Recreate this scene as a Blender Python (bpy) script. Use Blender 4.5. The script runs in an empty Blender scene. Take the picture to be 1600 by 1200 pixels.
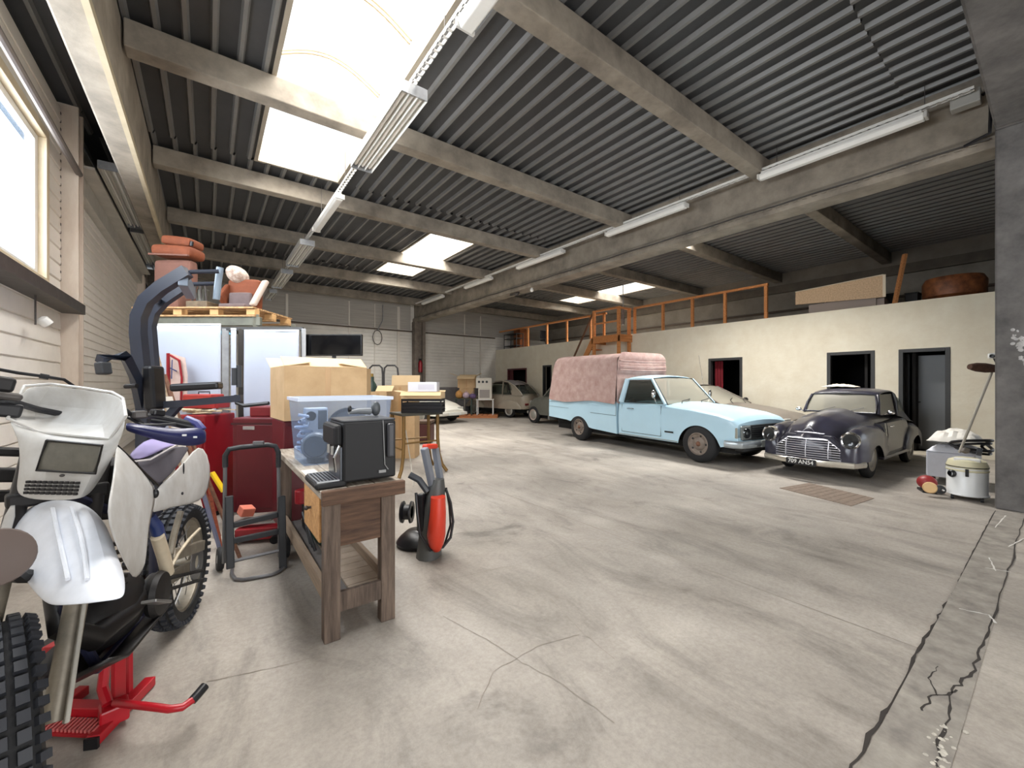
import bpy, bmesh, math, random
from mathutils import Vector, Matrix, Euler
random.seed(7)
S = bpy.context.scene
COL = S.collection
# ------------------------------------------------------------------ camera
FPX, CH, YAW = 640.0, 1.4, math.radians(36.6)
cam = bpy.data.cameras.new('camera'); cam.sensor_fit = 'HORIZONTAL'; cam.sensor_width = 36.0
cam.lens = FPX / 1600 * 36.0; cam.clip_end = 200; cam.clip_start = 0.05
co = bpy.data.objects.new('camera', cam); COL.objects.link(co)
co.location = (0, 0, CH); co.rotation_euler = (math.radians(90), 0, -YAW); S.camera = co
FW = Vector((math.sin(YAW), math.cos(YAW), 0)); RT = Vector((math.cos(YAW), -math.sin(YAW), 0)); UP = Vector((0, 0, 1)); CC = Vector((0, 0, CH))
def ray(px, py): return FW + RT * ((px - 800) / FPX) + UP * ((600 - py) / FPX)
def G(px, py, z=0.0):
    r = ray(px, py); return CC + r * ((z - CH) / r.z)
def D(px, py, d): return CC + ray(px, py) * d
# ------------------------------------------------------------------ exposure, sky, sun, area lights
S.view_settings.view_transform = 'Standard'; S.view_settings.look = 'None'
S.view_settings.exposure = 0.56; S.view_settings.gamma = 1.0
S.view_settings.use_curve_mapping = False
W = bpy.data.worlds.new('sky'); S.world = W; W.use_nodes = True
wn = W.node_tree; wn.nodes.clear()
wo = wn.nodes.new('ShaderNodeOutputWorld'); wb = wn.nodes.new('ShaderNodeBackground')
wb.inputs[0].default_value = (0.86, 0.93, 1.0, 1); wb.inputs[1].default_value = 1.6
wn.links.new(wb.outputs[0], wo.inputs[0])
def area(name, loc, rot, sx, sy, power, color=(1, 1, 1), spread=180):
    l = bpy.data.lights.new(name, 'AREA'); l.shape = 'RECTANGLE'; l.size = sx; l.size_y = sy
    l.energy = power; l.color = color; l.spread = math.radians(spread)
    o = bpy.data.objects.new(name, l); COL.objects.link(o); o.location = loc; o.rotation_euler = rot
    return o
WARM = (1.0, 0.97, 0.925); COOL = (0.82, 0.91, 1.0)
ZD = 5.03
area('daylight_over_large_skylight', (1.26, 4.6, 6.0), (0, 0, 0), 1.5, 6.6, 760, WARM)
area('daylight_over_small_skylight', (4.9, 10.75, 6.0), (0, 0, 0), 1.4, 4.8, 1050, WARM)
area('daylight_over_far_skylight', (12.85, 10.75, 6.0), (0, 0, 0), 1.4, 4.8, 620, WARM)
area('daylight_over_side_skylight', (8.75, 4.3, 6.0), (0, 0, 0), 1.2, 2.7, 900, WARM)
area('daylight_at_open_gate', (3.2, -5.6, 2.3), (math.radians(90), 0, 0), 7.5, 4.0, 200, (1.0, 0.96, 0.92))
area('daylight_at_window', (-2.0, 3.9, 3.4), (0, math.radians(-90), 0), 2.6, 8.0, 760, (0.9, 0.95, 1.0))
# ------------------------------------------------------------------ materials
def lin(c): return tuple(((x / 255) / 12.92 if x / 255 <= .04045 else ((x / 255 + .055) / 1.055) ** 2.4) for x in c)
MC = {}
def M(name, rgb=(128, 128, 128), rough=.5, metal=0.0, var=0.0, scale=4.0, bump=0.0, coat=0.0, stretch=(1, 1, 1), tint=None, emit=0, bscale=None):
    if name in MC: return MC[name]
    m = bpy.data.materials.new(name); m.use_nodes = True; nt = m.node_tree; N = nt.nodes; L = nt.links
    b = N['Principled BSDF']; c = lin(rgb)
    b.inputs['Base Color'].default_value = (*c, 1); b.inputs['Roughness'].default_value = rough; b.inputs['Metallic'].default_value = metal
    if coat: b.inputs['Coat Weight'].default_value = coat; b.inputs['Coat Roughness'].default_value = .15
    if emit: b.inputs['Emission Color'].default_value = (*c, 1); b.inputs['Emission Strength'].default_value = emit
    if var or bump:
        tc = N.new('ShaderNodeTexCoord'); mp = N.new('ShaderNodeMapping'); mp.inputs['Scale'].default_value = stretch
        L.new(tc.outputs['Object'], mp.inputs[0])
        n = N.new('ShaderNodeTexNoise'); n.inputs['Scale'].default_value = scale; n.inputs['Detail'].default_value = 7; n.inputs['Roughness'].default_value = .65
        L.new(mp.outputs[0], n.inputs['Vector'])
        if var:
            r = N.new('ShaderNodeValToRGB'); t = lin(tint) if tint else tuple(x * max(0, 1 - var * 1.3) for x in c)
            r.color_ramp.elements[0].position = .32; r.color_ramp.elements[0].color = (*t, 1)
            r.color_ramp.elements[1].position = .66; r.color_ramp.elements[1].color = (*[min(1, x * (1 + var * .5)) for x in c], 1)
            L.new(n.outputs[0], r.inputs[0]); L.new(r.outputs[0], b.inputs['Base Color'])
        if bump:
            n2 = n
            if bscale:
                n2 = N.new('ShaderNodeTexNoise'); n2.inputs['Scale'].default_value = bscale; n2.inputs['Detail'].default_value = 5; L.new(mp.outputs[0], n2.inputs['Vector'])
            bp = N.new('ShaderNodeBump'); bp.inputs['Strength'].default_value = bump; bp.inputs['Distance'].default_value = .02
            L.new(n2.outputs[0], bp.inputs['Height']); L.new(bp.outputs[0], b.inputs['Normal'])
    MC[name] = m; return m
def glassy(name, rgb, alpha, rough=.1, trans_rgb=(255, 255, 255)):
    m = bpy.data.materials.new(name); m.use_nodes = True; nt = m.node_tree; N = nt.nodes; L = nt.links; N.clear()
    o = N.new('ShaderNodeOutputMaterial'); mx = N.new('ShaderNodeMixShader'); t = N.new('ShaderNodeBsdfTransparent'); t.inputs[0].default_value = (*lin(trans_rgb), 1)
    p = N.new('ShaderNodeBsdfPrincipled'); p.inputs['Base Color'].default_value = (*lin(rgb), 1); p.inputs['Roughness'].default_value = rough
    mx.inputs[0].default_value = alpha; L.new(t.outputs[0], mx.inputs[1]); L.new(p.outputs[0], mx.inputs[2]); L.new(mx.outputs[0], o.inputs[0]); MC[name] = m; return m
def concrete_floor():
    m = bpy.data.materials.new('worn_concrete_floor'); m.use_nodes = True; nt = m.node_tree; N = nt.nodes; L = nt.links; b = N['Principled BSDF']
    tc = N.new('ShaderNodeTexCoord')
    def noise(sc, det, ro, dist=0, st=(1, 1, 1), rz=0):
        mp = N.new('ShaderNodeMapping'); mp.inputs['Scale'].default_value = st; mp.inputs['Rotation'].default_value = (0, 0, rz); L.new(tc.outputs['Object'], mp.inputs[0])
        n = N.new('ShaderNodeTexNoise'); n.inputs['Scale'].default_value = sc; n.inputs['Detail'].default_value = det; n.inputs['Roughness'].default_value = ro; n.inputs['Distortion'].default_value = dist
        L.new(mp.outputs[0], n.inputs['Vector']); return n
    def ramp(n, stops):
        r = N.new('ShaderNodeValToRGB')
        while len(r.color_ramp.elements) < len(stops): r.color_ramp.elements.new(.5)
        for e, (p, c) in zip(r.color_ramp.elements, stops): e.position = p; e.color = (*lin(c), 1)
        L.new(n.outputs[0], r.inputs[0]); return r
    def mixc(a, c, f, bt='MULTIPLY'):
        x = N.new('ShaderNodeMix'); x.data_type = 'RGBA'; x.blend_type = bt; x.inputs[0].default_value = f
        L.new(a.outputs[0] if a.bl_idname != 'ShaderNodeMix' else a.outputs[2], x.inputs[6]); L.new(c.outputs[0] if c.bl_idname != 'ShaderNodeMix' else c.outputs[2], x.inputs[7]); return x
    a = ramp(noise(.55, 8, .62, .6), [(.3, (158, 152, 144)), (.52, (182, 175, 166)), (.72, (202, 195, 184))])
    s = ramp(noise(2.6, 9, .72, .8, (1, .35, 1), .5), [(.3, (128, 126, 124)), (.48, (222, 220, 218)), (.7, (255, 255, 255))])
    k = ramp(noise(1.1, 6, .6, .3), [(.30, (96, 92, 90)), (.37, (232, 230, 228)), (.6, (255, 255, 255))])
    g = ramp(noise(38, 6, .8), [(.35, (205, 203, 200)), (.6, (255, 255, 255))])
    c = mixc(a, s, .62); c = mixc(c, k, .55); c = mixc(c, g, .5)
    L.new(c.outputs[2], b.inputs['Base Color'])
    rr = N.new('ShaderNodeMapRange'); L.new(noise(1.7, 5, .6).outputs[0], rr.inputs[0]); rr.inputs[3].default_value = .42; rr.inputs[4].default_value = .8; L.new(rr.outputs[0], b.inputs['Roughness'])
    bp = N.new('ShaderNodeBump'); bp.inputs['Strength'].default_value = .25; bp.inputs['Distance'].default_value = .01; L.new(noise(25, 8, .8).outputs[0], bp.inputs['Height']); L.new(bp.outputs[0], b.inputs['Normal'])
    return m
def wood(name, rgb, dark, rough=.7, st=(1, 12, 12)):
    return M(name, rgb, rough, 0, .3, 3, .25, 0, st, dark)
FLOOR = concrete_floor()
BEAMC = M('cast_concrete_beam', (144, 135, 122), .9, 0, .25, 2.4, .3, 0, (1, 1, 1), (112, 104, 94))
COLC = M('grey_column_concrete', (104, 101, 99), .9, 0, .35, 3.0, .4, 0, (1, 1, 1), (78, 76, 75))
DECK = M('galvanised_deck', (62, 63, 65), .55, .1, .12, 3)
MEZ = M('cream_painted_blockwork', (234, 227, 208), .85, 0, .04, 2.5, .15, 0, (1, 1, 1), (226, 216, 194), bscale=18)
MEZB = M('grey_render', (150, 143, 132), .9, 0, .2, 1.5, .2)
SIDE = M('white_siding', (240, 234, 225), .55, 0, .06, 2.0, .05)
SHUT = M('white_shutter_slat', (242, 236, 228), .5, 0, .05, 2.0)
BACKS = M('back_wall_sheet', (218, 214, 206), .6, 0, .1, 1.2)
POST = M('dusty_steel_post', (224, 212, 198), .6, 0, .1, 4, 0, 0, (1, 1, .3), (206, 188, 172))
STEEL = M('dark_steel', (88, 84, 82), .5, .6, .2, 8)
GALV = M('galvanised_steel', (160, 162, 165), .4, .7, .15, 10)
WHITE = M('white_enamel', (235, 235, 232), .35, 0, .03, 4)
LAMPW = M('lamp_housing', (232, 230, 224), .4, 0, .04, 4)
TUBE = M('lamp_tube', (250, 250, 245), .25)
BLACK = M('black_plastic', (20, 20, 24), .4)
RUB = M('black_rubber', (26, 26, 28), .75, 0, .2, 12, .2)
CHROME = M('chrome', (215, 215, 215), .15, 1)
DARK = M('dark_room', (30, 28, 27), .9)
CARD = M('cardboard', (203, 172, 132), .85, 0, .08, 3, .05, 0, (1, 1, 1), (186, 154, 114))
CARDI = M('cardboard_inside', (222, 194, 152), .85, 0, .06, 3)
PALLET = wood('pallet_wood', (196, 158, 112), (150, 112, 74))
RAILW = wood('orange_pine', (204, 140, 84), (178, 110, 60))
RED = M('red_enamel', (142, 26, 36), .35, 0, .08, 6)
MAROON = M('maroon_enamel', (98, 24, 33), .38, 0, .12, 3)
NAVY = M('navy_powder_coat', (44, 49, 62), .4, 0, .1, 6)
POLYC = glassy('polycarbonate_sheet', (250, 250, 246), .38, .5)
GLASS = glassy('car_glass', (60, 66, 64), .45, .08, (210, 220, 215))
DGLASS = glassy('dusty_windscreen', (176, 172, 158), .55, .3, (220, 220, 210))
WGLASS = glassy('window_pane', (200, 220, 240), .25, .1)
# ------------------------------------------------------------------ mesh builder
class MB:
    def __init__(s): s.v = []; s.f = []
    def add(s, vs, fs):
        n = len(s.v); s.v += [Vector(v) for v in vs]; s.f += [tuple(i + n for i in f) for f in fs]; return s
    def box(s, x0, y0, z0, x1, y1, z1):
        return s.add([(x0, y0, z0), (x1, y0, z0), (x1, y1, z0), (x0, y1, z0), (x0, y0, z1), (x1, y0, z1), (x1, y1, z1), (x0, y1, z1)],
                     [(0, 3, 2, 1), (4, 5, 6, 7), (0, 1, 5, 4), (1, 2, 6, 5), (2, 3, 7, 6), (3, 0, 4, 7)])
    def obox(s, c, size, rot=(0, 0, 0)):
        m = rot if isinstance(rot, Matrix) else Euler(rot).to_matrix()
        c = Vector(c); h = Vector(size) / 2; n = len(s.v)
        s.box(-h.x, -h.y, -h.z, h.x, h.y, h.z)
        for i in range(n, len(s.v)): s.v[i] = m @ s.v[i] + c
        return s
    def bar(s, p, q, w, h, up=(0, 0, 1)):
        p = Vector(p); q = Vector(q); d = (q - p); L = d.length; d.normalize(); u = Vector(up)
        if abs(d.dot(u)) > .99: u = Vector((0, 1, 0))
        y = u.cross(d).normalized(); z = d.cross(y)
        m = Matrix((d, y, z)).transposed()
        return s.obox((p + q) / 2, (L, w, h), m)
    def frame(s, pts, i):
        n = len(pts)
        a = pts[max(0, i - 1)]; b = pts[min(n - 1, i + 1)]
        return (b - a).normalized()
    def tube(s, pts, r, n=8, cap=True, flat=1.0):
        pts = [Vector(p) for p in pts]; rs = r if isinstance(r, (list, tuple)) else [r] * len(pts)
        k = len(s.v); prev = None
        for i, p in enumerate(pts):
            d = s.frame(pts, i)
            if prev is None:
                u = Vector((0, 0, 1)) if abs(d.z) < .9 else Vector((1, 0, 0)); u = (u - d * u.dot(d)).normalized()
            else: u = (prev - d * prev.dot(d)).normalized()
            prev = u; w = d.cross(u)
            for j in range(n):
                a = 2 * math.pi * j / n; s.v.append(p + (u * math.cos(a) + w * math.sin(a) * flat) * rs[i])
        for i in range(len(pts) - 1):
            for j in range(n):
                s.f.append((k + i * n + j, k + i * n + (j + 1) % n, k + (i + 1) * n + (j + 1) % n, k + (i + 1) * n + j))
        if cap: s.f.append(tuple(k + j for j in range(n))[::-1]); s.f.append(tuple(k + (len(pts) - 1) * n + j for j in range(n)))
        return s
    def cyl(s, p, q, r0, r1=None, n=16): return s.tube([p, q], [r0, r0 if r1 is None else r1], n)
    def lathe(s, prof, org=(0, 0, 0), axis=(0, 0, 1), n=24, arc=1.0, start=0):
        a = Vector(axis).normalized(); u = Vector((0, 0, 1)) if abs(a.z) < .9 else Vector((1, 0, 0)); u = (u - a * u.dot(a)).normalized(); w = a.cross(u)
        k = len(s.v); o = Vector(org); m = n if arc == 1.0 else n + 1
        for j in range(m):
            t = start + 2 * math.pi * arc * j / n
            for r, z in prof: s.v.append(o + a * z + (u * math.cos(t) + w * math.sin(t)) * r)
        P = len(prof)
        for j in range(n):
            j2 = (j + 1) % m
            for i in range(P - 1): s.f.append((k + j * P + i, k + j2 * P + i, k + j2 * P + i + 1, k + j * P + i + 1))
        return s
    def ell(s, c, r, rot=(0, 0, 0), n=16, h=10):
        m = rot if isinstance(rot, Matrix) else Euler(rot).to_matrix(); c = Vector(c); k = len(s.v)
        s.lathe([(max(1e-4, math.sin(math.pi * i / h)), -math.cos(math.pi * i / h)) for i in range(h + 1)], n=n)
        for i in range(k, len(s.v)):
            v = s.v[i]; s.v[i] = m @ Vector((v.x * r[0], v.y * r[1], v.z * r[2])) + c
        return s
    def grid(s, rows, close=False):
        k = len(s.v); c = len(rows[0])
        for r in rows: s.v += [Vector(p) for p in r]
        for i in range(len(rows) - 1):
            for j in range(c if close else c - 1):
                s.f.append((k + i * c + j, k + i * c + (j + 1) % c, k + (i + 1) * c + (j + 1) % c, k + (i + 1) * c + j))
        return s
    def prism(s, poly, fn, a, b):
        """poly: 2D points; fn(u, v, t) -> 3D"""
        n = len(poly); k = len(s.v)
        s.v += [Vector(fn(u, v, a)) for u, v in poly] + [Vector(fn(u, v, b)) for u, v in poly]
        s.f.append(tuple(range(k, k + n))[::-1]); s.f.append(tuple(range(k + n, k + 2 * n)))
        for i in range(n): s.f.append((k + i, k + (i + 1) % n, k + n + (i + 1) % n, k + n + i))
        return s
    def arch(s, k, m):
        for i in range(k, len(s.v)): s.v[i] = m @ s.v[i]
        return s
RM = {}; LOCALF = {}
JOINED = {'tread_pattern', 'rung', 'insulation_layer', 'punched_slots', 'broken_concrete_crumbs', 'grid_slot', 'scrap_offcuts', 'tread_knobs', 'headlight_grid', 'room_lining', 'room_lining', 'underbody', 'chain'}
def islands(mb):
    par = list(range(len(mb.v)))
    def f(i):
        while par[i] != i: par[i] = par[par[i]]; i = par[i]
        return i
    for fc in mb.f:
        a = f(fc[0])
        for i in fc[1:]: par[f(i)] = a
    g = {}
    for fc in mb.f: g.setdefault(f(fc[0]), []).append(fc)
    out = []
    for fs in g.values():
        ids = sorted({i for fc in fs for i in fc}); mp = {a: b for b, a in enumerate(ids)}; m = MB(); m.v = [mb.v[i] for i in ids]; m.f = [tuple(mp[i] for i in fc) for fc in fs]; out.append(m)
    return out
def _mods(o, bevel, sub, solid):
    if solid: m = o.modifiers.new('t', 'SOLIDIFY'); m.thickness = solid; m.offset = 0
    if bevel: m = o.modifiers.new('b', 'BEVEL'); m.width = bevel; m.segments = 2; m.limit_method = 'ANGLE'; m.angle_limit = math.radians(40)
    if sub: m = o.modifiers.new('s', 'SUBSURF'); m.levels = sub; m.render_levels = sub
def build(mb, name, mat, parent=None, smooth=False, bevel=0, sub=0, solid=0, loc=None, sharp=40, rz=0, fixn=True):
    if parent is not None and name not in JOINED:
        isl = islands(mb)
        if 1 < len(isl) <= 40:
            big = [m for m in isl if max((a - m.v[0]).length for a in m.v) > .004] or isl
            return [build(m, name, mat, parent, smooth, bevel, sub, solid, loc, sharp, rz, fixn) for m in big][0]
    me = bpy.data.meshes.new(name)
    if parent is not None:
        mat4 = RM[parent.name]; lf = LOCALF[parent.name]; inv = mat4.inverted()
        vs = mb.v if lf else [inv @ v for v in mb.v]
    else:
        if loc is None:
            xs = [v.x for v in mb.v]; ys = [v.y for v in mb.v]; zs = [v.z for v in mb.v]
            loc = ((min(xs) + max(xs)) / 2, (min(ys) + max(ys)) / 2, min(zs))
        mat4 = Matrix.Translation(loc); lf = False; inv = mat4.inverted(); vs = [inv @ v for v in mb.v]
    me.from_pydata([tuple(v) for v in vs], [], mb.f); me.materials.append(mat); me.update()
    bm = bmesh.new(); bm.from_mesh(me)
    if fixn: bmesh.ops.recalc_face_normals(bm, faces=bm.faces)
    if smooth:
        for f in bm.faces: f.smooth = True
        for e in bm.edges:
            if len(e.link_faces) == 2 and e.calc_face_angle(0) > math.radians(sharp): e.smooth = False
    bm.to_mesh(me); bm.free()
    o = bpy.data.objects.new(name, me); COL.objects.link(o)
    if parent is not None: o.parent = parent
    else: o.location = loc
    RM[o.name] = mat4; LOCALF[o.name] = lf
    _mods(o, bevel, sub, solid)
    return o
def thing(name, label, cat, loc, rz=0, group=None, local=False):
    o = bpy.data.objects.new(name, None); COL.objects.link(o); o.location = loc; o.rotation_euler = (0, 0, rz); o.empty_display_size = .1
    o['label'] = label; o['category'] = cat
    if group: o['group'] = group
    RM[o.name] = Matrix.Translation(loc) @ Matrix.Rotation(rz, 4, 'Z'); LOCALF[o.name] = local
    return o
def tag(o, label, cat, group=None):
    o['label'] = label; o['category'] = cat
    if group: o['group'] = group
    return o
def struct(mb, name, mat, **k):
    o = build(mb, name, mat, **k); o['kind'] = 'structure'; return o
def piece(me, name, loc, parent, rot=None):
    o = bpy.data.objects.new(name, me); COL.objects.link(o); o.parent = parent
    o.location = Vector(loc) - RM[parent.name].translation
    if rot: o.rotation_euler = rot
    return o
def mesh_of(mb, name, mat):
    me = bpy.data.meshes.new(name); me.from_pydata([tuple(v) for v in mb.v], [], mb.f); me.materials.append(mat); me.update()
    bm = bmesh.new(); bm.from_mesh(me); bmesh.ops.recalc_face_normals(bm, faces=bm.faces); bm.to_mesh(me); bm.free(); return me
def text(s, name, size, mat, parent, mtx, depth=.002):
    """flat lettering turned into a mesh; mtx places it in the parent's own frame"""
    c = bpy.data.curves.new(name, 'FONT'); c.body = s; c.size = size; c.extrude = depth; c.align_x = 'CENTER'; c.align_y = 'CENTER'
    t = bpy.data.objects.new('tmp', c); COL.objects.link(t); dg = bpy.context.evaluated_depsgraph_get()
    me = bpy.data.meshes.new_from_object(t.evaluated_get(dg)); bpy.data.objects.remove(t); me.transform(mtx)
    me.materials.clear(); me.materials.append(mat); me.name = name
    o = bpy.data.objects.new(name, me); COL.objects.link(o); o.parent = parent; return o
#==BUILD==
# ------------------------------------------------------------------ SETTING
YB, XM, ZM, XW, XL = 17.0, 11.6, 3.1, 15.0, -1.5       # back wall, office wall, its height, far wall, left wall
floor = struct(MB().box(-2.2, -6, -.2, 15.4, YB + .3, 0), 'floor', FLOOR, loc=(0, 0, 0))
# cracks and joints, thin hairline grooves filled with dirt
HAIR = M('hairline_dirt', (142, 133, 122), .95)
CRACK = M('crack_dirt', (52, 47, 43), .95)
def crack(pts, w, name='crack', jit=.01, sub=6, mat=CRACK, zt=.002):
    P = []
    for i in range(len(pts) - 1):
        a = Vector(pts[i]); b = Vector(pts[i + 1])
        for k in range(sub):
            q = a.lerp(b, k / sub); P.append(q + Vector((random.uniform(-jit, jit), random.uniform(-jit, jit), 0)))
    P.append(Vector(pts[-1])); A = []; B = []
    for i, p in enumerate(P):
        d = (P[min(i + 1, len(P) - 1)] - P[max(0, i - 1)]).normalized(); n = Vector((-d.y, d.x, 0)); ww = w * random.uniform(.35, 1.2)
        A.append(Vector((p.x, p.y, zt)) + n * ww / 2); B.append(Vector((p.x, p.y, zt)) - n * ww / 2)
    return build(MB().grid([A, B]), name, mat, floor)
STRIP = M('patched_concrete', (150, 144, 134), .85, 0, .2, 7, .5, 0, (1, 1, 1), (118, 112, 106))
build(MB().box(-2, .245, -.01, 7.05, .445, .0035), 'threshold_strip', STRIP, floor)
crack([(7.0, .45, 0), (5, .448, 0), (3.9, .44, 0)], .012, sub=14, jit=.003)
crack([(3.9, .44, 0), (3.3, .452, 0), (2.6, .45, 0), (2.0, .46, 0), (1.5, .462, 0), (.6, .46, 0)], .016, sub=10, jit=.008)
crack([(6.9, .243, 0), (5.0, .245, 0), (3.6, .25, 0), (3.0, .262, 0), (2.7, .3, 0), (2.3, .285, 0), (1.9, .26, 0), (1.2, .25, 0)], .012, sub=9, jit=.01, zt=.0045)
crack([(2.75, .29, 0), (2.6, .35, 0), (2.45, .36, 0)], .008, jit=.01, zt=.0045)
crack([(2.62, .34, 0), (2.75, .38, 0), (2.9, .37, 0)], .006, jit=.006, zt=.0045)
crack([(3.02, .46, 0), (3.02, 1.82, 0), (3.05, 6.0, 0), (3.05, 16.8, 0)], .006, 'expansion_joint', .001, 4, HAIR)
crack([(7.0, 6.6, 0), (3, 6.6, 0), (-1.4, 6.62, 0)], .006, 'expansion_joint', .001, 4, HAIR)
crack([G(692, 962), G(760, 1000), G(815, 1035), G(880, 1070), G(960, 1130)], .005, jit=.006, mat=HAIR)
crack([G(1000, 850), G(1060, 872), G(1120, 890)], .004, jit=.006, mat=HAIR)
crack([G(860, 935), G(905, 985), G(960, 1030)], .003, jit=.006, mat=HAIR)
crack([G(325, 1065), G(420, 1045), G(500, 1026)], .004, jit=.004, mat=HAIR)
crack([G(700, 905), G(820, 880), G(900, 855), G(990, 868)], .0035, jit=.01, mat=HAIR)
crack([G(745, 1110), G(770, 1050), G(840, 1010), G(905, 992)], .0035, jit=.006, mat=HAIR)
SCUFF = M('chalk_scuff', (205, 202, 196), .9)
for a, b in ((G(1571, 806), G(1555, 825)), (G(1545, 872), G(1556, 893)), (G(1540, 888), G(1580, 895)), (G(1498, 952), G(1545, 962)), (G(1545, 962), G(1556, 975)), (G(1575, 855), G(1600, 842))):
    crack([a, b], .012, 'chalk_mark', .004, 6, SCUFF, .005)
mb = MB()
for i in range(60):
    x = random.gauss(2.15, .14); y = random.gauss(.275, .016); r = random.uniform(.004, .013)
    mb.ell((x, y, .003), (r, r * .8, r * .5), (0, 0, random.random() * 3), 6, 4)
o = build(mb, 'broken_concrete_crumbs', M('broken_concrete', (190, 184, 172), .9, 0, .2, 30), floor); o['kind'] = 'stuff'
# dark oil stains
pl = [G(1218, 763), G(1264, 755), G(1366, 779), G(1330, 791)]
mb = MB(); mb.add([p + Vector((0, 0, -.01)) for p in pl] + [p + Vector((0, 0, .006)) for p in pl], [(0, 1, 2, 3), (4, 5, 6, 7), (0, 1, 5, 4), (1, 2, 6, 5), (2, 3, 7, 6), (3, 0, 4, 7)])
dc = build(mb, 'drain_cover', M('rusty_plate', (132, 116, 102), .8, .1, .2, 20, .3), floor)
mb = MB()
for i in range(1, 9):
    a = pl[0].lerp(pl[3], i / 9) + Vector((0, 0, .007)); b = pl[1].lerp(pl[2], i / 9) + Vector((0, 0, .007)); mb.bar(a, b, .008, .002)
build(mb, 'tread_pattern', M('rusty_plate2', (118, 102, 90), .8, .1, .2, 20), dc)['kind'] = 'stuff'
# ---- ceiling deck with ribs, beams and joists
ceil = struct(MB().box(-2.2, -6, ZD + .12, 15.4, -5.9, ZD + .2), 'ceiling', DECK, loc=(0, 0, 0))
JY = [.18, 2.9, 5.55, 8.2, 10.85, 13.5, 16.15]
def rib_profile(wd):
    n = max(1, round(wd / .25)); p = wd / n; pr = []
    for i in range(n):
        x = i * p; pr += [(x, 0), (x + p / 2 - .036, 0), (x + p / 2 - .018, -.045), (x + p / 2 + .018, -.045), (x + p / 2 + .036, 0)]
    return pr + [(wd, 0)]
DKC = {}; RIBM = M('side_lit_zinc_rib', (122, 121, 119), .45, .25, .1, 3)  # rib crests paler than the pans: side light put into the colour
def deck(x0, x1, y0, y1):
    n = max(1, round((x1 - x0) / 1.0)); wd = (x1 - x0) / n; L = y1 - y0; key = (round(wd, 3), round(L, 3))
    if key not in DKC:
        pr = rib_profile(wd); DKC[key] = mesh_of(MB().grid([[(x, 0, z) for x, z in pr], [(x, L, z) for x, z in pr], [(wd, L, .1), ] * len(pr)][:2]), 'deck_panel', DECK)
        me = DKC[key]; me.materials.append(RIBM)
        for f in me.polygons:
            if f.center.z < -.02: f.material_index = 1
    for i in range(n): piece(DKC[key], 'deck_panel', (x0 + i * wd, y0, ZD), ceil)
rows = [-5.9] + [y for y in JY] + [YB + .2]
SK = [(.65, 1.87, 1.2, 7.75), (4.3, 5.5, 8.35, 13.0), (12.2, 13.4, 8.35, 13.0), (8.2, 9.4, 3.0, 5.5)]
for i in range(len(rows) - 1):
    y0, y1 = rows[i], rows[i + 1]
    cuts = [y0, y1] + [y for s in SK for y in s[2:] if y0 < y < y1]
    cuts = sorted(set(cuts))
    for a, b in zip(cuts[:-1], cuts[1:]):
        spans = []; x = -2.2
        hs = sorted([(s[0], s[1]) for s in SK if s[2] < (a + b) / 2 < s[3]])
        for h in hs: spans.append((x, h[0])); x = h[1]
        spans.append((x, 15.4))
        for s0, s1 in spans:
            for c0, c1 in ((s0, min(s1, 7.4)), (max(s0, 7.4), s1)):
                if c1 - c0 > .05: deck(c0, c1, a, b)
build(MB().box(-2.2, -5.9, ZD + .12, .5, YB + .2, ZD + .2).box(2.0, -5.9, ZD + .12, 4.15, YB + .2, ZD + .2).box(5.65, -5.9, ZD + .12, 8.05, YB + .2, ZD + .2).box(9.55, -5.9, ZD + .12, 12.05, YB + .2, ZD + .2).box(13.55, -5.9, ZD + .12, 15.4, YB + .2, ZD + .2)
      .box(.4, -5.9, ZD + .12, 2.1, 1.1, ZD + .2).box(.4, 7.85, ZD + .12, 2.1, YB + .2, ZD + .2).box(4.1, -5.9, ZD + .12, 5.7, 8.25, ZD + .2).box(4.1, 13.1, ZD + .12, 5.7, YB + .2, ZD + .2)
      .box(12, -5.9, ZD + .12, 13.6, 8.25, ZD + .2).box(12, 13.1, ZD + .12, 13.6, YB + .2, ZD + .2).box(8, -5.9, ZD + .12, 9.6, 2.9, ZD + .2).box(8, 5.6, ZD + .12, 9.6, YB + .2, ZD + .2), 'insulation_layer', DECK, ceil)['kind'] = 'structure'
for y in JY[1:]:
    for (x0, x1) in ((-.66, 7.22), (7.62, XW)):
        build(MB().box(x0, y - .1, 4.70, x1, y + .1, ZD - .052), 'joist', BEAMC, ceil, bevel=.012)
build(MB().box(-1.5, -.12, 4.25, 7.05, .46, ZD - .05), 'portal_beam', COLC, ceil, bevel=.02)
# main I-beam over the hall
pr = [(7.2, 4.10), (7.6, 4.10), (7.6, 4.24), (7.54, 4.30), (7.54, 4.86), (7.6, 4.92), (7.6, ZD - .05), (7.2, ZD - .05), (7.2, 4.92), (7.26, 4.86), (7.26, 4.30), (7.2, 4.24)]
build(MB().prism(pr, lambda u, v, t: (u, t, v), .3, YB), 'main_beam', BEAMC, ceil, bevel=.01)
pr = [(-.92, 4.1), (-.68, 4.1), (-.68, ZD - .05), (-.92, ZD - .05)]
build(MB().prism(pr, lambda u, v, t: (u, t, v), -5.8, YB), 'edge_beam', BEAMC, ceil, bevel=.02)
build(MB().box(-.70, -5.8, 4.03, -.655, YB, 4.10), 'beam_ledge', M('pale_ledge', (172, 158, 132), .8, 0, .1, 4), ceil)
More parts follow.
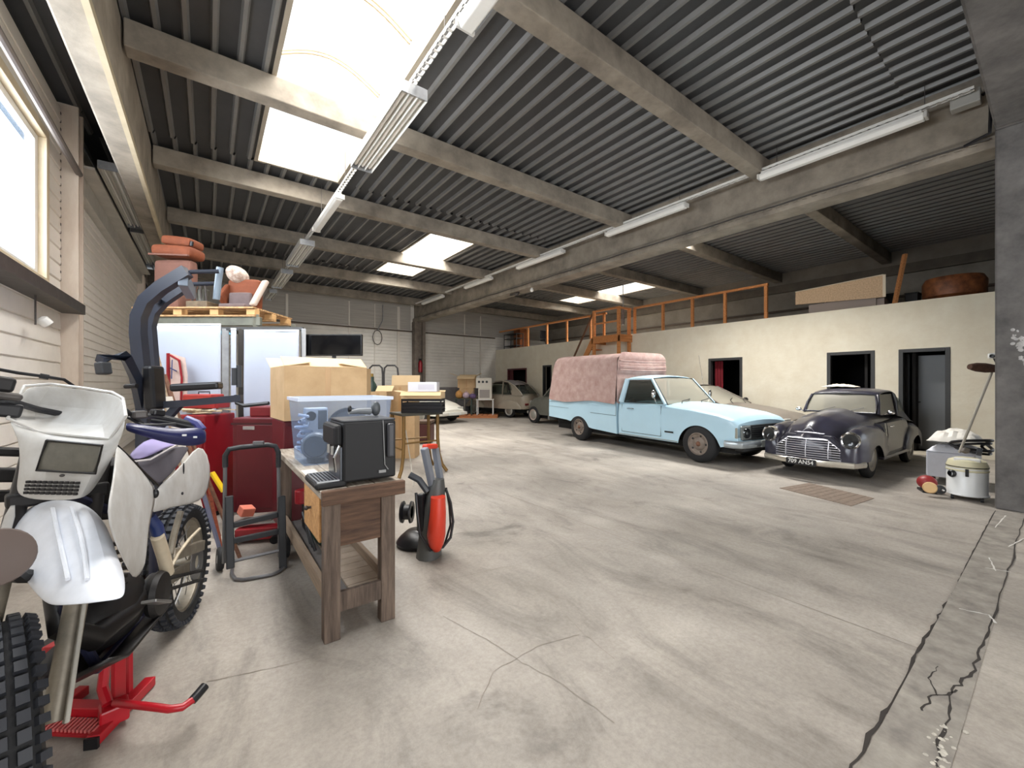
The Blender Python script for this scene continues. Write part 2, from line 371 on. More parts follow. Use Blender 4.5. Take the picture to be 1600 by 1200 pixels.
# ---- skylights
def skylight(n, x0, x1, y0, y1):
    CURB = M('skylight_curb', (150, 141, 126), .75, 0, .08, 3)
    zt = ZD + .30
    mb = MB().box(x0 - .05, y0 - .05, ZD - .02, x0, y1 + .05, zt).box(x1, y0 - .05, ZD - .02, x1 + .05, y1 + .05, zt)
    A = [(x0 + (x1 - x0) * i / 12, zt + .26 * math.sin(math.pi * i / 12)) for i in range(13)]
    poly = [(x0, ZD - .02)] + A + [(x1, ZD - .02)]
    mb.prism(poly, lambda u, v, t: (u, t, v), y0 - .05, y0); mb.prism(poly, lambda u, v, t: (u, t, v), y1, y1 + .05)
    w = struct(mb, 'window_%d' % n, CURB, loc=((x0 + x1) / 2, (y0 + y1) / 2, ZD))
    k = round((y1 - y0) / .04); rows = []
    for j in range(k + 1):
        y = y0 + (y1 - y0) * j / k; off = .012 * math.cos(j * math.pi / 1.5)
        rows.append([(x0 + (x1 - x0) * i / 12, y, zt + .27 * math.sin(math.pi * i / 12) + off) for i in range(13)])
    build(MB().grid(rows), 'vaulted_sheet', POLYC, w, smooth=True)
    m = max(1, round((y1 - y0) / 1.05)); AL = M('aluminium_rib', (190, 170, 140), .5, .3)
    for j in range(1, m):
        y = y0 + (y1 - y0) * j / m
        for dy in ((-.03, .03) if n == 1 else (0,)):
            build(MB().tube([(x0 + (x1 - x0) * i / 12, y + dy, zt + .235 * math.sin(math.pi * i / 12)) for i in range(13)], .016, 6), 'arch_rib', AL, w)
for i, s in enumerate(SK): skylight(i + 1, *s)
# ---- left wall: siding, window, posts, roller shutter
wl = struct(MB().box(XL - .14, -6, 0, XL - .04, .8, 4.95).box(XL - .14, .8, 0, XL - .04, 6.9, 2.6).box(XL - .14, .8, 4.2, XL - .04, 6.9, 4.95).box(XL - .14, 6.9, 0, XL - .04, YB, 4.95), 'wall_left', M('wall_backing', (190, 180, 166), .8), loc=(XL, 0, 0))
def boards(par, name, x, y0, y1, z0, z1, pitch, mat):
    n = max(1, round((z1 - z0) / pitch)); p = (z1 - z0) / n; L = y1 - y0
    pr = [(-.045, 0), (0.004, .0), (.012, .008), (.004, p - .014), (-.012, p - .008), (-.012, p), (-.045, p)]
    me = mesh_of(MB().prism(pr, lambda u, v, t: (u, t, v), 0, L), name, mat)
    for i in range(n): piece(me, name, (x, y0, z0 + i * p), par)
boards(wl, 'siding_board', XL, .3, 7.55, 0, 2.5, .2, SIDE)
boards(wl, 'siding_board', XL, .3, 7.55, 4.3, 4.9, .2, SIDE)
boards(wl, 'siding_board', XL, 7.0, 7.55, 2.5, 4.3, .2, SIDE)
WT = M('pvc_white', (238, 238, 236), .3)
win = struct(MB().box(XL - .12, .7, 2.5, XL + .03, 7.0, 2.6).box(XL - .12, .7, 4.2, XL + .03, 7.0, 4.3).box(XL - .12, 6.9, 2.6, XL + .03, 7.0, 4.2).box(XL - .12, .7, 2.6, XL + .03, .8, 4.2), 'window_5', M('window_casing', (224, 208, 178), .6, 0, .1, 4), loc=(XL, 5.7, 2.5), bevel=.006)
build(MB().box(XL - .1, 6.8, 2.6, XL - .04, 6.9, 4.2).box(XL - .1, .8, 2.6, XL - .04, .9, 4.2).box(XL - .1, 3.7, 2.68, XL - .04, 3.8, 4.12).box(XL - .1, .9, 2.6, XL - .04, 6.8, 2.68).box(XL - .1, .9, 4.12, XL - .04, 6.8, 4.2).box(XL - .1, 5.55, 2.68, XL - .04, 5.65, 4.12), 'window_sash', WT, win, bevel=.006)
build(MB().box(XL - .075, 3.8, 2.68, XL - .065, 5.55, 4.12), 'pane', WGLASS, win); build(MB().box(XL - .075, .9, 2.68, XL - .065, 3.7, 4.12), 'pane', WGLASS, win)
build(MB().box(XL - .075, 5.65, 2.68, XL - .065, 6.8, 4.12), 'pane', WGLASS, win)
# far column / header / shutter
cpost = struct(MB().box(XL - .05, 7.58, 0, XL + .16, 7.62, 4.97).box(XL - .05, 7.82, 0, XL + .16, 7.86, 4.97).box(XL + .04, 7.62, 0, XL + .06, 7.82, 4.97), 'steel_column', POST, bevel=.003)
mb = MB()
for i in range(22):
    z = 2.7 + i * .1; mb.box(XL + .0, 7.535, z, XL + .012, 7.56, z + .03)
build(mb, 'punched_slots', STEEL, wl)['kind'] = 'stuff'
c2 = struct(MB().box(XL - .05, 14.6, 0, XL + .14, 14.64, 4.3).box(XL - .05, 14.86, 0, XL + .14, 14.9, 4.3).box(XL + .03, 14.64, 0, XL + .05, 14.86, 4.3), 'steel_column', POST)
boards(wl, 'shutter_slat', XL, 7.9, 14.55, 0, 4.05, .13, SHUT)
build(MB().box(XL - .02, 7.9, 4.06, XL + .1, 14.6, 4.32).box(XL - .02, 7.9, 4.32, XL + .26, 14.6, 4.36), 'shutter_header', M('header_metal', (200, 196, 188), .5, .1, .1, 4), wl, bevel=.005)
boards(wl, 'siding_board', XL, 7.9, 16.9, 4.45, 4.95, .25, SIDE)
build(MB().box(XL - .02, 14.95, 0, XL + .02, 16.95, 4.4), 'end_panel', M('dark_panel', (74, 76, 84), .6), wl)
sh = tag(build(MB().box(XL + .012, 1.0, 2.30, XL + .22, 7.6, 2.33).box(XL + .19, 1.0, 2.33, XL + .22, 7.6, 2.42), 'steel_angle_rail', STEEL), 'dark steel angle rail fixed below the window with rusty end', 'rail')
tag(build(MB().tube([(XL + .16, 1.0, 4.32), (XL + .16, 7.62, 4.12)], .035, 10), 'tie_bar', M('grey_bar', (120, 112, 108), .5, .5)), 'slim grey steel bar running above the window into the column', 'bar')
sp = thing('spotlight', 'tiny white spotlight hanging below the window rail', 'lamp', (XL + .1, 6.2, 2.05))
build(MB().tube([(XL + .1, 6.2, 2.3), (XL + .1, 6.2, 2.0)], .008, 6), 'hanger', STEEL, sp); build(MB().lathe([(.02, 0), (.05, .02), (.05, .09), (.03, .1), (0.001, .1)], (XL + .12, 6.24, 2.08), (.6, .3, -.7), 14), 'lamp_head', WHITE, sp, smooth=True)
# ---- back wall
pr = []; z = 0
while z < 4.9: pr += [(0, z), (-.022, z + .008), (-.012, z + .13)]; z += .14
pr += [(0, 4.98), (.1, 4.98), (.1, 0)]
wbk = struct(MB().prism(pr, lambda u, v, t: (t, YB + u, v), XL - .14, XW + .2), 'wall_back', BACKS, loc=(7, YB, 0))
build(MB().prism([(x - .006 * 0, y) for x, y in [(-.035, 3.75), (.0, 3.75), (.0, 4.98), (-.035, 4.98)]], lambda u, v, t: (t, YB + u, v), XL, 7.1), 'upper_cladding', M('upper_sheet', (170, 165, 157), .7, 0, .15, 3, 0, 0, (.3, 1, 8)), wbk)
build(MB().prism([(-.035, 3.75), (.0, 3.75), (.0, 4.98), (-.035, 4.98)], lambda u, v, t: (t, YB + u, v), 7.7, XW), 'upper_cladding', MC['upper_sheet'], wbk)
for px, w in ((448, .08), (545, .05), (585, .03), (622, .12), (725, .05), (750, .05)):
    r = ray(px, 600); X = CC.x + r.x * (YB / r.y); build(MB().box(X - w / 2, YB - .06, 0, X + w / 2, YB - .02, 4.7), 'cover_strip', M('strip_metal', (212, 206, 196), .5, .1), wbk)
build(MB().tube([(XL, YB - .09, 3.68), (11.5, YB - .09, 3.68)], .03, 8), 'rail_pipe', M('brown_rail', (98, 86, 76), .6, .3), wbk)
# grey low plinth near the corner
build(MB().box(6.5, YB - .05, 0, XM, YB - .02, 1.25), 'plinth', M('grey_plinth', (120, 116, 116), .8, 0, .2, 3), wbk)
fcol = struct(MB().box(7.15, YB - .35, 0, 7.28, YB - .05, 4.1).box(7.52, YB - .35, 0, 7.65, YB - .05, 4.1).box(7.28, YB - .22, 0, 7.52, YB - .05, 4.1), 'concrete_column', M('old_column', (120, 110, 100), .9, 0, .3, 5))
fe = thing('fire_extinguisher', 'small red fire extinguisher hung on the column at the far wall', 'extinguisher', (7.42, YB - .33, 1.6))
build(MB().lathe([(.001, 0), (.08, .01), (.085, .05), (.085, .42), (.05, .5), (.02, .53), (.001, .53)], (7.42, YB - .32, 1.9), n=14), 'cylinder_body', RED, fe, smooth=True)
build(MB().box(7.38, YB - .35, 2.43, 7.47, YB - .29, 2.5), 'valve', BLACK, fe)
# wall hose ring
rg = thing('cable_loop', 'loop of grey cable hanging high on the far wall', 'cable', (5.6, YB - .2, 3.2))
build(MB().tube([(5.62 + .19 * math.cos(a / 12 * 2 * math.pi), YB - .12, 3.32 + .3 * math.sin(a / 12 * 2 * math.pi)) for a in range(13)], .016, 6), 'loop', STEEL, rg)
build(MB().tube([(5.62, YB - .11, 3.6), (5.85, YB - .11, 4.05), (5.85, YB - .11, 4.7)], .02, 6), 'conduit', GALV, rg)
# ---- office block wall with openings
def yx(px, X=XM):
    r = ray(px, 600); return r.y * X / r.x
ops = [(yx(1485), yx(1404), 0, 2.12, 'door'), (yx(1367), yx(1292), 1.0, 2.13, 'win'), (yx(1160), yx(1107), 1.0, 2.13, 'win'), (yx(862), yx(848), 0, 2.2, 'door'), (yx(823), yx(793), 1.1, 2.13, 'win')]
ops.sort(); mb = MB(); y = -.5; T = .22
for a, b, z0, z1, k in ops:
    mb.box(XM, y, 0, XM + T, a, ZM); mb.box(XM, a, z1, XM + T, b, ZM)
    if z0 > 0: mb.box(XM, a, 0, XM + T, b, z0)
    y = b
mb.box(XM, y, 0, XM + T, YB, ZM)
wr = struct(mb, 'wall_right', MEZ, loc=(XM, 8, 0))
slab = struct(MB().box(XM + T, -.5, ZM - .2, XW, YB, ZM - .02), 'mezzanine_floor', MEZB)
wf = struct(MB().box(XW, -.5, 0, XW + .2, YB, 5), 'wall_far', MEZB)
build(MB().box(XW - .12, -.4, 4.35, XW, YB, 4.6), 'ring_beam', M('far_ring_beam', (110, 102, 92), .9, 0, .2, 3), wf)
build(MB().tube([(XW - .1, -.3, 3.75), (XW - .1, YB - .1, 3.75)], .035, 8), 'rail_pipe', MC['brown_rail'], wf)
struct(MB().box(XM + T, -.5, 0, XW, -.4, 5), 'wall_near', MEZB)
FR = M('dark_frame', (58, 58, 58), .5); FRM = M('maroon_frame', (92, 40, 44), .5)
dn = wnn = 0
for i, (a, b, z0, z1, k) in enumerate(ops):
    fm = [FR, FR, FR, FR, FRM][i]; t = .07; xo = XM - .012
    fr = MB().box(xo, a, z0, XM + .12, a + t, z1).box(xo, b - t, z0, XM + .12, b, z1).box(xo, a + t, z1 - t, XM + .12, b - t, z1)
    if k == 'win': fr.box(xo, a + t, z0, XM + .12, b - t, z0 + t); wnn += 1; nm = 'window_%d' % (5 + wnn)
    else: dn += 1; nm = 'door_%d' % dn
    fo = struct(fr, nm, fm, bevel=.004)
    # unlit room behind each opening
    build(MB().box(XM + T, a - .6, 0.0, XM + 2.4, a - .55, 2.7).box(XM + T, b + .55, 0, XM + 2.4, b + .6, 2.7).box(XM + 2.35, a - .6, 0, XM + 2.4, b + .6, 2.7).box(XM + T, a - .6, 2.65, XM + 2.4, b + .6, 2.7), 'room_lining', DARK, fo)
    if i == 0:
        build(MB().box(XM + .5, a + .1, .02, XM + .54, a + .62, 2.0), 'door_leaf', M('grey_door', (118, 120, 122), .4), fo, bevel=.005)
        build(MB().box(XM + .52, a + .66, .02, XM + .56, a + .98, 2.05), 'door_leaf', M('dark_grey_door', (62, 64, 66), .4), fo, bevel=.005)
        build(MB().tube([(XM + .5, a + .57, 1.02), (XM + .46, a + .57, 1.02), (XM + .46, a + .48, 1.02)], .01, 8), 'handle', CHROME, fo)
        build(MB().box(XM - .3, a, 0.001, XM + .3, b, .012), 'door_sill', M('pale_sill', (200, 190, 170), .8), fo)
    if i == 2:
        build(MB().grid([[(XM + .16, b - .08 - j * .04, zz) if j % 2 else (XM + .2, b - .08 - j * .04, zz) for j in range(7)] for zz in (1.1, 2.05)]), 'red_curtain', M('red_curtain', (120, 22, 34), .9), fo)
    if i == 4:
        build(MB().box(XM + .1, b - .3, 1.15, XM + .14, b - .07, 2.06), 'shutter_panel', FRM, fo)
build(MB().box(XM - .02, 8.6, 1.3, XM - .001, 8.62, 2.25).box(XM - .02, 8.25, 2.23, XM - .001, 8.62, 2.25), 'surface_conduit', M('white_conduit', (214, 208, 192), .6), wr)
# mezzanine hall behind the big column
struct(MB().box(7.1, -.15, 0, 7.62, .46, 4.25).prism([(7.1, 4.25), (7.62, 4.25), (7.62, 4.98), (6.9, 4.98)], lambda u, v, t: (u, t, v), -.15, .46), 'concrete_pillar', COLC, bevel=.015)
pk = M('plaster_scar', (176, 174, 172), .9, 0, .15, 20)
mb = MB()
for (py, zz, ry, rz_) in ((.04, 1.2, .09, .06), (.12, 1.22, .05, .03), (.3, 1.9, .05, .16), (.22, 1.7, .07, .1), (-.05, 1.12, .05, .06)):
    for k in range(26):
        a = random.uniform(0, 6.28); q = random.random() ** .6; r_ = random.uniform(.008, .026); mb.ell((7.1, py + ry * q * math.cos(a), zz + rz_ * q * math.sin(a)), (.004, r_, r_ * random.uniform(.4, 1)), (random.uniform(0, 3), 0, 0), 7, 4)
struct(mb, 'trim_1', pk, smooth=True)
# the gate wall behind the camera keeps the daylight in the opening
struct(MB().box(-2.2, -6.2, 0, -.8, -6, 5).box(7.4, -6.2, 0, 15.4, -6, 5).box(-.8, -6.2, 4.4, 7.4, -6, 5).box(7.4, -6, 0, 7.6, -.15, 5), 'wall_front', MEZB)
#==P2==
# ------------------------------------------------------------------ LAMPS
def batten(nm, x, y0, y1, z, label, group, tubes=1, w=.13, hang=None, cat='lamp'):
    yc = (y0 + y1) / 2; hang = hang or (4.40 if x == 1.65 or x == 1.70 else 4.72); L = thing(nm, label, cat, (x, yc, z), group=group)
    if tubes == 1:
        pr = [(-w / 2, .05), (-w / 2, .015), (-w / 3, -.035), (w / 3, -.035), (w / 2, .015), (w / 2, .05)]
        build(MB().prism(pr, lambda u, v, t: (x + u, t, z + v), y0 + .03, y1 - .03), 'diffuser', LAMPW, L, bevel=.01)
        build(MB().box(x - w / 2 - .006, y0, z - .02, x + w / 2 + .006, y0 + .03, z + .055).box(x - w / 2 - .006, y1 - .03, z - .02, x + w / 2 + .006, y1, z + .055), 'end_cap', M('lamp_cap', (205, 203, 198), .5), L, bevel=.006)
        build(MB().box(x - .04, y0 + .05, z + .05, x + .04, y1 - .05, z + .085), 'spine', LAMPW, L)
    else:
        build(MB().box(x - w / 2, y0, z + .03, x + w / 2, y1, z + .075).box(x - w / 2 - .004, y0, z - .04, x - w / 2, y1, z + .075).box(x + w / 2, y0, z - .04, x + w / 2 + .004, y1, z + .075), 'reflector_housing', LAMPW, L)
        for i in range(tubes):
            xx = x - w / 2 + w * (i + .5) / tubes
            build(MB().cyl((xx, y0 + .05, z), (xx, y1 - .05, z), .017, n=10), 'lamp_tube', TUBE, L, smooth=True)
            if i: build(MB().bar((x - w / 2 + w * i / tubes, y0, z - .0), (x - w / 2 + w * i / tubes, y1, z - .0), .006, .06), 'reflector_fin', LAMPW, L)
        build(MB().box(x - w / 2, y0 - .012, z - .04, x + w / 2, y0, z + .075).box(x - w / 2, y1, z - .04, x + w / 2, y1 + .012, z + .075), 'end_cap', GALV, L)
    mb = MB()
    for yy in (y0 + .2, y1 - .2): mb.tube([(x, yy, z + .07), (x, yy, hang)], .004, 5)
    build(mb, 'hanging_wire', STEEL, L)
    return L
gR = 'batten lamps along the big concrete beam'
for (a, b), lb in zip([(.97, 2.86), (4.05, 5.92), (7.25, 9.1), (10.4, 12.0), (13.6, 15.4)], ['long white batten lamp on the big beam, the one closest to the pillar', 'second white batten lamp on the big beam counting from the pillar', 'third white batten lamp on the big beam counting from the pillar', 'fourth white batten lamp on the big beam counting from the pillar', 'last white batten lamp on the big beam, beside the far wall column']):
    batten('batten_lamp', 6.95, a, b, 4.62, lb, gR, w=.12)
gL = 'hanging lamps under the skylight row'
XLmp, ZLmp = 1.65, 4.3
batten('batten_lamp', XLmp + .05, 1.4, 2.95, ZLmp + .02, 'white batten lamp hanging directly beside the large skylight, at the top edge', gL, w=.16)
batten('louvre_lamp', XLmp, 3.85, 5.6, ZLmp, 'wide open three tube lamp hanging below the large skylight', gL, 3, .27)
batten('batten_lamp', XLmp, 6.7, 8.45, ZLmp, 'slim white batten lamp hanging just past the large skylight', gL, w=.13)
batten('louvre_lamp', XLmp, 9.3, 11.2, ZLmp, 'open tube lamp hanging between the third and fourth joists', gL, 3, .27)
batten('louvre_lamp', XLmp, 12.0, 14.0, ZLmp, 'open tube lamp hanging above the siding wall, second from the wall', gL, 3, .27)
batten('louvre_lamp', XLmp, 14.8, 16.2, ZLmp, 'dim small tube lamp hanging closest to the far siding wall', gL, 2, .2)
def tray(nm, x, y0, y1, z, w, label):
    L = thing(nm, label, 'cable tray', (x, (y0 + y1) / 2, z))
    build(MB().box(x - w / 2, y0, z, x - w / 2 + .008, y1, z + .04).box(x + w / 2 - .008, y0, z, x + w / 2, y1, z + .04), 'side_rail', LAMPW, L)
    mb = MB(); y = y0
    while y < y1: mb.box(x - w / 2, y, z, x + w / 2, y + .03, z + .006); y += .09
    build(mb, 'rung', LAMPW, L)['kind'] = 'stuff'
    mb = MB()
    for yy in [y0 + .4 + k * 1.6 for k in range(int((y1 - y0) / 1.6) + 1)]: mb.tube([(x, yy, z + .03), (x, yy, ZD)], .004, 5)
    build(mb, 'hanging_wire', STEEL, L)
tray('cable_tray', XLmp, 1.2, 16.4, ZLmp + .1, .06, 'narrow perforated tray carrying the lamps under the skylights')
tray('cable_tray', 6.95, .6, 16.6, 4.72, .06, 'narrow tray carrying the row of lamps beside the big beam')
wlmp = batten('louvre_lamp', XL + .38, 7.95, 10.6, 4.42, 'long tube lamp on the shutter header, next to the white column', 'lamps over the roller shutter', 2, .2, 4.52)
batten('louvre_lamp', XL + .38, 10.9, 13.6, 4.42, 'long tube lamp on the shutter header, further along over the slats', 'lamps over the roller shutter', 2, .2, 4.52)
tag(build(MB().tube([(7.17, .5 + i * .55, 4.2 + (.012 if i % 2 else 0)) for i in range(29)], .012, 6), 'power_cable', M('grey_cable', (66, 62, 58), .7)), 'thin dark cable run along the lower edge of the big beam', 'cable')
mb = MB()
for i in range(60): mb.bar((7.15, .6 + i * .12, 4.17), (7.15, .66 + i * .12, 4.17), .02, .012)
tag(build(mb, 'perforated_strip', M('pale_strip', (132, 124, 112), .7)), 'perforated metal strip fixed under the cable on the big beam', 'strip')['kind'] = 'stuff'
jb = thing('junction_box', 'grey junction box at the top of the pillar with black cable', 'box', (7.12, .62, 4.62))
build(MB().box(7.02, .56, 4.62, 7.16, .80, 4.78), 'housing', M('box_grey', (168, 166, 160), .5), jb, bevel=.01)
build(MB().tube([(7.1, .55, 4.7), (7.12, .5, 4.75), (7.12, .49, 4.5), (7.13, .5, 4.25), (7.16, .7, 4.2)], .018, 6), 'black_cable', BLACK, jb)
hw = thing('wall_bracket', 'two small grey clamps under the big beam halfway along', 'bracket', (7.2, 9.6, 4.1))
build(MB().ell((7.3, 9.6, 4.04), (.06, .06, .06)).box(7.27, 9.5, 4.05, 7.33, 9.9, 4.1), 'clamp', STEEL, hw); build(MB().ell((7.3, 8.9, 4.03), (.05, .05, .05)).box(7.28, 8.88, 4.05, 7.32, 8.92, 4.1), 'bulb', WHITE, hw, smooth=True)
# hanging tube between mezzanine stair and roof
pt = thing('hanging_pendant', 'thin pole with grey box hanging from the roof beside the wooden landing', 'pendant', (11.3, 8.9, 3.7))
build(MB().tube([(11.3, 8.9, ZD), (11.3, 8.9, 4.0)], .012, 6), 'pole', GALV, pt); build(MB().box(11.26, 8.86, 3.4, 11.34, 8.94, 4.0), 'switch_box', GALV, pt, bevel=.01)
# ------------------------------------------------------------------ MEZZANINE
def post(mb, x, y, z0, z1, w=.06): mb.box(x - w / 2, y - w / 2, z0, x + w / 2, y + w / 2, z1)
rl = thing('wooden_railing', 'long orange pine railing on top of the cream wall, between landing and board', 'railing', (XM + .05, 6, ZM))
for px in (1197, 1133, 1082, 1036, 992):
    mb = MB(); y = yx(px, XM + .05); post(mb, XM + .05, y, ZM, 3.98, .075); build(mb, 'post', RAILW, rl, bevel=.004)
build(MB().box(XM + .01, yx(1199), 3.95, XM + .09, yx(990), 4.01), 'top_rail', RAILW, rl, bevel=.004)
rl2 = thing('wooden_railing', 'orange pine railing past the landing towards the far corner', 'railing', (XM + .05, 12, ZM))
for px in (944, 923, 886, 855, 825):
    mb = MB(); y = min(16.6, yx(px, XM + .05)); post(mb, XM + .05, y, ZM, 3.98, .07); build(mb, 'post', RAILW, rl2)
build(MB().box(XM + .01, yx(946), 3.95, XM + .09, 16.7, 4.01), 'top_rail', RAILW, rl2)
ld = thing('stair_landing', 'orange wooden landing and steep stair down from the mezzanine, above the pickup cover', 'landing', (11.1, 9.4, 0))
LX0, LX1, LY0, LY1 = 10.9, XM, 8.75, 9.95
for i in range(6):
    a = LX0 + (LX1 - LX0) * i / 6; build(MB().box(a + .004, LY0, 3.02, a + (LX1 - LX0) / 6 - .004, LY1, 3.06), 'plank', RAILW, ld)
build(MB().box(LX0, LY0, 2.82, LX0 + .05, LY1, 3.02).box(LX0, LY0, 2.82, LX1, LY0 + .05, 3.02).box(LX0, LY1 - .05, 2.82, LX1, LY1, 3.02), 'joist_frame', RAILW, ld, bevel=.004)
for (x, y) in ((LX0 + .06, LY0 + .06), (LX0 + .06, LY1 - .06), (LX1 - .1, LY0 + .06)):
    mb = MB(); post(mb, x, y, 0, 3.98, .09); build(mb, 'post', RAILW, ld, bevel=.004)
build(MB().box(LX0 + .03, LY0 + .03, 3.92, LX1, LY0 + .09, 3.98).box(LX0 + .03, LY0, 3.92, LX0 + .09, LY1, 3.98).box(LX0 + .03, LY0, 3.48, LX0 + .07, LY1, 3.53), 'guard_rail', RAILW, ld, bevel=.003)
for s in (LX0 + .1, LX0 + .75):
    build(MB().bar((s, LY1, 3.0), (s, LY1 + 1.9, .05), .04, .2), 'stringer', RAILW, ld)
for i in range(12):
    t = (i + .5) / 12; build(MB().box(LX0 + .12, LY1 + 1.9 * t - .1, 3.0 - 2.95 * t, LX0 + .73, LY1 + 1.9 * t + .1, 3.03 - 2.95 * t), 'tread', RAILW, ld)
build(MB().bar((LX0 + .1, LY1, 3.95), (LX0 + .1, LY1 + 1.9, .95), .04, .06), 'handrail', M('dark_handrail', (110, 78, 56), .6), ld)
# stored things upstairs
bd = G(1243, 475, 3.12)
bx = XM + .06
y0, y1 = yx(1243, bx), yx(1381, bx)
mb = MB()
mb.add([(bx, y0, 3.36), (bx, y1, 3.27), (bx, y1, 3.74), (bx, y0, 3.66), (bx + .04, y0, 3.36), (bx + .04, y1, 3.27), (bx + .04, y1, 3.74), (bx + .04, y0, 3.66)], [(0, 1, 2, 3), (7, 6, 5, 4), (0, 4, 5, 1), (1, 5, 6, 2), (2, 6, 7, 3), (3, 7, 4, 0)])
brd = thing('wooden_board', 'long pale wooden board with light edging lying on its side above the cream wall', 'board', (bx, (y0 + y1) / 2, 3.28))
build(mb, 'panel', wood('pale_board', (206, 178, 146), (184, 154, 122)), brd); EDG = M('pale_edge', (226, 212, 190), .6)
build(MB().bar((bx - .003, y0, 3.67), (bx - .003, y1, 3.75), .05, .014).bar((bx - .003, y1 - .007, 3.27), (bx - .003, y1 - .007, 3.75), .05, .014, (1, 0, 0)), 'edging', EDG, brd)
tag(build(MB().box(bx + .06, yx(1368, bx), ZM - .02, bx + .3, yx(1262, bx), 3.32).box(bx + .10, yx(1380, bx), ZM - .02, bx + .5, yx(1262, bx), 3.27), 'grey_cabinet', M('taupe_panel', (150, 138, 132), .7), bevel=.006), 'flat grey taupe cabinet lying under the pale board', 'cabinet')
ly = yx(1403, bx); tag(build(MB().bar((bx, yx(1398, bx), ZM), (bx + .12, yx(1412, bx), 4.13), .09, .05), 'wooden_plank', wood('orange_plank', (184, 128, 80), (150, 98, 56))), 'upright orange wooden plank leaning above the cream wall', 'plank')
yb = yx(1490, XM + .7)
pf = thing('leather_pouffe', 'large round brown leather armchair on the mezzanine beside the pillar', 'armchair', (XM + .7, yb, ZM - .02))
LEA = M('brown_leather', (140, 84, 48), .45, 0, .35, 6, .3, 0, (1, 1, 1), (86, 46, 26))
build(MB().lathe([(.001, .0), (.3, .0), (.36, .12), (.36, .25), (.3, .33), (.001, .34)], (XM + .7, yb, ZM), n=20), 'seat', LEA, pf, smooth=True)
build(MB().lathe([(.36, .02), (.46, .1), (.47, .38), (.42, .48), (.34, .46), (.34, .02)], (XM + .72, yb, ZM), n=20, arc=.62, start=math.radians(75)), 'backrest', LEA, pf, smooth=True)
build(MB().box(XM + .45, yb - .25, ZM - .02, XM + .5, yb - .2, ZM + .02).box(XM + .45, yb + .2, ZM - .02, XM + .5, yb + .25, ZM + .02).box(XM + .9, yb - .25, ZM - .02, XM + .95, yb - .2, ZM + .02), 'leg', BLACK, pf)
for (pa, pb, h, dx, lb, c) in ((1380, 1398, .32, .62, 'dark box on the mezzanine behind the leaning plank', (40, 38, 38)), (1414, 1434, .26, .5, 'low black crate on the mezzanine between plank and brown armchair', (34, 33, 34))):
    yy0, yy1 = yx(pb, XM + dx), yx(pa, XM + dx); o = thing('storage_crate', lb, 'crate', (XM + dx + .15, (yy0 + yy1) / 2, ZM - .02)); m = M('crate_%d' % c[0], c, .7)
    build(MB().box(XM + dx, yy0, ZM - .02, XM + dx + .35, yy1, ZM - .02 + h), 'crate_body', m, o, bevel=.01); build(MB().box(XM + dx - .01, yy0 - .01, ZM - .02 + h, XM + dx + .36, yy1 + .01, ZM + h), 'rim', m, o)
ms = thing('metal_shelf', 'small metal shelf on the mezzanine hard against the pillar', 'shelf', (XM + .6, .3, ZM - .02))
for x in (.45, .85):
    for y in (.0, .5): build(MB().bar((XM + x, .05 + y, ZM - .02), (XM + x, .05 + y, ZM + .62), .02, .02), 'upright', GALV, ms)
for z in (.12, .34, .58): build(MB().box(XM + .44, .04, ZM + z, XM + .86, .56, ZM + z + .015), 'shelf_board', GALV, ms)
dsk = thing('folding_chair', 'black tubular chair frame stored behind the pale board', 'chair', (XM + 1.0, 3.4, ZM - .02))
for q in (0, .45): build(MB().tube([(XM + 1.2, 3.2 + q, ZM - .02), (XM + 1.3, 3.2 + q, ZM + .75), (XM + 1.35, 3.2 + q, ZM + .85)], .012, 6), 'leg', BLACK, dsk)
build(MB().tube([(XM + 1.35, 3.2, ZM + .85), (XM + 1.35, 3.65, ZM + .85)], .012, 6).box(XM + 1.0, 3.2, ZM + .42, XM + 1.25, 3.65, ZM + .44), 'seat', BLACK, dsk); build(MB().tube([(XM + 1.0, 3.2, ZM - .02), (XM + 1.0, 3.2, ZM + .43)], .012, 6).tube([(XM + 1.0, 3.65, ZM - .02), (XM + 1.0, 3.65, ZM + .43)], .012, 6), 'leg', BLACK, dsk)
yw = yx(814, 12.6)
wd = thing('wardrobe', 'tall orange brown wardrobe standing at the far end of the mezzanine', 'wardrobe', (12.75, 16.3, ZM - .02))
build(MB().box(12.35, 16.0, ZM - .02, 13.0, 16.5, 4.15), 'cabinet_body', wood('teak', (150, 88, 46), (118, 62, 30)), wd, bevel=.01)
for q in (0, .33): build(MB().box(12.36 + q, 15.985, ZM + .05, 12.66 + q, 16.0, 4.12), 'door', MC['teak'], wd, bevel=.004)
tv = thing('office_chair', 'small dark chair on the mezzanine beside the orange brown wardrobe', 'chair', (13.1, 14.9, ZM - .02))
build(MB().box(12.9, 14.7, ZM + .38, 13.3, 15.1, ZM + .44), 'seat', BLACK, tv, bevel=.02); build(MB().box(12.9, 15.06, ZM + .5, 13.3, 15.1, ZM + .9), 'backrest', BLACK, tv, bevel=.02); build(MB().cyl((13.1, 14.9, ZM - .02), (13.1, 14.9, ZM + .4), .03), 'stem', BLACK, tv)
rk = thing('metal_rack', 'low dark metal rack in the far corner of the mezzanine', 'rack', (11.95, 16.4, ZM - .02))
for x in (11.85, 12.25):
    for y in (15.6, 16.6): build(MB().bar((x, y, ZM - .02), (x, y, ZM + .75), .03, .03), 'upright', STEEL, rk)
for z in (.15, .5, .72): build(MB().box(11.84, 15.6, ZM + z, 12.26, 16.6, ZM + z + .03), 'shelf_board', STEEL, rk)
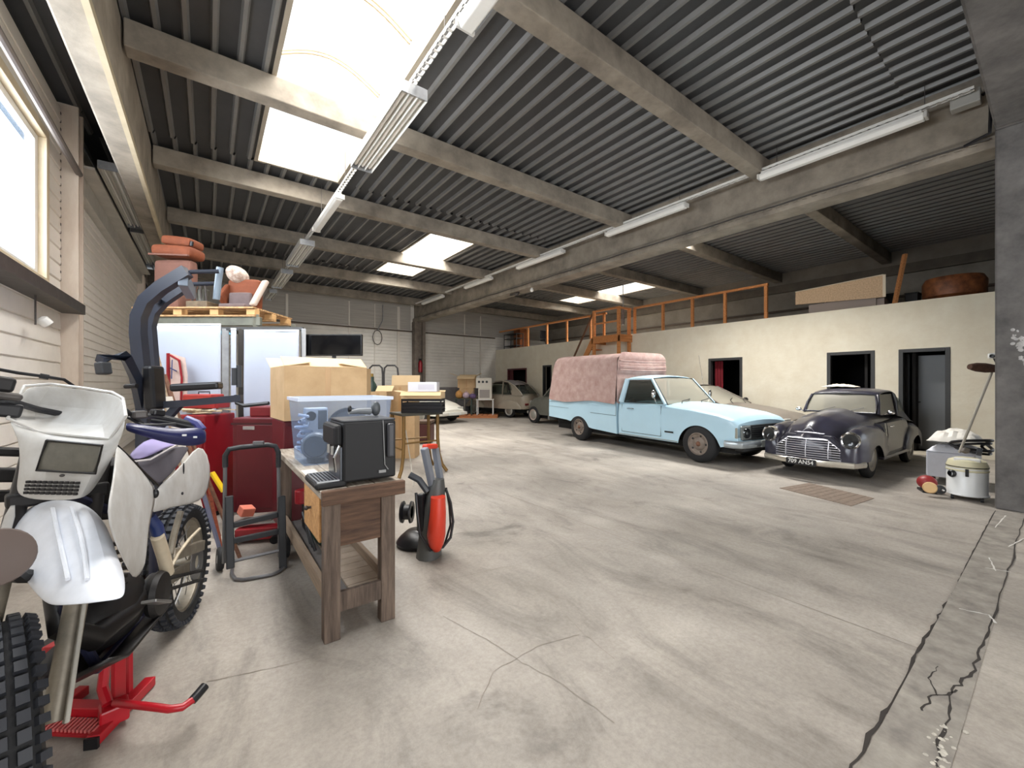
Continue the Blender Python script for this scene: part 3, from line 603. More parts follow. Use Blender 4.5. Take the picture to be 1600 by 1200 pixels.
# ------------------------------------------------------------------ CARS
def wheel(par, x, y, r, w, side, tire=RUB, rimc=None, rr=.6, hub=None, white=None):
    """side: +1 outer face towards +y"""
    s = side; t = thing.__call__ if False else None
    pr = [(r * rr, -w / 2), (r * .86, -w / 2), (r * .97, -w * .38), (r, -w * .25), (r, w * .25), (r * .97, w * .38), (r * .86, w / 2), (r * rr, w / 2), (r * rr, -w / 2)]
    o = build(MB().lathe(pr, (x, y, r), (0, s, 0), 36), 'wheel', tire, par, smooth=True)
    if white: build(MB().lathe([(r * .66, w * .5), (r * .74, w * .515), (r * .84, w * .505)], (x, y, r), (0, s, 0), 36), 'white_wall', white, o, smooth=True)
    R = r * rr
    build(MB().lathe([(R, w * .5), (R * .93, w * .52), (R * .88, w * .40), (R * .60, w * .30), (R * .50, w * .36), (R * .34, w * .42), (.001, w * .42)], (x, y, r), (0, s, 0), 36), 'rim', rimc, o, smooth=True)
    if hub == 'slots':
        mb = MB()
        for k in range(5):
            a = 2 * math.pi * k / 5; mb.ell((x + R * .72 * math.cos(a), y + s * w * .36, r + R * .72 * math.sin(a)), (R * .1, .012, R * .1), n=8, h=6)
        build(mb, 'rim_slot', BLACK, o); build(MB().ell((x, y + s * w * .42, r), (R * .22, .03, R * .22)), 'hub_cap', M('hub_rust', (120, 84, 66), .6, .3, .2, 20), o, smooth=True)
    if hub == 'cap': build(MB().lathe([(R * .74, w * .36), (R * .66, w * .5), (R * .35, w * .6), (.001, w * .63)], (x, y, r), (0, s, 0), 30), 'hub_cap', M('hub_chrome', (170, 168, 160), .35, .6, .15, 8), o, smooth=True)
    return o
def interp(tab, x):
    if x <= tab[0][0]: return tab[0][1]
    for (a, b), (c, d) in zip(tab[:-1], tab[1:]):
        if x <= c:
            t = (x - a) / (c - a); return b + (d - b) * t
    return tab[-1][1]
class Body:
    """lofted shell: tables over x for half width, top, bottom; wheel arches cut from the lower edge"""
    def __init__(s, w, zt, zb, arches=(), tum=.05, zm=.55, r=.08, crown=.04, tub=.9):
        s.w = w; s.zt = zt; s.zb = zb; s.arches = arches; s.tum = tum; s.zm = zm; s.r = r; s.crown = crown; s.tub = tub
    def bot(s, x):
        z = interp(s.zb, x)
        for (ax, ar, az) in s.arches:
            if abs(x - ax) < ar: z = max(z, az + math.sqrt(ar * ar - (x - ax) ** 2) * 1.0)
        return z
    def y(s, x, z): return interp(s.w, x) * (1 - s.tum * ((z - s.zm) / .5) ** 2)
    def section(s, x):
        zt = interp(s.zt, x); zb = min(s.bot(x), zt - .03); r = min(s.r, (zt - zb) * .6); P = []
        for i in range(7):
            z = zb + (zt - r - zb) * i / 6; P.append((s.y(x, z), z))
        ys = s.y(x, zt - r)
        for k in (1, 2, 3): a = k * math.pi / 6; P.append((ys - r * (1 - math.cos(a)) * 1.2, zt - r + r * math.sin(a)))
        yt = P[-1][0]
        for k in (1, 2, 3): P.append((yt * (1 - k / 3), zt + s.crown * (1 - (1 - k / 3) ** 2)))
        return P
    def mesh(s, x0, x1, n=60, caps=True):
        xs = sorted(set([x0 + (x1 - x0) * i / n for i in range(n + 1)] + [a[0] + d * a[1] * q for a in s.arches for d in (-1, 1) for q in (.999, 1.001) if x0 < a[0] + d * a[1] < x1]))
        rows = []
        for x in xs:
            P = s.section(x); rows.append([(x, y, z) for y, z in P] + [(x, -y, z) for y, z in P[::-1][1:]])
        mb = MB().grid(rows); m = len(rows[0])
        if caps: mb.f.append(tuple(range(m))); mb.f.append(tuple(range(len(mb.v) - m, len(mb.v)))[::-1])
        return mb
    def patch(s, x0, x1, z0, z1, side, off=.006, n=10, skew=0, zfun=None):
        rows = []
        for i in range(n + 1):
            x = x0 + (x1 - x0) * i / n; R = []
            for j in range(9):
                b0 = max(z0, s.bot(x) + .01); z = b0 + (z1 - b0) * j / 8; R.append((x + skew * j / 8, side * (s.y(x, z) + off), z))
            rows.append(R)
        return MB().grid(rows)
    def line(s, pts, side, r=.004, off=.004):
        return MB().tube([(x, side * (s.y(x, z) + off), z) for x, z in pts], r, 5)
def quad(a, b, c, d, n=4, bulge=0, nrm=(0, 0, 1)):
    """subdivided quad a-b-c-d"""
    a, b, c, d = map(Vector, (a, b, c, d)); nv = Vector(nrm); rows = []
    for i in range(n + 1):
        R = []
        for j in range(n + 1):
            u = i / n; v = j / n; p = (a * (1 - u) + b * u) * (1 - v) + (d * (1 - u) + c * u) * v
            R.append(p + nv * bulge * (1 - (2 * u - 1) ** 2) * (1 - (2 * v - 1) ** 2 * .3))
        rows.append(R)
    return MB().grid(rows)
SEATC = M('car_seat_brown', (70, 52, 42), .8)
# ---- light blue pickup
hd = math.radians(-97)
P0 = thing('pickup_truck', 'light blue pickup truck with dusty pink canvas cover over the bed', 'pickup truck', (8.19, 7.09, 0), hd, local=True)
BLUE = M('light_blue_paint', (178, 210, 226), .38, 0, .03, 2, 0, .3)
GREYT = M('dark_trim', (46, 48, 50), .5); CREAMR = M('dusty_rim', (128, 116, 106), .6, .2, .2, 14)
AR = ((0, .40, .20), (3.33, .42, .24))
cab = Body([(1.36, .78), (2.6, .80), (3.6, .80), (3.9, .775), (4.03, .74)], [(1.36, 1.0), (2.6, 1.0), (2.75, .985), (3.2, .95), (3.7, .88), (3.95, .81), (4.03, .74)], [(1.36, .30), (3.6, .30), (3.9, .36), (4.03, .40)], AR, .05, .62, .07, .05)
build(cab.mesh(1.36, 4.03, 80), 'cab_body', BLUE, P0, smooth=True, sharp=30)
bed = Body([(-1.28, .80), (1.31, .80)], [(-1.28, 1.05), (1.31, 1.02)], [(-1.28, .52), (-.5, .48), (.5, .34), (1.31, .30)], AR, .03, .7, .02, .0)
bo = build(bed.mesh(-1.28, 1.31, 70), 'cargo_bed', BLUE, P0, smooth=True, sharp=30)
for s in (-1, 1):
    build(bed.line([(-1.27, .93), (1.3, .90)], s, .008), 'bed_crease', BLUE, bo)
    build(bed.line([(.45, .72), (1.3, .70), (1.3, 1.0)], s, .004), 'panel_gap', GREYT, bo)
    build(bed.line([(-1.27, .80), (-.4, .78)], s, .003), 'panel_gap', GREYT, bo)
build(MB().box(-1.1, -.6, .22, 3.9, .6, .34).box(-1.2, -.55, .34, 3.9, .55, .75), 'underbody', M('underbody_dark', (26, 25, 24), .9), P0)
for s in (-1, 1):
    for x in (0, 3.33): wheel(P0, x, s * .70, .335, .19, s, RUB, CREAMR, .6, 'slots')
# doors
for s in (-1, 1):
    d = build(cab.patch(1.46, 2.52, .36, .955, s, .005), 'door', BLUE, P0, smooth=True)
    build(cab.line([(1.46, .96), (1.46, .38), (2.52, .38), (2.52, .97)], s, .006, .006), 'door_gap', GREYT, d)
    build(MB().tube([(1.62, s * (cab.y(1.6, .88) + .012), .88), (1.66, s * (cab.y(1.6, .88) + .03), .885), (1.78, s * (cab.y(1.6, .88) + .03), .885), (1.81, s * (cab.y(1.6, .88) + .012), .88)], .009, 6), 'door_handle', CHROME, d)
    build(cab.patch(2.62, 2.82, .47, .50, s, .01), 'side_badge', BLACK, P0)
build(cab.line([(1.38, .32), (2.9, .32)], -1, .012), 'sill_trim', M('dirty_sill', (150, 160, 160), .6), P0)
# greenhouse: roof, pillars, glass
zr = 1.50
def hw(z): return .765 - .13 * (z - 1.0) / .5
roofpts = []
for i in range(9):
    x = 1.42 + (2.18 - 1.42) * i / 8; zc = zr + .035 * math.sin(math.pi * (i + .8) / 9.6)
    roofpts.append([(x, y, zc + .05 * (1 - (y / .64) ** 2) - (.02 if abs(y) > .62 else 0)) for y in (-.645, -.63, -.5, -.25, 0, .25, .5, .63, .645)])
build(MB().grid(roofpts), 'roof', BLUE, P0, smooth=True, solid=.03, sub=1)
for s in (-1, 1):
    build(MB().bar((2.60, s * .755, 1.0), (2.16, s * hw(zr), zr + .01), .05, .045), 'windscreen_pillar', BLUE, P0, bevel=.01)
    build(MB().bar((1.42, s * .755, 1.0), (1.50, s * hw(zr), zr + .01), .05, .12), 'rear_pillar', BLUE, P0, bevel=.012)
    build(MB().bar((1.46, s * hw(zr), zr + .0), (2.17, s * hw(zr), zr + .0), .03, .03), 'door_frame', BLUE, P0, bevel=.006)
    build(quad((1.52, s * .75, 1.01), (2.56, s * .75, 1.01), (2.13, s * hw(zr - .01), zr - .01), (1.56, s * hw(zr - .01), zr - .01)), 'side_window', GLASS, P0)
    build(MB().tube([(1.52, s * .757, 1.015), (2.55, s * .757, 1.015), (2.13, s * (hw(zr - .01) + .004), zr - .015), (1.57, s * (hw(zr - .01) + .004), zr - .015), (1.52, s * .757, 1.015)], .009, 5), 'window_seal', BLACK, P0)
ws = build(quad((2.62, -.72, .995), (2.62, .72, .995), (2.17, hw(zr) - .02, zr + .01), (2.17, -hw(zr) + .02, zr + .01), 8, .05, (.7, 0, .7)), 'windscreen', DGLASS, P0, smooth=True)
build(MB().tube([(2.625, -.72, 1.0), (2.68, 0, 1.0), (2.625, .72, 1.0), (2.175, .6, zr + .015), (2.2, 0, zr + .03), (2.175, -.6, zr + .015), (2.625, -.72, 1.0)], .011, 5), 'windscreen_seal', BLACK, ws)
for y in (-.45, .15): build(MB().tube([(2.74, y, 1.03), (2.66, y + .1, 1.06), (2.60, y + .42, 1.1)], .008, 5), 'wiper', BLACK, P0)
build(quad((1.40, -.7, 1.03), (1.40, .7, 1.03), (1.45, .6, zr - .03), (1.45, -.6, zr - .03)), 'rear_window', GLASS, P0)
build(MB().box(1.36, -.74, .3, 1.42, .74, 1.04), 'cab_rear_wall', BLUE, P0)
build(MB().box(1.55, -.62, .55, 1.95, .62, .95).box(1.5, -.62, .7, 1.65, .62, 1.12), 'bench_seat', SEATC, P0, bevel=.04)
build(MB().lathe([(.17, -.01), (.185, 0), (.17, .012)], (2.2, .36, 1.03), (-.8, 0, .5), 20), 'steering_wheel', BLACK, P0)
for s in (-1, 1):
    build(MB().tube([(2.42, s * .79, 1.02), (2.45, s * .86, 1.06), (2.43, s * .88, 1.14)], .008, 6), 'mirror_arm', CHROME, P0)
    build(MB().ell((2.42, s * .885, 1.2), (.03, .05, .08)), 'wing_mirror', CHROME, P0, smooth=True)
build(MB().tube([(2.52, .60, 1.02), (2.3, .66, 2.02)], .003, 5), 'aerial', CHROME, P0)
# nose
gr = build(MB().box(3.98, -.62, .46, 4.055, .62, .71), 'grille', GREYT, P0, bevel=.01)
for i in range(6):
    build(MB().box(4.05, -.40, .485 + i * .036, 4.068, .40, .497 + i * .036), 'grille_slat', M('grille_grey', (90, 92, 92), .4, .5), gr)
for s in (-1, 1):
    h = build(MB().prism([(.42, .49), (.66, .47), (.68, .70), (.44, .71)], lambda u, v, t: (t - .06 * (u - .42), s * u, v), 3.98, 4.075), 'headlight', M('lamp_glass', (128, 132, 130), .15, .3), P0, bevel=.012)
    build(MB().lathe([(.001, .0), (.05, .012), (.085, .02), (.09, .0)], (4.062, s * .55, .585), (1, 0, 0), 18), 'reflector', M('refl', (100, 104, 106), .1, .9), h, smooth=True)
    build(MB().box(3.9, s * .70 - .05, .50, 4.03, s * .70 + .05, .68), 'indicator', M('lamp_clear', (150, 150, 140), .2), P0, bevel=.012)
    build(MB().box(3.96, s * .52 - .06, .36, 4.10, s * .52 + .06, .40), 'fog_lamp', GREYT, P0)
build(MB().tube([(3.84, -.80, .40), (3.98, -.79, .40), (4.08, -.72, .40), (4.12, -.35, .40), (4.12, .35, .40), (4.08, .72, .40), (3.98, .79, .40), (3.84, .80, .40)], .06, 8, flat=.5), 'bumper', M('dull_chrome', (176, 184, 188), .3, .6, .1, 8), P0, smooth=True)
build(MB().box(4.13, -.26, .345, 4.15, .26, .455), 'number_plate', M('plate_grey', (190, 196, 190), .4), P0)
build(MB().box(3.9, -.6, .28, 4.05, .6, .4), 'front_valance', GREYT, P0)
build(MB().box(-1.36, -.78, .42, -1.30, .78, .52), 'rear_bumper', M('rear_grey', (90, 90, 88), .5), P0)
# canvas cover
TARP = M('dusty_pink_canvas', (180, 156, 149), .95, 0, .1, 5, .5, 0, (1, 1, 1), (160, 128, 122), bscale=9)
rows = []
for i in range(33):
    x = -1.24 + (1.32 + 1.24) * i / 32; zt = 2.10 - .04 * (x + 1.2) / 2.5; sag = .012 * math.sin(i * 1.3) + .01 * math.sin(i * 2.9); P = []
    pr = [(.835, .97), (.83, 1.15), (.815, 1.4), (.80, 1.65), (.785, 1.9), (.75, zt - .06), (.66, zt), (.4, zt + .045), (0, zt + .06)]
    for k, (y, z) in enumerate(pr):
        wv = .012 * math.sin(x * 9 + k * 1.7) + .008 * math.sin(x * 21 + k); lean = .22 * max(0, (z - 1.0)) / 1.1 * (1 if i < 3 else 0) * (3 - i) / 3
        P.append((x + lean, y + wv * (k < 7), z + (sag if k > 5 else 0) + (.03 * math.sin(x * 3) if k == 0 else 0)))
    rows.append(P + [(a, -b, c) for a, b, c in P[::-1][1:]])
n = len(rows[0]); tp = MB().grid(rows)
def endwall(row, dx):
    rr = [row]; cx = sum(p[0] for p in row) / n
    for k in (1, 2, 3, 4):
        f = 1 - k / 4; rr.append([(p[0] + dx * k * .25 + .02 * math.sin(p[2] * 22 + k), p[1] * f, 1.0 + (p[2] - 1.0) * (f * .35 + .65) if k < 4 else 1.0 + (p[2] - 1.0) * .6) for p in row])
    return rr
ct = build(tp, 'canvas_cover', TARP, P0, smooth=True, sharp=50, sub=1)
cap = [(y, z) for _, y, z in rows[-1]]
mb = MB(); R = []
for j in range(15):
    t = j / 14; zz = .97 + (2.12 - .97) * t; ww = .82 - .06 * t - (.12 if j == 14 else 0) - (.03 if j == 13 else 0)
    R.append([(1.33 + .02 * math.sin(zz * 26) * (zz > 1.5) + .008 * math.sin(u * 9 + zz * 7), (u / 6 - 1) * ww, zz) for u in range(13)])
build(MB().grid(R), 'front_flap', TARP, ct, smooth=True, sub=1)
R = [[(x - 2.57 + .2 * max(0, z - 1.0) / 1.1, y, z) for x, y, z in r] for r in R]
build(MB().grid(R), 'rear_flap', TARP, ct, smooth=True, sub=1)
for zz in (1.92, 1.80, 1.72):
    build(MB().tube([(1.36, -.74, zz), (1.375, 0, zz - .015), (1.36, .74, zz)], .012, 6), 'rolled_fold', TARP, ct, smooth=True)
# ---- generic closed saloon greenhouse
def greenhouse(par, paint, A, B, C, Dp, zb, zt, wb, wt, glass, frame=BLACK, roofsub=True, crown=.05, mid=None):
    """A windscreen base x, B windscreen top x, C rear roof x, Dp rear glass base x"""
    R = []
    for i in range(9):
        x = B + (C - B) * i / 8; e = .03 * math.sin(math.pi * i / 8)
        R.append([(x, y * wt, zt + e + crown * (1 - y * y)) for y in (-1.0, -.93, -.7, -.35, 0, .35, .7, .93, 1.0)])
    build(MB().grid(R), 'roof', paint, par, smooth=True, solid=.03, sub=1)
    for s in (-1, 1):
        build(MB().bar((A, s * wb, zb), (B, s * wt, zt), .045, .05), 'windscreen_pillar', paint, par, bevel=.012)
        build(MB().bar((Dp, s * wb, zb), (C, s * wt, zt), .06, .09), 'rear_pillar', paint, par, bevel=.015)
        build(MB().bar((B, s * wt, zt), (C, s * wt, zt), .035, .035), 'roof_rail', paint, par, bevel=.008)
        m = mid if mid is not None else (A + Dp) / 2; mt = max(min(m, B), C)
        build(MB().bar((m, s * wb, zb), (mt, s * wt, zt), .03, .06), 'centre_pillar', paint, par, bevel=.006)
        g = .012
        build(quad((A - .05, s * (wb - g), zb), (m, s * (wb - g), zb), (mt, s * (wt - g), zt), (B - .02, s * (wt - g), zt)), 'side_window', glass, par)
        build(quad((m, s * (wb - g), zb), (Dp + .05, s * (wb - g), zb), (C + .02, s * (wt - g), zt), (mt, s * (wt - g), zt)), 'side_window', glass, par)
    build(quad((A, -wb, zb), (A, wb, zb), (B, wt, zt), (B, -wt, zt), 8, .06, (.6, 0, .6)), 'windscreen', glass if glass is not GLASS else DGLASS, par, smooth=True)
    build(quad((Dp, -wb, zb), (Dp, wb, zb), (C, wt, zt), (C, -wt, zt), 8, .05, (-.6, 0, .6)), 'rear_window', glass, par, smooth=True)
    build(MB().box((A + Dp) / 2 - .1, -wb + .1, zb - .4, (A + Dp) / 2 + .25, wb - .1, zb - .05).box(Dp + .5, -wb + .1, zb - .4, Dp + .62, wb - .1, zb + .12), 'seats', SEATC, par, bevel=.04)
# ---- dark blue vintage coupe (local x forward)
V = thing('vintage_coupe', 'dusty dark blue vintage coupe with chrome slat grille, parked beside the dark doorway', 'car', (10.1, 2.21, 0), math.radians(178.5), local=True); V.scale = (.98, .90, .98)
NB = M('faded_navy_paint', (50, 50, 66), .3, 0, .12, 2.2, .03, .3, (1, 1, 1), (44, 42, 48)); WB = 2.2
VA = ((0, .33, .16), (WB, .33, .18))
vb = Body([(-.95, .36), (-.8, .46), (-.3, .56), (.3, .60), (1.3, .60), (1.75, .58), (2.2, .54), (2.6, .47), (2.9, .40), (3.0, .30)],
          [(-.95, .45), (-.85, .58), (-.5, .78), (0, .88), (.5, .93), (1.35, .95), (1.6, .945), (2.1, .915), (2.5, .86), (2.75, .79), (2.92, .68), (3.0, .52)],
          [(-.95, .28), (3.0, .28)], (), .22, .45, .22, .07)
build(vb.mesh(-.95, 3.0, 70), 'body', NB, V, smooth=True, sharp=60)
vs_ = Body([(.2, .665), (1.7, .67)], [(.2, .86), (1.7, .80)], [(.2, .27), (1.7, .27)], (), .1, .5, .14, 0)
build(vs_.mesh(.25, 1.66, 30), 'side_shell', NB, V, smooth=True)
def fender(x0, x1, yc, hw_, zt_, zb_, ar, name, par=V):
    rows = []; N = 26
    for i in range(N + 1):
        x = x0 + (x1 - x0) * i / N; t = interp(zt_, x); b = interp(zb_, x)
        if abs(x - ar[0]) < ar[1]: b = max(b, ar[2] + math.sqrt(ar[1] ** 2 - (x - ar[0]) ** 2))
        b = min(b, t - .02); w = interp(hw_, x); c = interp(yc, x); R = []
        R.append((x, c + w, b))
        for k in range(11):
            a = math.pi * k / 10; R.append((x, c + w * math.cos(a), max(b, t - w * 1.3) + min(w * 1.3, t - b) * math.sin(a)))
        R.append((x, c - w, b)); rows.append(R)
    mb = MB().grid(rows); m = len(rows[0]); mb.f.append(tuple(range(m))); mb.f.append(tuple(range(len(mb.v) - m, len(mb.v)))[::-1])
    return mb
for s in (-1, 1):
    mb = fender(1.28, 2.98, [(1.2, s * .58), (2.2, s * .56), (2.98, s * .54)], [(1.2, .06), (1.5, .10), (1.9, .145), (2.6, .155), (2.9, .13), (2.98, .10)], [(1.28, .48), (1.5, .66), (1.85, .77), (2.3, .80), (2.7, .77), (2.88, .70), (2.98, .55)], [(1.2, .28), (2.98, .30)], (WB, .335, .17), 'f')
    build(mb, 'front_fender', NB, V, smooth=True, sharp=70)
    mb = fender(-.72, .55, [(-.7, s * .58), (.5, s * .62)], [(-.72, .08), (-.4, .14), (0, .15), (.4, .10), (.55, .06)], [(-.72, .40), (-.5, .62), (-.1, .72), (.2, .70), (.45, .56), (.55, .40)], [(-.72, .28), (.55, .28)], (0, .335, .17), 'r')
    build(mb, 'rear_fender', NB, V, smooth=True, sharp=70)
    # headlight in fender
    h = build(MB().lathe([(.12, -.10), (.125, -.02), (.125, .0), (.108, .02), (.095, .008)], (2.975, s * .575, .62), (1, s * .12, 0), 24), 'headlight_ring', CHROME, V, smooth=True)
    build(MB().lathe([(.095, .005), (.05, .0), (.001, -.02)], (2.975, s * .575, .62), (1, s * .12, 0), 20), 'headlight_lens', M('dark_lens', (48, 50, 52), .1, .2), h, smooth=True)
    build(MB().ell((2.95, s * .6, .46), (.03, .05, .03)), 'indicator', M('red_lens', (120, 34, 38), .3), V, smooth=True)
    for x in (0, WB): wheel(V, x, s * .575, .30, .13, s, RUB, M('wheel_cream', (150, 144, 132), .5, .1, .1, 9), .66, 'cap', M('old_whitewall', (150, 144, 134), .7, 0, .1, 9) if x == 0 else None)
    d = build(vs_.patch(.62, 1.52, .33, .80, s, .006), 'door', NB, V, smooth=True)
    build(vs_.line([(.62, .82), (.62, .33), (1.52, .33), (1.52, .80)], s, .005), 'door_gap', BLACK, d)
    build(MB().tube([(1.44, s * .675, .74), (1.42, s * .70, .745), (1.33, s * .70, .745)], .009, 6), 'door_handle', CHROME, d)
    build(vs_.line([(1.58, .45), (1.60, .80)], s, .012, .008), 'chrome_strip', M('strip_chrome', (190, 186, 172), .35, .5), V)
    build(MB().bar((.3, s * .66, .27), (1.85, s * .66, .27), .08, .05), 'running_board', NB, V, bevel=.01)
# cabin
zb, zt = .93, 1.30
def ring(x, w, z): return x, w, z
R = []
prof = [(1.40, 1.28, .50), (1.25, 1.325, .52), (1.0, 1.35, .53), (.7, 1.345, .53), (.45, 1.30, .52), (.2, 1.20, .50), (-.05, 1.06, .47), (-.3, .90, .42), (-.5, .80, .38)]
for x, z, w in prof: R.append([(x, y * w, z - .05 * abs(y) ** 3 * 1.0 + .0) for y in (-1, -.9, -.65, -.3, 0, .3, .65, .9, 1)])
build(MB().grid(R), 'roof', NB, V, smooth=True, solid=.03, sub=1)
for s in (-1, 1):
    build(MB().tube([(1.60, s * .565, .93), (1.50, s * .54, 1.10), (1.39, s * .50, 1.24)], .026, 8), 'windscreen_pillar', NB, V, smooth=True)
    build(MB().tube([(.62, s * .575, .88), (.60, s * .55, 1.1), (.66, s * .52, 1.27)], .024, 8), 'centre_pillar', NB, V, smooth=True)
    build(MB().grid([[(x, s * (w + .0), z - .05) for x, z, w in prof[3:]], [(x, s * .585, max(.70, .88 - (.62 - x) * .15)) for x in (.62, .4, .2, 0, -.3, -.5)]]), 'rear_quarter', NB, V, smooth=True)
    build(quad((1.56, s * .555, .92), (.64, s * .57, .90), (.68, s * .515, 1.26), (1.37, s * .49, 1.25)), 'side_window', DGLASS, V)
    build(quad((.52, s * .588, .95), (.18, s * .588, .93), (.30, s * .548, 1.16), (.5, s * .548, 1.2)), 'quarter_window', GLASS, V)
    build(MB().tube([(1.50, s * .60, .93), (1.50, s * .68, .96)], .008, 6), 'mirror_arm', CHROME, V); build(MB().ell((1.50, s * .70, .97), (.02, .055, .035)), 'wing_mirror', CHROME, V, smooth=True)
w_ = build(quad((1.62, -.53, .945), (1.62, .53, .945), (1.42, .475, 1.26), (1.42, -.475, 1.26), 8, .05, (.8, 0, .3)), 'windscreen', DGLASS, V, smooth=True)
build(MB().tube([(1.625, -.53, .95), (1.68, 0, .95), (1.625, .53, .95), (1.53, .52, 1.12), (1.43, .47, 1.25), (1.47, 0, 1.27), (1.43, -.47, 1.25), (1.53, -.52, 1.12), (1.625, -.53, .95)], .014, 6), 'windscreen_frame', NB, w_, smooth=True)
for y in (-.3, .12): build(MB().tube([(1.69, y, .955), (1.68, y + .1, .99), (1.66, y + .26, 1.04)], .005, 5), 'wiper', BLACK, w_)
build(MB().box(.8, -.45, .5, 1.1, .45, .8).box(.72, -.45, .6, .85, .45, 1.0), 'bench_seat', SEATC, V, bevel=.04)
build(MB().lathe([(.15, -.01), (.165, 0), (.15, .012)], (1.32, .26, .93), (-.8, 0, .5), 20), 'steering_wheel', M('cream_wheel', (200, 190, 170), .4), V)
# grille
gp = [(.16, .61), (.28, .60), (.46, .46), (.46, .31), (-.46, .31), (-.46, .46), (-.28, .60), (-.16, .61)]
gf = build(MB().prism([(-.34, .66), (.34, .66), (.50, .46), (.50, .28), (-.50, .28), (-.50, .46)], lambda u, v, t: (t - .09 * abs(u) - .15 * max(0, v - .4), u, v), 2.85, 3.0), 'nose_panel', NB, V, bevel=.03)
gl = build(MB().prism(gp, lambda u, v, t: (t - .09 * abs(u) - .15 * max(0, v - .4), u, v), 2.97, 3.01), 'grille', BLACK, V)
SL = M('grille_chrome', (214, 214, 222), .25, .55)
for i in range(9):
    z = .325 + i * .034; w = .455 if z < .46 else .455 - (z - .46) * 1.25
    build(MB().tube([(3.03 - .09 * w - .15 * max(0, z - .4), -w, z), (3.035 - .15 * max(0, z - .4), 0, z), (3.03 - .09 * w - .15 * max(0, z - .4), w, z)], .0065, 6), 'grille_slat', SL, gl)
for y in (-.3, 0, .3): build(MB().tube([(3.035 - .09 * abs(y), y, .32), (3.035 - .09 * abs(y), y, .45), (3.03 - .09 * abs(y) - .03, y, .585)], .008, 6), 'grille_bar', SL, gl)
build(MB().tube([(3.0 - .09 * abs(u) - .15 * max(0, v - .4) + .02, u, v) for u, v in gp + gp[:1]], .009, 6), 'grille_frame', SL, gl)
# ornament and chrome brow
build(MB().prism([(-.09, 0), (0, .10), (.09, 0), (0, -.015)], lambda u, v, t: (t - .35 * v, u, .70 + v), 2.86, 2.92), 'bonnet_badge', M('badge_silver', (190, 190, 196), .3, .7), V, bevel=.006)
build(MB().tube([(2.78, -.34, .67), (2.93, -.15, .685), (2.95, 0, .69), (2.93, .15, .685), (2.78, .34, .67)], .009, 6), 'chrome_brow', SL, V)
bp = build(MB().tube([(2.75, -.70, .27), (3.0, -.62, .27), (3.14, -.3, .27), (3.17, 0, .27), (3.14, .3, .27), (3.0, .62, .27), (2.75, .70, .27)], .045, 8, flat=.6), 'bumper', M('bumper_chrome', (206, 202, 190), .25, .7, .08, 10), V, smooth=True)
pl = build(MB().box(3.20, -.21, .22, 3.215, .21, .32), 'number_plate', M('plate_black', (22, 22, 24), .4), V, bevel=.004)
text('709 AN54', 'plate_lettering', .085, M('plate_white', (235, 235, 230), .5), pl, Matrix.Translation((3.217, 0, .27)) @ Matrix.Rotation(math.radians(90), 4, 'Z') @ Matrix.Rotation(math.radians(90), 4, 'X'))
build(MB().box(-.7, -.45, .18, 2.8, .45, .32).box(1.7, -.4, .3, 2.7, .4, .6), 'underbody', MC['underbody_dark'], V)
rag = thing('crumpled_cloth', 'crumpled cream cloth lying on the roof of the vintage coupe', 'cloth', (9.15, 2.35, 1.34))
rows = []
for i in range(13):
    rows.append([(8.98 + .36 * i / 12 + .015 * random.random(), 2.15 + .5 * j / 12, 1.345 + .07 * abs(math.sin(i * 1.3 + j * 1.1) * math.cos(j * .9 - i * .7)) * (math.sin(math.pi * i / 12) * math.sin(math.pi * j / 12)) ** .5 + .03 * random.random() * math.sin(math.pi * j / 12)) for j in range(13)])
build(MB().grid(rows), 'cloth_folds', M('cream_cloth', (226, 216, 196), .9), rag, smooth=True, solid=.006, sub=1)
# ---- grey saloon behind
Gc = thing('grey_saloon', 'dusty grey saloon car parked behind the light blue pickup by the cream wall', 'car', (10.3, 6.75, 0), math.radians(-92), local=True)
GP = M('dusty_grey_paint', (112, 104, 96), .45, .1, .12, 2, .03, .2)
GA = ((0, .36, .2), (2.55, .36, .2))
gb = Body([(-.85, .70), (-.5, .80), (2.6, .81), (3.2, .78), (3.42, .68)], [(-.85, .85), (0, .93), (2.0, .92), (2.6, .84), (3.2, .73), (3.42, .62)], [(-.85, .3), (3.42, .3)], GA, .07, .55, .08, .05)
build(gb.mesh(-.85, 3.42, 70), 'body', GP, Gc, smooth=True, sharp=35)
greenhouse(Gc, GP, 2.05, 1.25, .1, -.45, .92, 1.33, .72, .58, DGLASS)
for s in (-1, 1):
    for x in (0, 2.55): wheel(Gc, x, s * .71, .30, .18, s, RUB, M('alloy', (150, 150, 148), .4, .5), .64, 'cap')
    build(MB().box(3.22, s * .58 - .16, .58, 3.40, s * .58 + .12, .68), 'headlight', M('lamp_glass2', (160, 160, 156), .15), Gc, bevel=.02)
    build(MB().ell((1.85, s * .87, 1.0), (.05, .09, .06)), 'wing_mirror', BLACK, Gc, smooth=True)
    build(gb.line([(1.95, .86), (1.95, .4)], s, .004), 'door_gap', BLACK, Gc); build(gb.line([(1.0, .88), (1.0, .4)], s, .004), 'door_gap', BLACK, Gc)
build(MB().box(3.36, -.4, .5, 3.44, .4, .6), 'grille', BLACK, Gc); build(MB().box(3.38, -.75, .34, 3.5, .75, .5), 'bumper', M('bumper_dark', (60, 58, 56), .6), Gc, bevel=.03)
for y in (-.3, .3): build(MB().tube([(2.12, y, .95), (1.98, y + .15, 1.02), (1.9, y + .4, 1.06)], .008, 5), 'wiper', BLACK, Gc)
build(MB().box(-.6, -.6, .2, 3.2, .6, .5), 'underbody', MC['underbody_dark'], Gc)
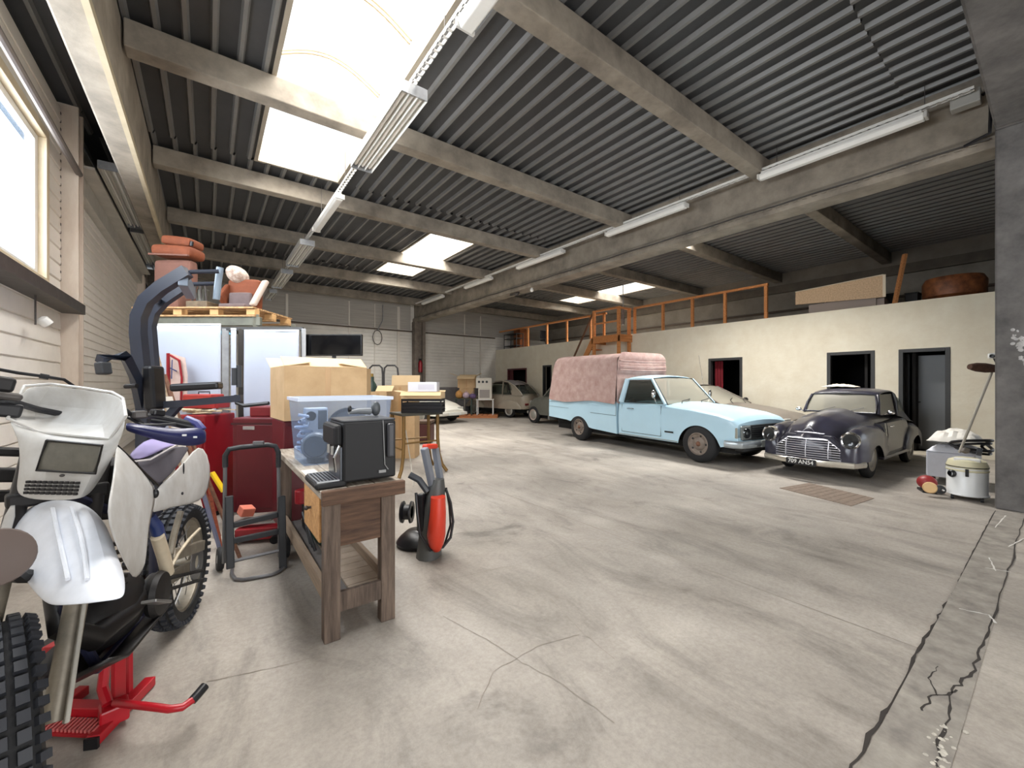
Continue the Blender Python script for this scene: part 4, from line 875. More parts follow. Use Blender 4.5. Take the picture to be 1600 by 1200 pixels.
# ---- dark green-grey small car behind pickup, nose away from the camera side
K = thing('small_old_car', 'dark greenish grey small car half hidden behind the tail of the pickup', 'car', (10.12, 9.35, 0), math.radians(91), local=True)
KP = M('greenish_grey_paint', (92, 92, 84), .45, 0, .15, 2.5, .03, .2)
KA = ((0, .32, .2), (2.0, .34, .2))
kb = Body([(-.5, .62), (0, .70), (1.6, .72), (2.2, .68), (2.42, .56)], [(-.5, .95), (1.2, .98), (1.6, .97), (2.1, .90), (2.35, .76), (2.42, .6)], [(-.5, .3), (2.42, .32)], KA, .12, .5, .16, .06)
build(kb.mesh(-.5, 2.42, 50), 'body', KP, K, smooth=True, sharp=40)
greenhouse(K, KP, 1.55, 1.2, -.1, -.42, .96, 1.36, .62, .52, GLASS)
for s in (-1, 1):
    for x in (0, 2.0): wheel(K, x, s * .66, .30, .14, s, RUB, M('hub_pinkish', (176, 160, 150), .5, .1, .1, 9), .66, 'cap')
    h = build(MB().lathe([(.07, -.04), (.08, .0), (.06, .02), (.001, .03)], (2.38, s * .48, .72), (1, 0, 0), 16), 'headlight', M('lamp_glass2', (160, 160, 156), .15), K, smooth=True)
build(MB().box(2.38, -.6, .32, 2.5, .6, .42), 'bumper', M('bumper_chrome', (206, 202, 190), .25), K, bevel=.02)
build(MB().box(-.4, -.5, .18, 2.2, .5, .5), 'underbody', MC['underbody_dark'], K)
# ---- grey 2-door arch-roof car at the far corner
C2 = thing('arch_roof_car', 'light grey old car with round arched roof near the far corner', 'car', (10.72, 13.95, 0), math.radians(103), local=True)
CP = M('pale_grey_paint', (176, 166, 150), .45, 0, .08, 2, .02, .2)
cb = Body([(-.75, .42), (-.6, .55), (0, .60), (1.5, .60), (2.0, .42), (2.7, .36), (2.85, .3)], [(-.75, .62), (-.6, .92), (0, .95), (1.45, .97), (1.6, .96), (2.1, .88), (2.6, .76), (2.8, .6), (2.85, .5)], [(-.75, .36), (2.85, .36)], (), .1, .6, .1, .06)
build(cb.mesh(-.75, 2.85, 60), 'body', CP, C2, smooth=True, sharp=50)
prof = [(1.38, 1.02, .54), (1.32, 1.2, .53), (1.2, 1.36, .52), (.9, 1.50, .51), (.5, 1.54, .51), (.15, 1.48, .51), (-.2, 1.32, .52), (-.5, 1.08, .54), (-.66, .92, .55)]
pe = [p for p in prof[2:7]]
build(MB().grid([[(x, y * w, z + .04 * (1 - y * y)) for y in (-1, -.9, -.5, 0, .5, .9, 1)] for x, z, w in pe]), 'roof', M('canvas_roof', (96, 90, 88), .8), C2, smooth=True, solid=.03, sub=1)
for s in (-1, 1):
    build(MB().tube([(x, s * w, z) for x, z, w in prof], .028, 8), 'roof_arch', CP, C2, smooth=True)
    for xx, zz in ((.42, 1.52), (1.12, 1.40)): build(MB().bar((xx, s * .585, .95), (xx, s * .52, zz - .02), .03, .05), 'door_pillar', CP, C2)
    build(quad((1.06, s * .575, .98), (.46, s * .575, .98), (.46, s * .52, 1.47), (1.0, s * .52, 1.42)), 'side_window', GLASS, C2)
    build(quad((.38, s * .575, .98), (-.15, s * .575, .98), (.0, s * .53, 1.36), (.38, s * .52, 1.47)), 'side_window', GLASS, C2)
    build(MB().grid([[(x, s * (w - .01), z) for x, z, w in prof[5:]], [(x, s * .59, .93) for x in (-.12, -.3, -.5, -.66)]]), 'rear_quarter', CP, C2, smooth=True)
    rf = fender(-.62, .62, [(-.62, s * .62), (.62, s * .62)], [(-.62, .05), (0, .09), (.5, .06), (.62, .04)], [(-.62, .45), (-.4, .66), (0, .76), (.4, .66), (.62, .50)], [(-.62, .36), (.62, .36)], (9, .1, .1), 'r')
    build(rf, 'rear_fender', CP, C2, smooth=True, sharp=70)
    rf = fender(1.5, 2.6, [(1.5, s * .58), (2.6, s * .58)], [(1.5, .05), (1.8, .12), (2.4, .12), (2.6, .08)], [(1.5, .45), (1.8, .68), (2.1, .74), (2.4, .68), (2.6, .50)], [(1.5, .36), (2.6, .4)], (2.08, .31, .2), 'f')
    build(rf, 'front_fender', CP, C2, smooth=True, sharp=70)
    for x in (0, 2.08): wheel(C2, x, s * .60, .29, .12, s, RUB, M('wheel_grey', (176, 172, 164), .5), .7, 'cap')
    build(MB().ell((2.5, s * .42, .92), (.09, .09, .09)), 'headlight', CHROME, C2, smooth=True)
    build(cb.line([(.42, .93), (.42, .42)], s, .006), 'door_gap', BLACK, C2); build(cb.line([(1.2, .93), (1.2, .42)], s, .006), 'door_gap', BLACK, C2)
    build(MB().box(-.76, s * .38 - .1, .52, -.72, s * .38 + .1, .60), 'tail_lamp', M('red_lens', (120, 34, 38), .3), C2)
build(quad((-.62, -.5, .97), (-.62, .5, .97), (-.24, .48, 1.30), (-.24, -.48, 1.30), 6, .04, (-.7, 0, .5)), 'rear_window', GLASS, C2, smooth=True)
build(quad((1.42, -.5, 1.0), (1.42, .5, 1.0), (1.25, .48, 1.35), (1.25, -.48, 1.35)), 'windscreen', GLASS, C2)
build(MB().box(-.6, -.45, .2, 2.6, .45, .45), 'underbody', MC['underbody_dark'], C2)
build(MB().box(-.84, -.6, .40, -.79, .6, .46), 'bumper', CP, C2, bevel=.01)
build(MB().box(.1, -.45, .5, .5, .45, .9).box(0, -.45, .6, .12, .45, 1.15), 'seats', SEATC, C2, bevel=.04)
# ---- white low sloping nose car
Wc = thing('white_car', 'white car with low sloping bonnet, half hidden behind the metal table', 'car', (6.3, 15.65, 0), math.radians(-76), local=True)
WP = M('off_white_paint', (224, 220, 208), .4, 0, .06, 2, 0, .3)
WA = ((-.4, .33, .2), (2.0, .33, .2))
wbod = Body([(-1.1, .55), (-.4, .70), (2.2, .78), (2.6, .72), (2.85, .55)], [(-1.1, .8), (1.0, .88), (1.6, .84), (2.2, .70), (2.65, .55), (2.85, .44)], [(-1.1, .3), (2.85, .28)], WA, .08, .5, .12, .06)
build(wbod.mesh(-1.1, 2.85, 60), 'body', WP, Wc, smooth=True, sharp=40)
greenhouse(Wc, WP, 1.25, .55, -.4, -1.0, .87, 1.2, .64, .52, GLASS)
for s in (-1, 1):
    for x in (-.4, 2.0): wheel(Wc, x, s * .68, .30, .16, s, RUB, M('wheel_grey', (176, 172, 164), .5), .66, 'cap')
    h = build(MB().prism([(s * .28, .46), (s * .66, .46), (s * .64, .57), (s * .30, .56)], lambda u, v, t: (t - .25 * (abs(u) - .28), u, v), 2.66, 2.78), 'headlight', M('lamp_glass3', (190, 190, 184), .15), Wc, bevel=.01)
build(MB().box(2.78, -.62, .30, 2.92, .62, .40), 'bumper', M('bumper_pale', (200, 196, 186), .5), Wc, bevel=.02); build(MB().box(2.93, -.28, .30, 2.94, .28, .40), 'number_plate', M('plate_pale', (210, 210, 204), .5), Wc)
build(MB().box(-.9, -.5, .18, 2.6, .5, .45), 'underbody', MC['underbody_dark'], Wc)

#==P3==
# ------------------------------------------------------------------ WORKBENCH
BW = wood('bench_wood', (112, 96, 84), (70, 58, 50), .8, (12, 12, 1)); BWD = wood('bench_top_wood', (104, 78, 60), (60, 44, 36), .8, (1, 12, 12)); BWL = wood('pine_drawer', (196, 150, 98), (170, 122, 74))
B = thing('workbench', 'old narrow wooden workbench on four thick legs', 'workbench', (.72, 3.2, 0))
bx0, bx1, by0, by1, bz = .50, .90, 2.36, 4.08, .83
for (x, y) in ((bx0 + .0, by0), (bx1 - .085, by0 + .02), (bx0, by1 - .09), (bx1 - .085, by1 - .09)):
    build(MB().box(x, y, 0, x + .085, y + .07, bz - .05), 'leg', BW, B, bevel=.006)
for i, (a, b) in enumerate(((bx0 - .02, bx0 + .12), (bx0 + .125, bx0 + .27), (bx0 + .275, bx1 + .03))):
    build(MB().box(a, by0 - .02, bz - .045, b, by1, bz), 'top_plank', M('bench_top_pale', (166, 156, 142), .8, 0, .25, 5, .2, 0, (9, 1, 9), (120, 106, 92)), B, bevel=.004)
build(MB().box(bx0 - .02, by0 - .05, bz - .075, bx1 + .035, by0 - .015, bz + .004), 'front_edge_board', BWD, B, bevel=.006)
build(MB().box(bx0 + .085, by0 + .03, .50, bx1 - .085, by0 + .05, bz - .05), 'drawer_side', BWD, B, bevel=.003)
dr = build(MB().box(bx0 - .008, by0 + .09, .52, bx0 + .02, by0 + .52, bz - .055), 'drawer', BWL, B, bevel=.005)
build(MB().tube([(bx0 - .006, by0 + .3, .67), (bx0 - .03, by0 + .3, .67)], .008, 8).ell((bx0 - .035, by0 + .3, .67), (.014, .014, .014), n=10, h=6), 'knob', STEEL, dr)
build(MB().box(bx0 + .085, by0 + .02, .14, bx1 - .085, by0 + .05, .25), 'cross_rail', BW, B, bevel=.004)
build(MB().box(bx0 + .02, by0 + .07, .17, bx0 + .05, by1 - .09, .27), 'side_rail', M('bench_rail_pale', (150, 130, 110), .8, 0, .2, 4, .2, 0, (12, 1, 12)), B, bevel=.004)
build(MB().box(bx1 - .05, by0 + .09, .17, bx1 - .02, by1 - .09, .27), 'side_rail', MC['bench_rail_pale'], B, bevel=.004)
y = by0 + .06
while y < by1 - .1:
    build(MB().box(bx0 + .16, y, .195, bx1 - .05, y + .095, .212), 'shelf_slat', M('shelf_slat_wood', (168, 150, 132), .85, 0, .2, 5), B, bevel=.002); y += .1
build(MB().box(bx0 + .055, by0 + .05, .2, bx0 + .15, by1 - .1, .214), 'shelf_board', M('grey_shelf_board', (104, 98, 94), .8, 0, .2, 6), B)
pp = tag(build(MB().box(bx0 - .01, by0 + .22, bz + .0, bx0 + .07, by0 + .62, bz + .003), 'paper_sheet', M('paper', (206, 204, 190), .8, 0, .1, 20)), 'crumpled pale paper sheet on the bench beside the coffee machine', 'paper')
# ---- coffee machine
K1 = thing('coffee_machine', 'black and steel coffee machine at the near end of the workbench', 'coffee machine', (.78, 2.6, bz))
GB = M('gloss_black', (8, 8, 12), .6); DG = M('dark_grey_plastic', (58, 60, 64), .35)
cx0, cx1, cy0, cy1, cz = .60, .90, 2.37, 2.68, 1.185
build(MB().box(cx0, cy0, bz + .02, cx1, cy1, cz), 'housing', GB, K1, bevel=.012)
build(MB().box(cx0 - .012, cy0 + .02, bz + .02, cx0 + .002, cy1 - .02, 1.05), 'front_panel', M('steel_panel', (92, 96, 102), .3, .7), K1, bevel=.004)
build(MB().box(cx0 - .045, cy0 + .01, 1.05, cx0, cy1 - .01, cz - .01), 'group_head', GB, K1, bevel=.02)
tr = build(MB().box(cx0 - .14, cy0 + .0, bz, cx0 + .02, cy1, bz + .035), 'drip_tray', GB, K1, bevel=.012)
build(MB().box(cx0 - .13, cy0 + .015, bz + .035, cx0 - .015, cy1 - .015, bz + .042), 'tray_grid', M('steel_grid', (176, 178, 180), .3, .8), tr)
mb = MB()
for i in range(6):
    for j in range(12): mb.box(cx0 - .122 + i * .018, cy0 + .03 + j * .021, bz + .042, cx0 - .112 + i * .018, cy0 + .042 + j * .021, bz + .0435)
build(mb, 'grid_slot', BLACK, tr)['kind'] = 'stuff'
build(MB().box(cx0, cy0 + .01, cz, cx1, cy1 - .01, cz + .012), 'top_lid', DG, K1, bevel=.005)
build(MB().box(cx1 - .06, cy0 - .03, .97, cx1 - .015, cy0 - .0, 1.17), 'portafilter_handle', M('handle_grey', (54, 54, 58), .4), K1, bevel=.012)
build(MB().cyl((cx0 - .03, 2.47, 1.05), (cx0 - .03, 2.47, 1.0), .012), 'spout', CHROME, K1); build(MB().cyl((cx0 - .03, 2.56, 1.05), (cx0 - .03, 2.56, 1.0), .012), 'spout', CHROME, K1)
build(MB().tube([(cx0 - .02, cy0 + .0, 1.06), (cx0 - .05, cy0 - .01, 1.0), (cx0 - .04, cy0 - .0, .92)], .007, 6), 'steam_wand', CHROME, K1)
build(MB().tube([(.82, cy0 - .006, 1.19), (.825, cy0 - .008, 1.05), (.83, cy0 - .008, .93), (.85, cy0 - .008, .9)], .0025, 4), 'cord', M('pale_string', (150, 150, 150), .6), K1)
build(MB().box(.795, cy0 - .012, .885, .835, cy0 - .002, .90), 'plug', M('pale_string', (150, 150, 150), .6), K1)
# ---- cleaner handle thing lying on the machine: grey cordless tool
T1 = thing('handheld_steamer', 'grey and black handheld tool lying on top of the coffee machine', 'tool', (.80, 2.55, cz + .012))
zz = cz + .014
build(MB().tube([(.68, 2.56, zz + .03), (.74, 2.58, zz + .035), (.82, 2.6, zz + .03)], [.012, .016, .022], 8), 'handle', M('tool_grey', (120, 124, 128), .4), T1, smooth=True)
build(MB().ell((.855, 2.6, zz + .045), (.03, .02, .045)), 'head', M('tool_dark', (72, 76, 80), .4), T1, smooth=True); build(MB().ell((.685, 2.56, zz + .05), (.012, .012, .022)), 'trigger', BLACK, T1, smooth=True)
# ---- clear storage bin
BN = thing('storage_bin', 'large clear plastic storage bin full of small appliances on the workbench', 'storage bin', (.80, 3.36, bz))
CL = glassy('clear_plastic', (206, 218, 236), .12, .2, (236, 243, 252))
X0, X1, Y0, Y1, Z0, Z1 = .50, 1.14, 3.10, 3.55, bz, 1.30
def tub(x0, x1, y0, y1, z0, z1, tp, t=.004):
    o = [(x0 + tp, y0 + tp), (x1 - tp, y0 + tp), (x1 - tp, y1 - tp), (x0 + tp, y1 - tp)]; q = [(x0, y0), (x1, y0), (x1, y1), (x0, y1)]
    return MB().add([(*p, z0) for p in o] + [(*p, z1) for p in q], [(0, 3, 2, 1)] + [(i, (i + 1) % 4, 4 + (i + 1) % 4, 4 + i) for i in range(4)])
build(tub(X0, X1, Y0, Y1, Z0, Z1, .035), 'bin_wall', CL, BN, solid=.004)
R_ = M('bin_rim', (206, 216, 232), .3)
build(MB().box(X0 - .012, Y0 - .012, Z1 - .02, X1 + .012, Y0 + .004, Z1 + .004).box(X0 - .012, Y1 - .004, Z1 - .02, X1 + .012, Y1 + .012, Z1 + .004).box(X0 - .012, Y0, Z1 - .02, X0 + .004, Y1, Z1 + .004).box(X1 - .004, Y0, Z1 - .02, X1 + .012, Y1, Z1 + .004), 'rim', R_, BN)
i1 = thing('desk_fan', 'round grey fan inside the clear storage bin', 'fan', (.62, 3.24, bz + .008))
build(MB().lathe([(.001, -.04), (.07, -.035), (.095, -.01), (.10, .01), (.085, .03), (.001, .035)], (.63, 3.23, bz + .12), (-.35, -.9, .1), 24), 'fan_drum', M('fan_grey', (120, 122, 126), .4), i1, smooth=True)
build(MB().lathe([(.001, .04), (.075, .038), (.08, .03)], (.63, 3.23, bz + .12), (-.35, -.9, .1), 24), 'fan_grille', M('fan_dark', (76, 80, 86), .5), i1, smooth=True); build(MB().cyl((.63, 3.24, bz + .008), (.63, 3.24, bz + .04), .06), 'fan_base', DG, i1)
i2 = thing('small_radio', 'pale radio with round dial inside the clear bin', 'radio', (.66, 3.42, bz + .008))
build(MB().box(.58, 3.36, bz + .03, .74, 3.44, 1.22), 'radio_case', M('radio_pale', (196, 200, 208), .5), i2, bevel=.01); build(MB().lathe([(.001, .0), (.035, .0), (.035, .012)], (.62, 3.36, 1.16), (0, -1, 0), 18), 'dial', DG, i2); build(MB().box(.67, 3.352, 1.06, .73, 3.362, 1.2), 'speaker_grille', DG, i2)
i3 = thing('cable_bundle', 'tangled pale cables inside the clear bin at its near corner', 'cables', (.58, 3.2, bz + .2))
mb = MB(); pts = [(.565 + .045 * math.sin(t * 1.7), 3.33 + .08 * math.cos(t * 2.3), bz + .06 + .30 * (t / 22)) for t in range(22)]; mb.tube(pts, .011, 6); build(mb, 'cable', M('cable_pale', (176, 186, 206), .5), i3, smooth=True)
i4 = thing('mixing_pan', 'dark round pan standing behind the coffee machine inside the bin', 'pan', (.86, 3.40, bz + .01))
build(MB().lathe([(.001, 0), (.14, .0), (.16, .03), (.155, .03), (.135, .006), (.001, .006)], (.90, 3.40, bz + .22), (-.2, -.9, .25), 30), 'pan_dish', M('pan_dark', (60, 60, 64), .4), i4, smooth=True); build(MB().box(.78, 3.36, bz + .01, 1.05, 3.48, bz + .10), 'pan_stand', DG, i4, bevel=.01)
i5 = thing('coffee_pod_box', 'small brown packet inside the clear bin beside the radio', 'packet', (.76, 3.26, bz + .008))
build(MB().box(.71, 3.20, bz + .01, .81, 3.30, bz + .2), 'packet_body', M('packet_brown', (120, 84, 72), .6), i5, bevel=.01); build(MB().box(.712, 3.196, bz + .13, .808, 3.2, bz + .17), 'packet_band', M('packet_band', (200, 160, 130), .6), i5)
# ---- cardboard boxes
def carton(nm, label, c, size, rz, group=None, flaps=(.5, .5, .5, .5), ang=(20, 20, 20, 20), mat=CARD, open_=True, tape=True):
    o = thing(nm, label, 'box', c, rz, group, local=True); sx, sy, sz = size; x, y = sx / 2, sy / 2; t = .006
    mb = MB().box(-x, -y, 0, x, y, t).box(-x, -y, t, -x + t, y, sz).box(x - t, -y, t, x, y, sz).box(-x + t, -y, t, x - t, -y + t, sz).box(-x + t, y - t, t, x - t, y, sz)
    bo = build(mb, 'carton_body', mat, o)
    if open_:
        for k, (fx, fy) in enumerate(((0, -1), (1, 0), (0, 1), (-1, 0))):
            L = (sy if fx == 0 else sx) * flaps[k]
            if L <= 0: continue
            a = math.radians(ang[k]); ox, oz = math.cos(a) * L, math.sin(a) * L
            if fx == 0: p = [(-x, fy * y, sz), (x, fy * y, sz), (x, fy * (y + ox), sz + oz), (-x, fy * (y + ox), sz + oz)]
            else: p = [(fx * x, -y, sz), (fx * x, y, sz), (fx * (x + ox), y, sz + oz), (fx * (x + ox), -y, sz + oz)]
            build(MB().add(p, [(0, 1, 2, 3)]), 'flap', CARDI, o, solid=.006)
    else:
        build(MB().box(-x, -y, sz, x, y, sz + .004), 'lid', mat, o)
    if tape: build(MB().box(-.025, -y - .001, sz * .1, .025, -y + .001, sz * .98), 'tape', M('parcel_tape', (188, 150, 104), .4), bo)
    return o
a1 = D(444, 600, 3.62); b1 = D(573, 600, 4.10); ang = math.atan2(b1.y - a1.y, b1.x - a1.x); n1 = Vector((-(b1 - a1).normalized().y, (b1 - a1).normalized().x, 0)); wdt = (b1 - a1).to_2d().length
c = (a1 + b1) / 2 + n1 * .30; c.z = 1.07
carton('cardboard_box', 'big open cardboard box behind the clear storage bin', c, (wdt, .60, .49), ang, None, (.30, .35, .42, .3), (150, 172, 25, 170))
sa = thing('maroon_cabinet', 'dark red metal cabinet carrying the big open cardboard box', 'cabinet', (c.x, c.y, 0), ang, local=True)
build(MB().box(-.36, -.24, .06, .36, .27, 1.065), 'cabinet_body', MAROON, sa, bevel=.012); build(MB().box(-.34, -.25, .12, -.005, -.24, 1.02), 'door', MAROON, sa, bevel=.004); build(MB().box(.005, -.25, .12, .34, -.24, 1.02), 'door', MAROON, sa, bevel=.004)
for x in (-.33, .28):
    for y in (-.2, .2): build(MB().box(x, y, 0, x + .05, y + .05, .06), 'foot', BLACK, sa)
# ---- maroon cabinet in front
c1 = G(363, 812); c2 = G(446, 812); u = (c2 - c1).normalized(); n2 = Vector((-u.y, u.x, 0)); ang = math.atan2(u.y, u.x); w = (c2 - c1).length; c = (c1 + c2) / 2 + n2 * .25
mc = thing('maroon_cabinet', 'dark red metal cabinet with small label plate behind the hand truck', 'cabinet', (c.x, c.y, 0), ang, local=True)
build(MB().prism([(-w / 2, .07), (w / 2, .07), (w / 2, .98), (w / 2 - .12, 1.05), (-w / 2, 1.05)], lambda a, b, t: (a, t, b), -.25, .25), 'cabinet_body', MAROON, mc, bevel=.012)
build(MB().box(-w / 2 + .05, -.262, .12, w / 2 - .03, -.25, .98), 'door', MAROON, mc, bevel=.006)
build(MB().box(-w / 2 + .12, -.27, .93, -w / 2 + .24, -.262, .965), 'label_plate', M('label_silver', (176, 170, 168), .4, .5), mc, bevel=.002)
build(MB().box(-w / 2 - .01, -.26, .98, w / 2 - .08, -.252, 1.0), 'lid_seam', M('seam_dark', (60, 14, 20), .5), mc)
build(MB().box(-w / 2 + .08, -.1, 1.05, w / 2 - .14, .15, 1.16), 'top_tray', M('maroon2', (122, 30, 36), .45, 0, .1, 5), mc, bevel=.012)
for x in (-w / 2 + .03, w / 2 - .08):
    for y in (-.22, .17): build(MB().box(x, y, 0, x + .05, y + .05, .07), 'foot', BLACK, mc)
c = D(322, 600, 4.42); c.z = 0; rc = thing('red_locker', 'bright red metal locker beside the silver rack post', 'locker', (c.x, c.y - .02, 0), ang - .1, local=True)
build(MB().box(-.17, -.2, .05, .17, .2, 1.08), 'locker_body', RED, rc, bevel=.012); d_ = build(MB().box(-.15, -.212, .1, .15, -.2, 1.02), 'door', RED, rc, bevel=.008); build(MB().box(.1, -.225, .55, .115, -.212, .65), 'handle', CHROME, d_)
build(MB().box(-.15, -.15, 0, .15, .15, .05), 'plinth', BLACK, rc)
mb = MB()
for i in range(14):
    a = random.uniform(-.17, .17); mb.obox((a, random.uniform(-.18, .15), 1.09 + .012 * (i % 4) + .008), (.18, .04, .012), (random.uniform(-.2, .2), random.uniform(-.1, .1), random.uniform(-.6, .6)))
o = build(mb, 'scrap_offcuts', M('scrap_cream', (206, 190, 158), .8, 0, .2, 10), rc); o['kind'] = 'stuff'
c = D(322, 640, 4.45); tb = thing('red_toolbox', 'dull red tool box standing on the bright red locker', 'toolbox', (c.x, c.y, 1.14), ang, local=True)
build(MB().box(-.2, -.12, 0, .18, .12, .07), 'box_tray', M('dull_red', (150, 34, 36), .5, 0, .15, 8), tb, bevel=.01); build(MB().box(-.18, -.10, .07, .13, .10, .15), 'box_lid', M('dull_red2', (168, 50, 42), .5, 0, .15, 8), tb, bevel=.012); build(MB().tube([(-.08, 0, .15), (-.08, 0, .175), (.04, 0, .175), (.04, 0, .15)], .006, 6), 'handle', BLACK, tb)
# ---- rack with pallet, hanging white sheets
RKM = M('rack_green_grey', (112, 112, 100), .6, .2, .2, 6)
rack = thing('pallet_rack', 'tall steel pallet rack with silver posts behind the red cabinets', 'rack', (-.2, 5.6, 0))
fz = 2.17
pL, pR = D(215, 495, 5.3), D(402, 505, 5.3); dirr = (pR - pL); dirr.z = 0; Lr = dirr.length; dirr.normalize(); nr = Vector((-dirr.y, dirr.x, 0))
def RP(t, dep, z): p = pL + dirr * t + nr * dep; return Vector((p.x, p.y, z))
for t, dep, m_, z1 in ((.06, 0, RKM, 2.3), (Lr - .02, 0, RKM, 2.3), (.06, .9, RKM, 2.3), (Lr - .02, .9, RKM, 2.3)):
    build(MB().bar(RP(t, dep, 0), RP(t, dep, z1), .07, .06), 'upright', m_, rack, bevel=.004)
for dep in (0, .9):
    build(MB().bar(RP(-.05, dep, fz + .04), RP(Lr + .05, dep, fz + .04), .05, .11), 'shelf_beam', RKM, rack, bevel=.004)
build(MB().bar(RP(0.02, 0, .95), RP(0.02, .9, .95), .05, .05).bar(RP(Lr, 0, 1.2), RP(Lr, .9, 1.2), .05, .05), 'side_brace', RKM, rack)
PT = thing('wooden_pallet', 'wooden pallet on top of the tall steel rack carrying the car seats', 'pallet', RP(Lr / 2, .4, fz + .095))
t0 = .02; z0 = fz + .095
for k in range(4):
    tt = t0 + .06 + k * (Lr - .14) / 3
    for dp in (.0, .38, .76): build(MB().bar(RP(tt - .05, dp, z0 + .06), RP(tt + .06, dp, z0 + .06), .1, .075), 'block', M('pallet_block', (214, 170, 116), .8, 0, .1, 8), PT, bevel=.003)
for dp in (.0, .38, .76): build(MB().bar(RP(0, dp, z0 + .011), RP(Lr, dp, z0 + .011), .1, .02), 'bottom_slat', PALLET, PT)
for k in range(8): dp = -.04 + k * .12; build(MB().bar(RP(0, dp, z0 + .111), RP(Lr, dp, z0 + .111), .09, .02), 'top_slat', PALLET, PT)
zp = z0 + .122
ORG = M('burnt_orange_fabric', (118, 60, 32), .8, 0, .15, 10, .2); BRF = M('brown_seat_fabric', (112, 76, 64), .85, 0, .1, 10); TAUP = M('taupe_fabric', (98, 84, 84), .85, 0, .1, 12)
def cushion(mb, p, q, th, w, up): return mb.bar(p, q, w, th, up)
st = thing('rear_bench_seat', 'brown and orange rear car bench seat standing upright, lowest in the pile on the pallet', 'car seat', RP(.22, .35, zp), group=None)
build(MB().bar(RP(-.05, .35, zp + .37), RP(.48, .35, zp + .37), .18, .70), 'backrest', BRF, st, bevel=.06, sub=1); build(MB().bar(RP(.08, .2, zp + .12), RP(.46, .2, zp + .12), .24, .24), 'seat', BRF, st, bevel=.05, sub=1)
st = thing('rear_bench_seat', 'long orange car seat cushion lying across the upright brown seat', 'car seat', RP(.2, .36, zp + .74))
build(MB().bar(RP(-.04, .36, zp + .84), RP(.52, .36, zp + .80), .32, .17), 'cushion', ORG, st, bevel=.06, sub=1); build(MB().bar(RP(-.03, .2, zp + .76), RP(.5, .2, zp + .74), .03, .02), 'piping', BRF, st)
st = thing('rear_bench_seat', 'shorter orange car seat cushion at the very top of the pile', 'car seat', RP(.25, .4, zp + .92))
build(MB().bar(RP(.04, .42, zp + 1.00), RP(.46, .42, zp + .95), .3, .14), 'cushion', ORG, st, bevel=.05, sub=1); build(MB().cyl(RP(.46, .3, zp + .9), RP(.47, .3, zp + .96), .02), 'hinge', BLACK, st)
st = thing('front_car_seat', 'single orange front car seat with taupe centre at the end of the pallet', 'car seat', RP(1.2, .2, zp))
q = .98
build(MB().bar(RP(q, .3, zp + .22), RP(q + .44, .3, zp + .22), .14, .44), 'backrest', ORG, st, bevel=.05, sub=1)
build(MB().bar(RP(q + .08, .19, zp + .13), RP(q + .38, .19, zp + .13), .08, .22), 'centre_panel', TAUP, st, bevel=.03, sub=1)
build(MB().bar(RP(q + .02, .12, zp + .1), RP(q + .02, .3, zp + .3), .06, .2), 'side_bolster', ORG, st, bevel=.02); build(MB().bar(RP(q + .43, .12, zp + .05), RP(q + .50, .3, zp + .42), .1, .06), 'side_bolster', M('taupe_pale', (176, 160, 148), .8), st, bevel=.02)
build(MB().bar(RP(q + .06, .1, zp + .03), RP(q + .4, .1, zp + .03), .2, .06), 'seat', TAUP, st, bevel=.02)
hs = thing('wrapped_headrest', 'crumpled white wrapped headrest leaning on the orange front seat', 'headrest', RP(q + .1, .25, zp + .48))
build(MB().ell(RP(q + .14, .26, zp + .49), (.15, .11, .11), (.2, .5, .3), 14, 10), 'wrapping', M('dirty_wrap', (206, 194, 182), .8, 0, .25, 14, .6, 0, (1, 1, 1), (130, 100, 84)), hs, smooth=True)
eng = thing('engine_part', 'dark metal engine part with tubes between the seats on the pallet', 'machine part', RP(.72, .2, zp))
build(MB().bar(RP(.58, .2, zp + .05), RP(.86, .2, zp + .05), .3, .1), 'base', M('rusty_grey', (110, 96, 78), .7, .4, .3, 14), eng, bevel=.01); build(MB().cyl(RP(.7, .2, zp + .1), RP(.7, .2, zp + .28), .07), 'block', M('rusty_grey2', (84, 82, 74), .6, .5, .3, 14), eng, bevel=.01)
for k in range(4): build(MB().tube([RP(.6 + k * .06, .15, zp + .1), RP(.58 + k * .07, .12, zp + .25), RP(.64 + k * .05, .1, zp + .34)], .012, 6), 'tube', STEEL, eng, smooth=True)
for i, (t, cc, lb) in enumerate(((.62, (110, 160, 176), 'teal cloth stuffed under the pallet beam, closer to the car seats pile'), (1.16, (104, 168, 190), 'teal cloth on the rack rail under the single orange seat'))):
    cl = thing('folded_cloth', lb, 'cloth', RP(t, -.06, 2.02)); build(MB().grid([[RP(t + .10 * (a / 6 - .5) * 2.2, -.05 - .05 * b / 5, 2.02 + .09 * math.sin(math.pi * a / 6) * math.sin(math.pi * b / 5) + .02 * random.random()) for a in range(7)] for b in range(6)]), 'cloth_folds', M('teal_%d' % i, cc, .85), cl, smooth=True, solid=.008, sub=1)
SHT = M('glossy_white_sheet', (186, 195, 212), .35, 0, .02, 2)
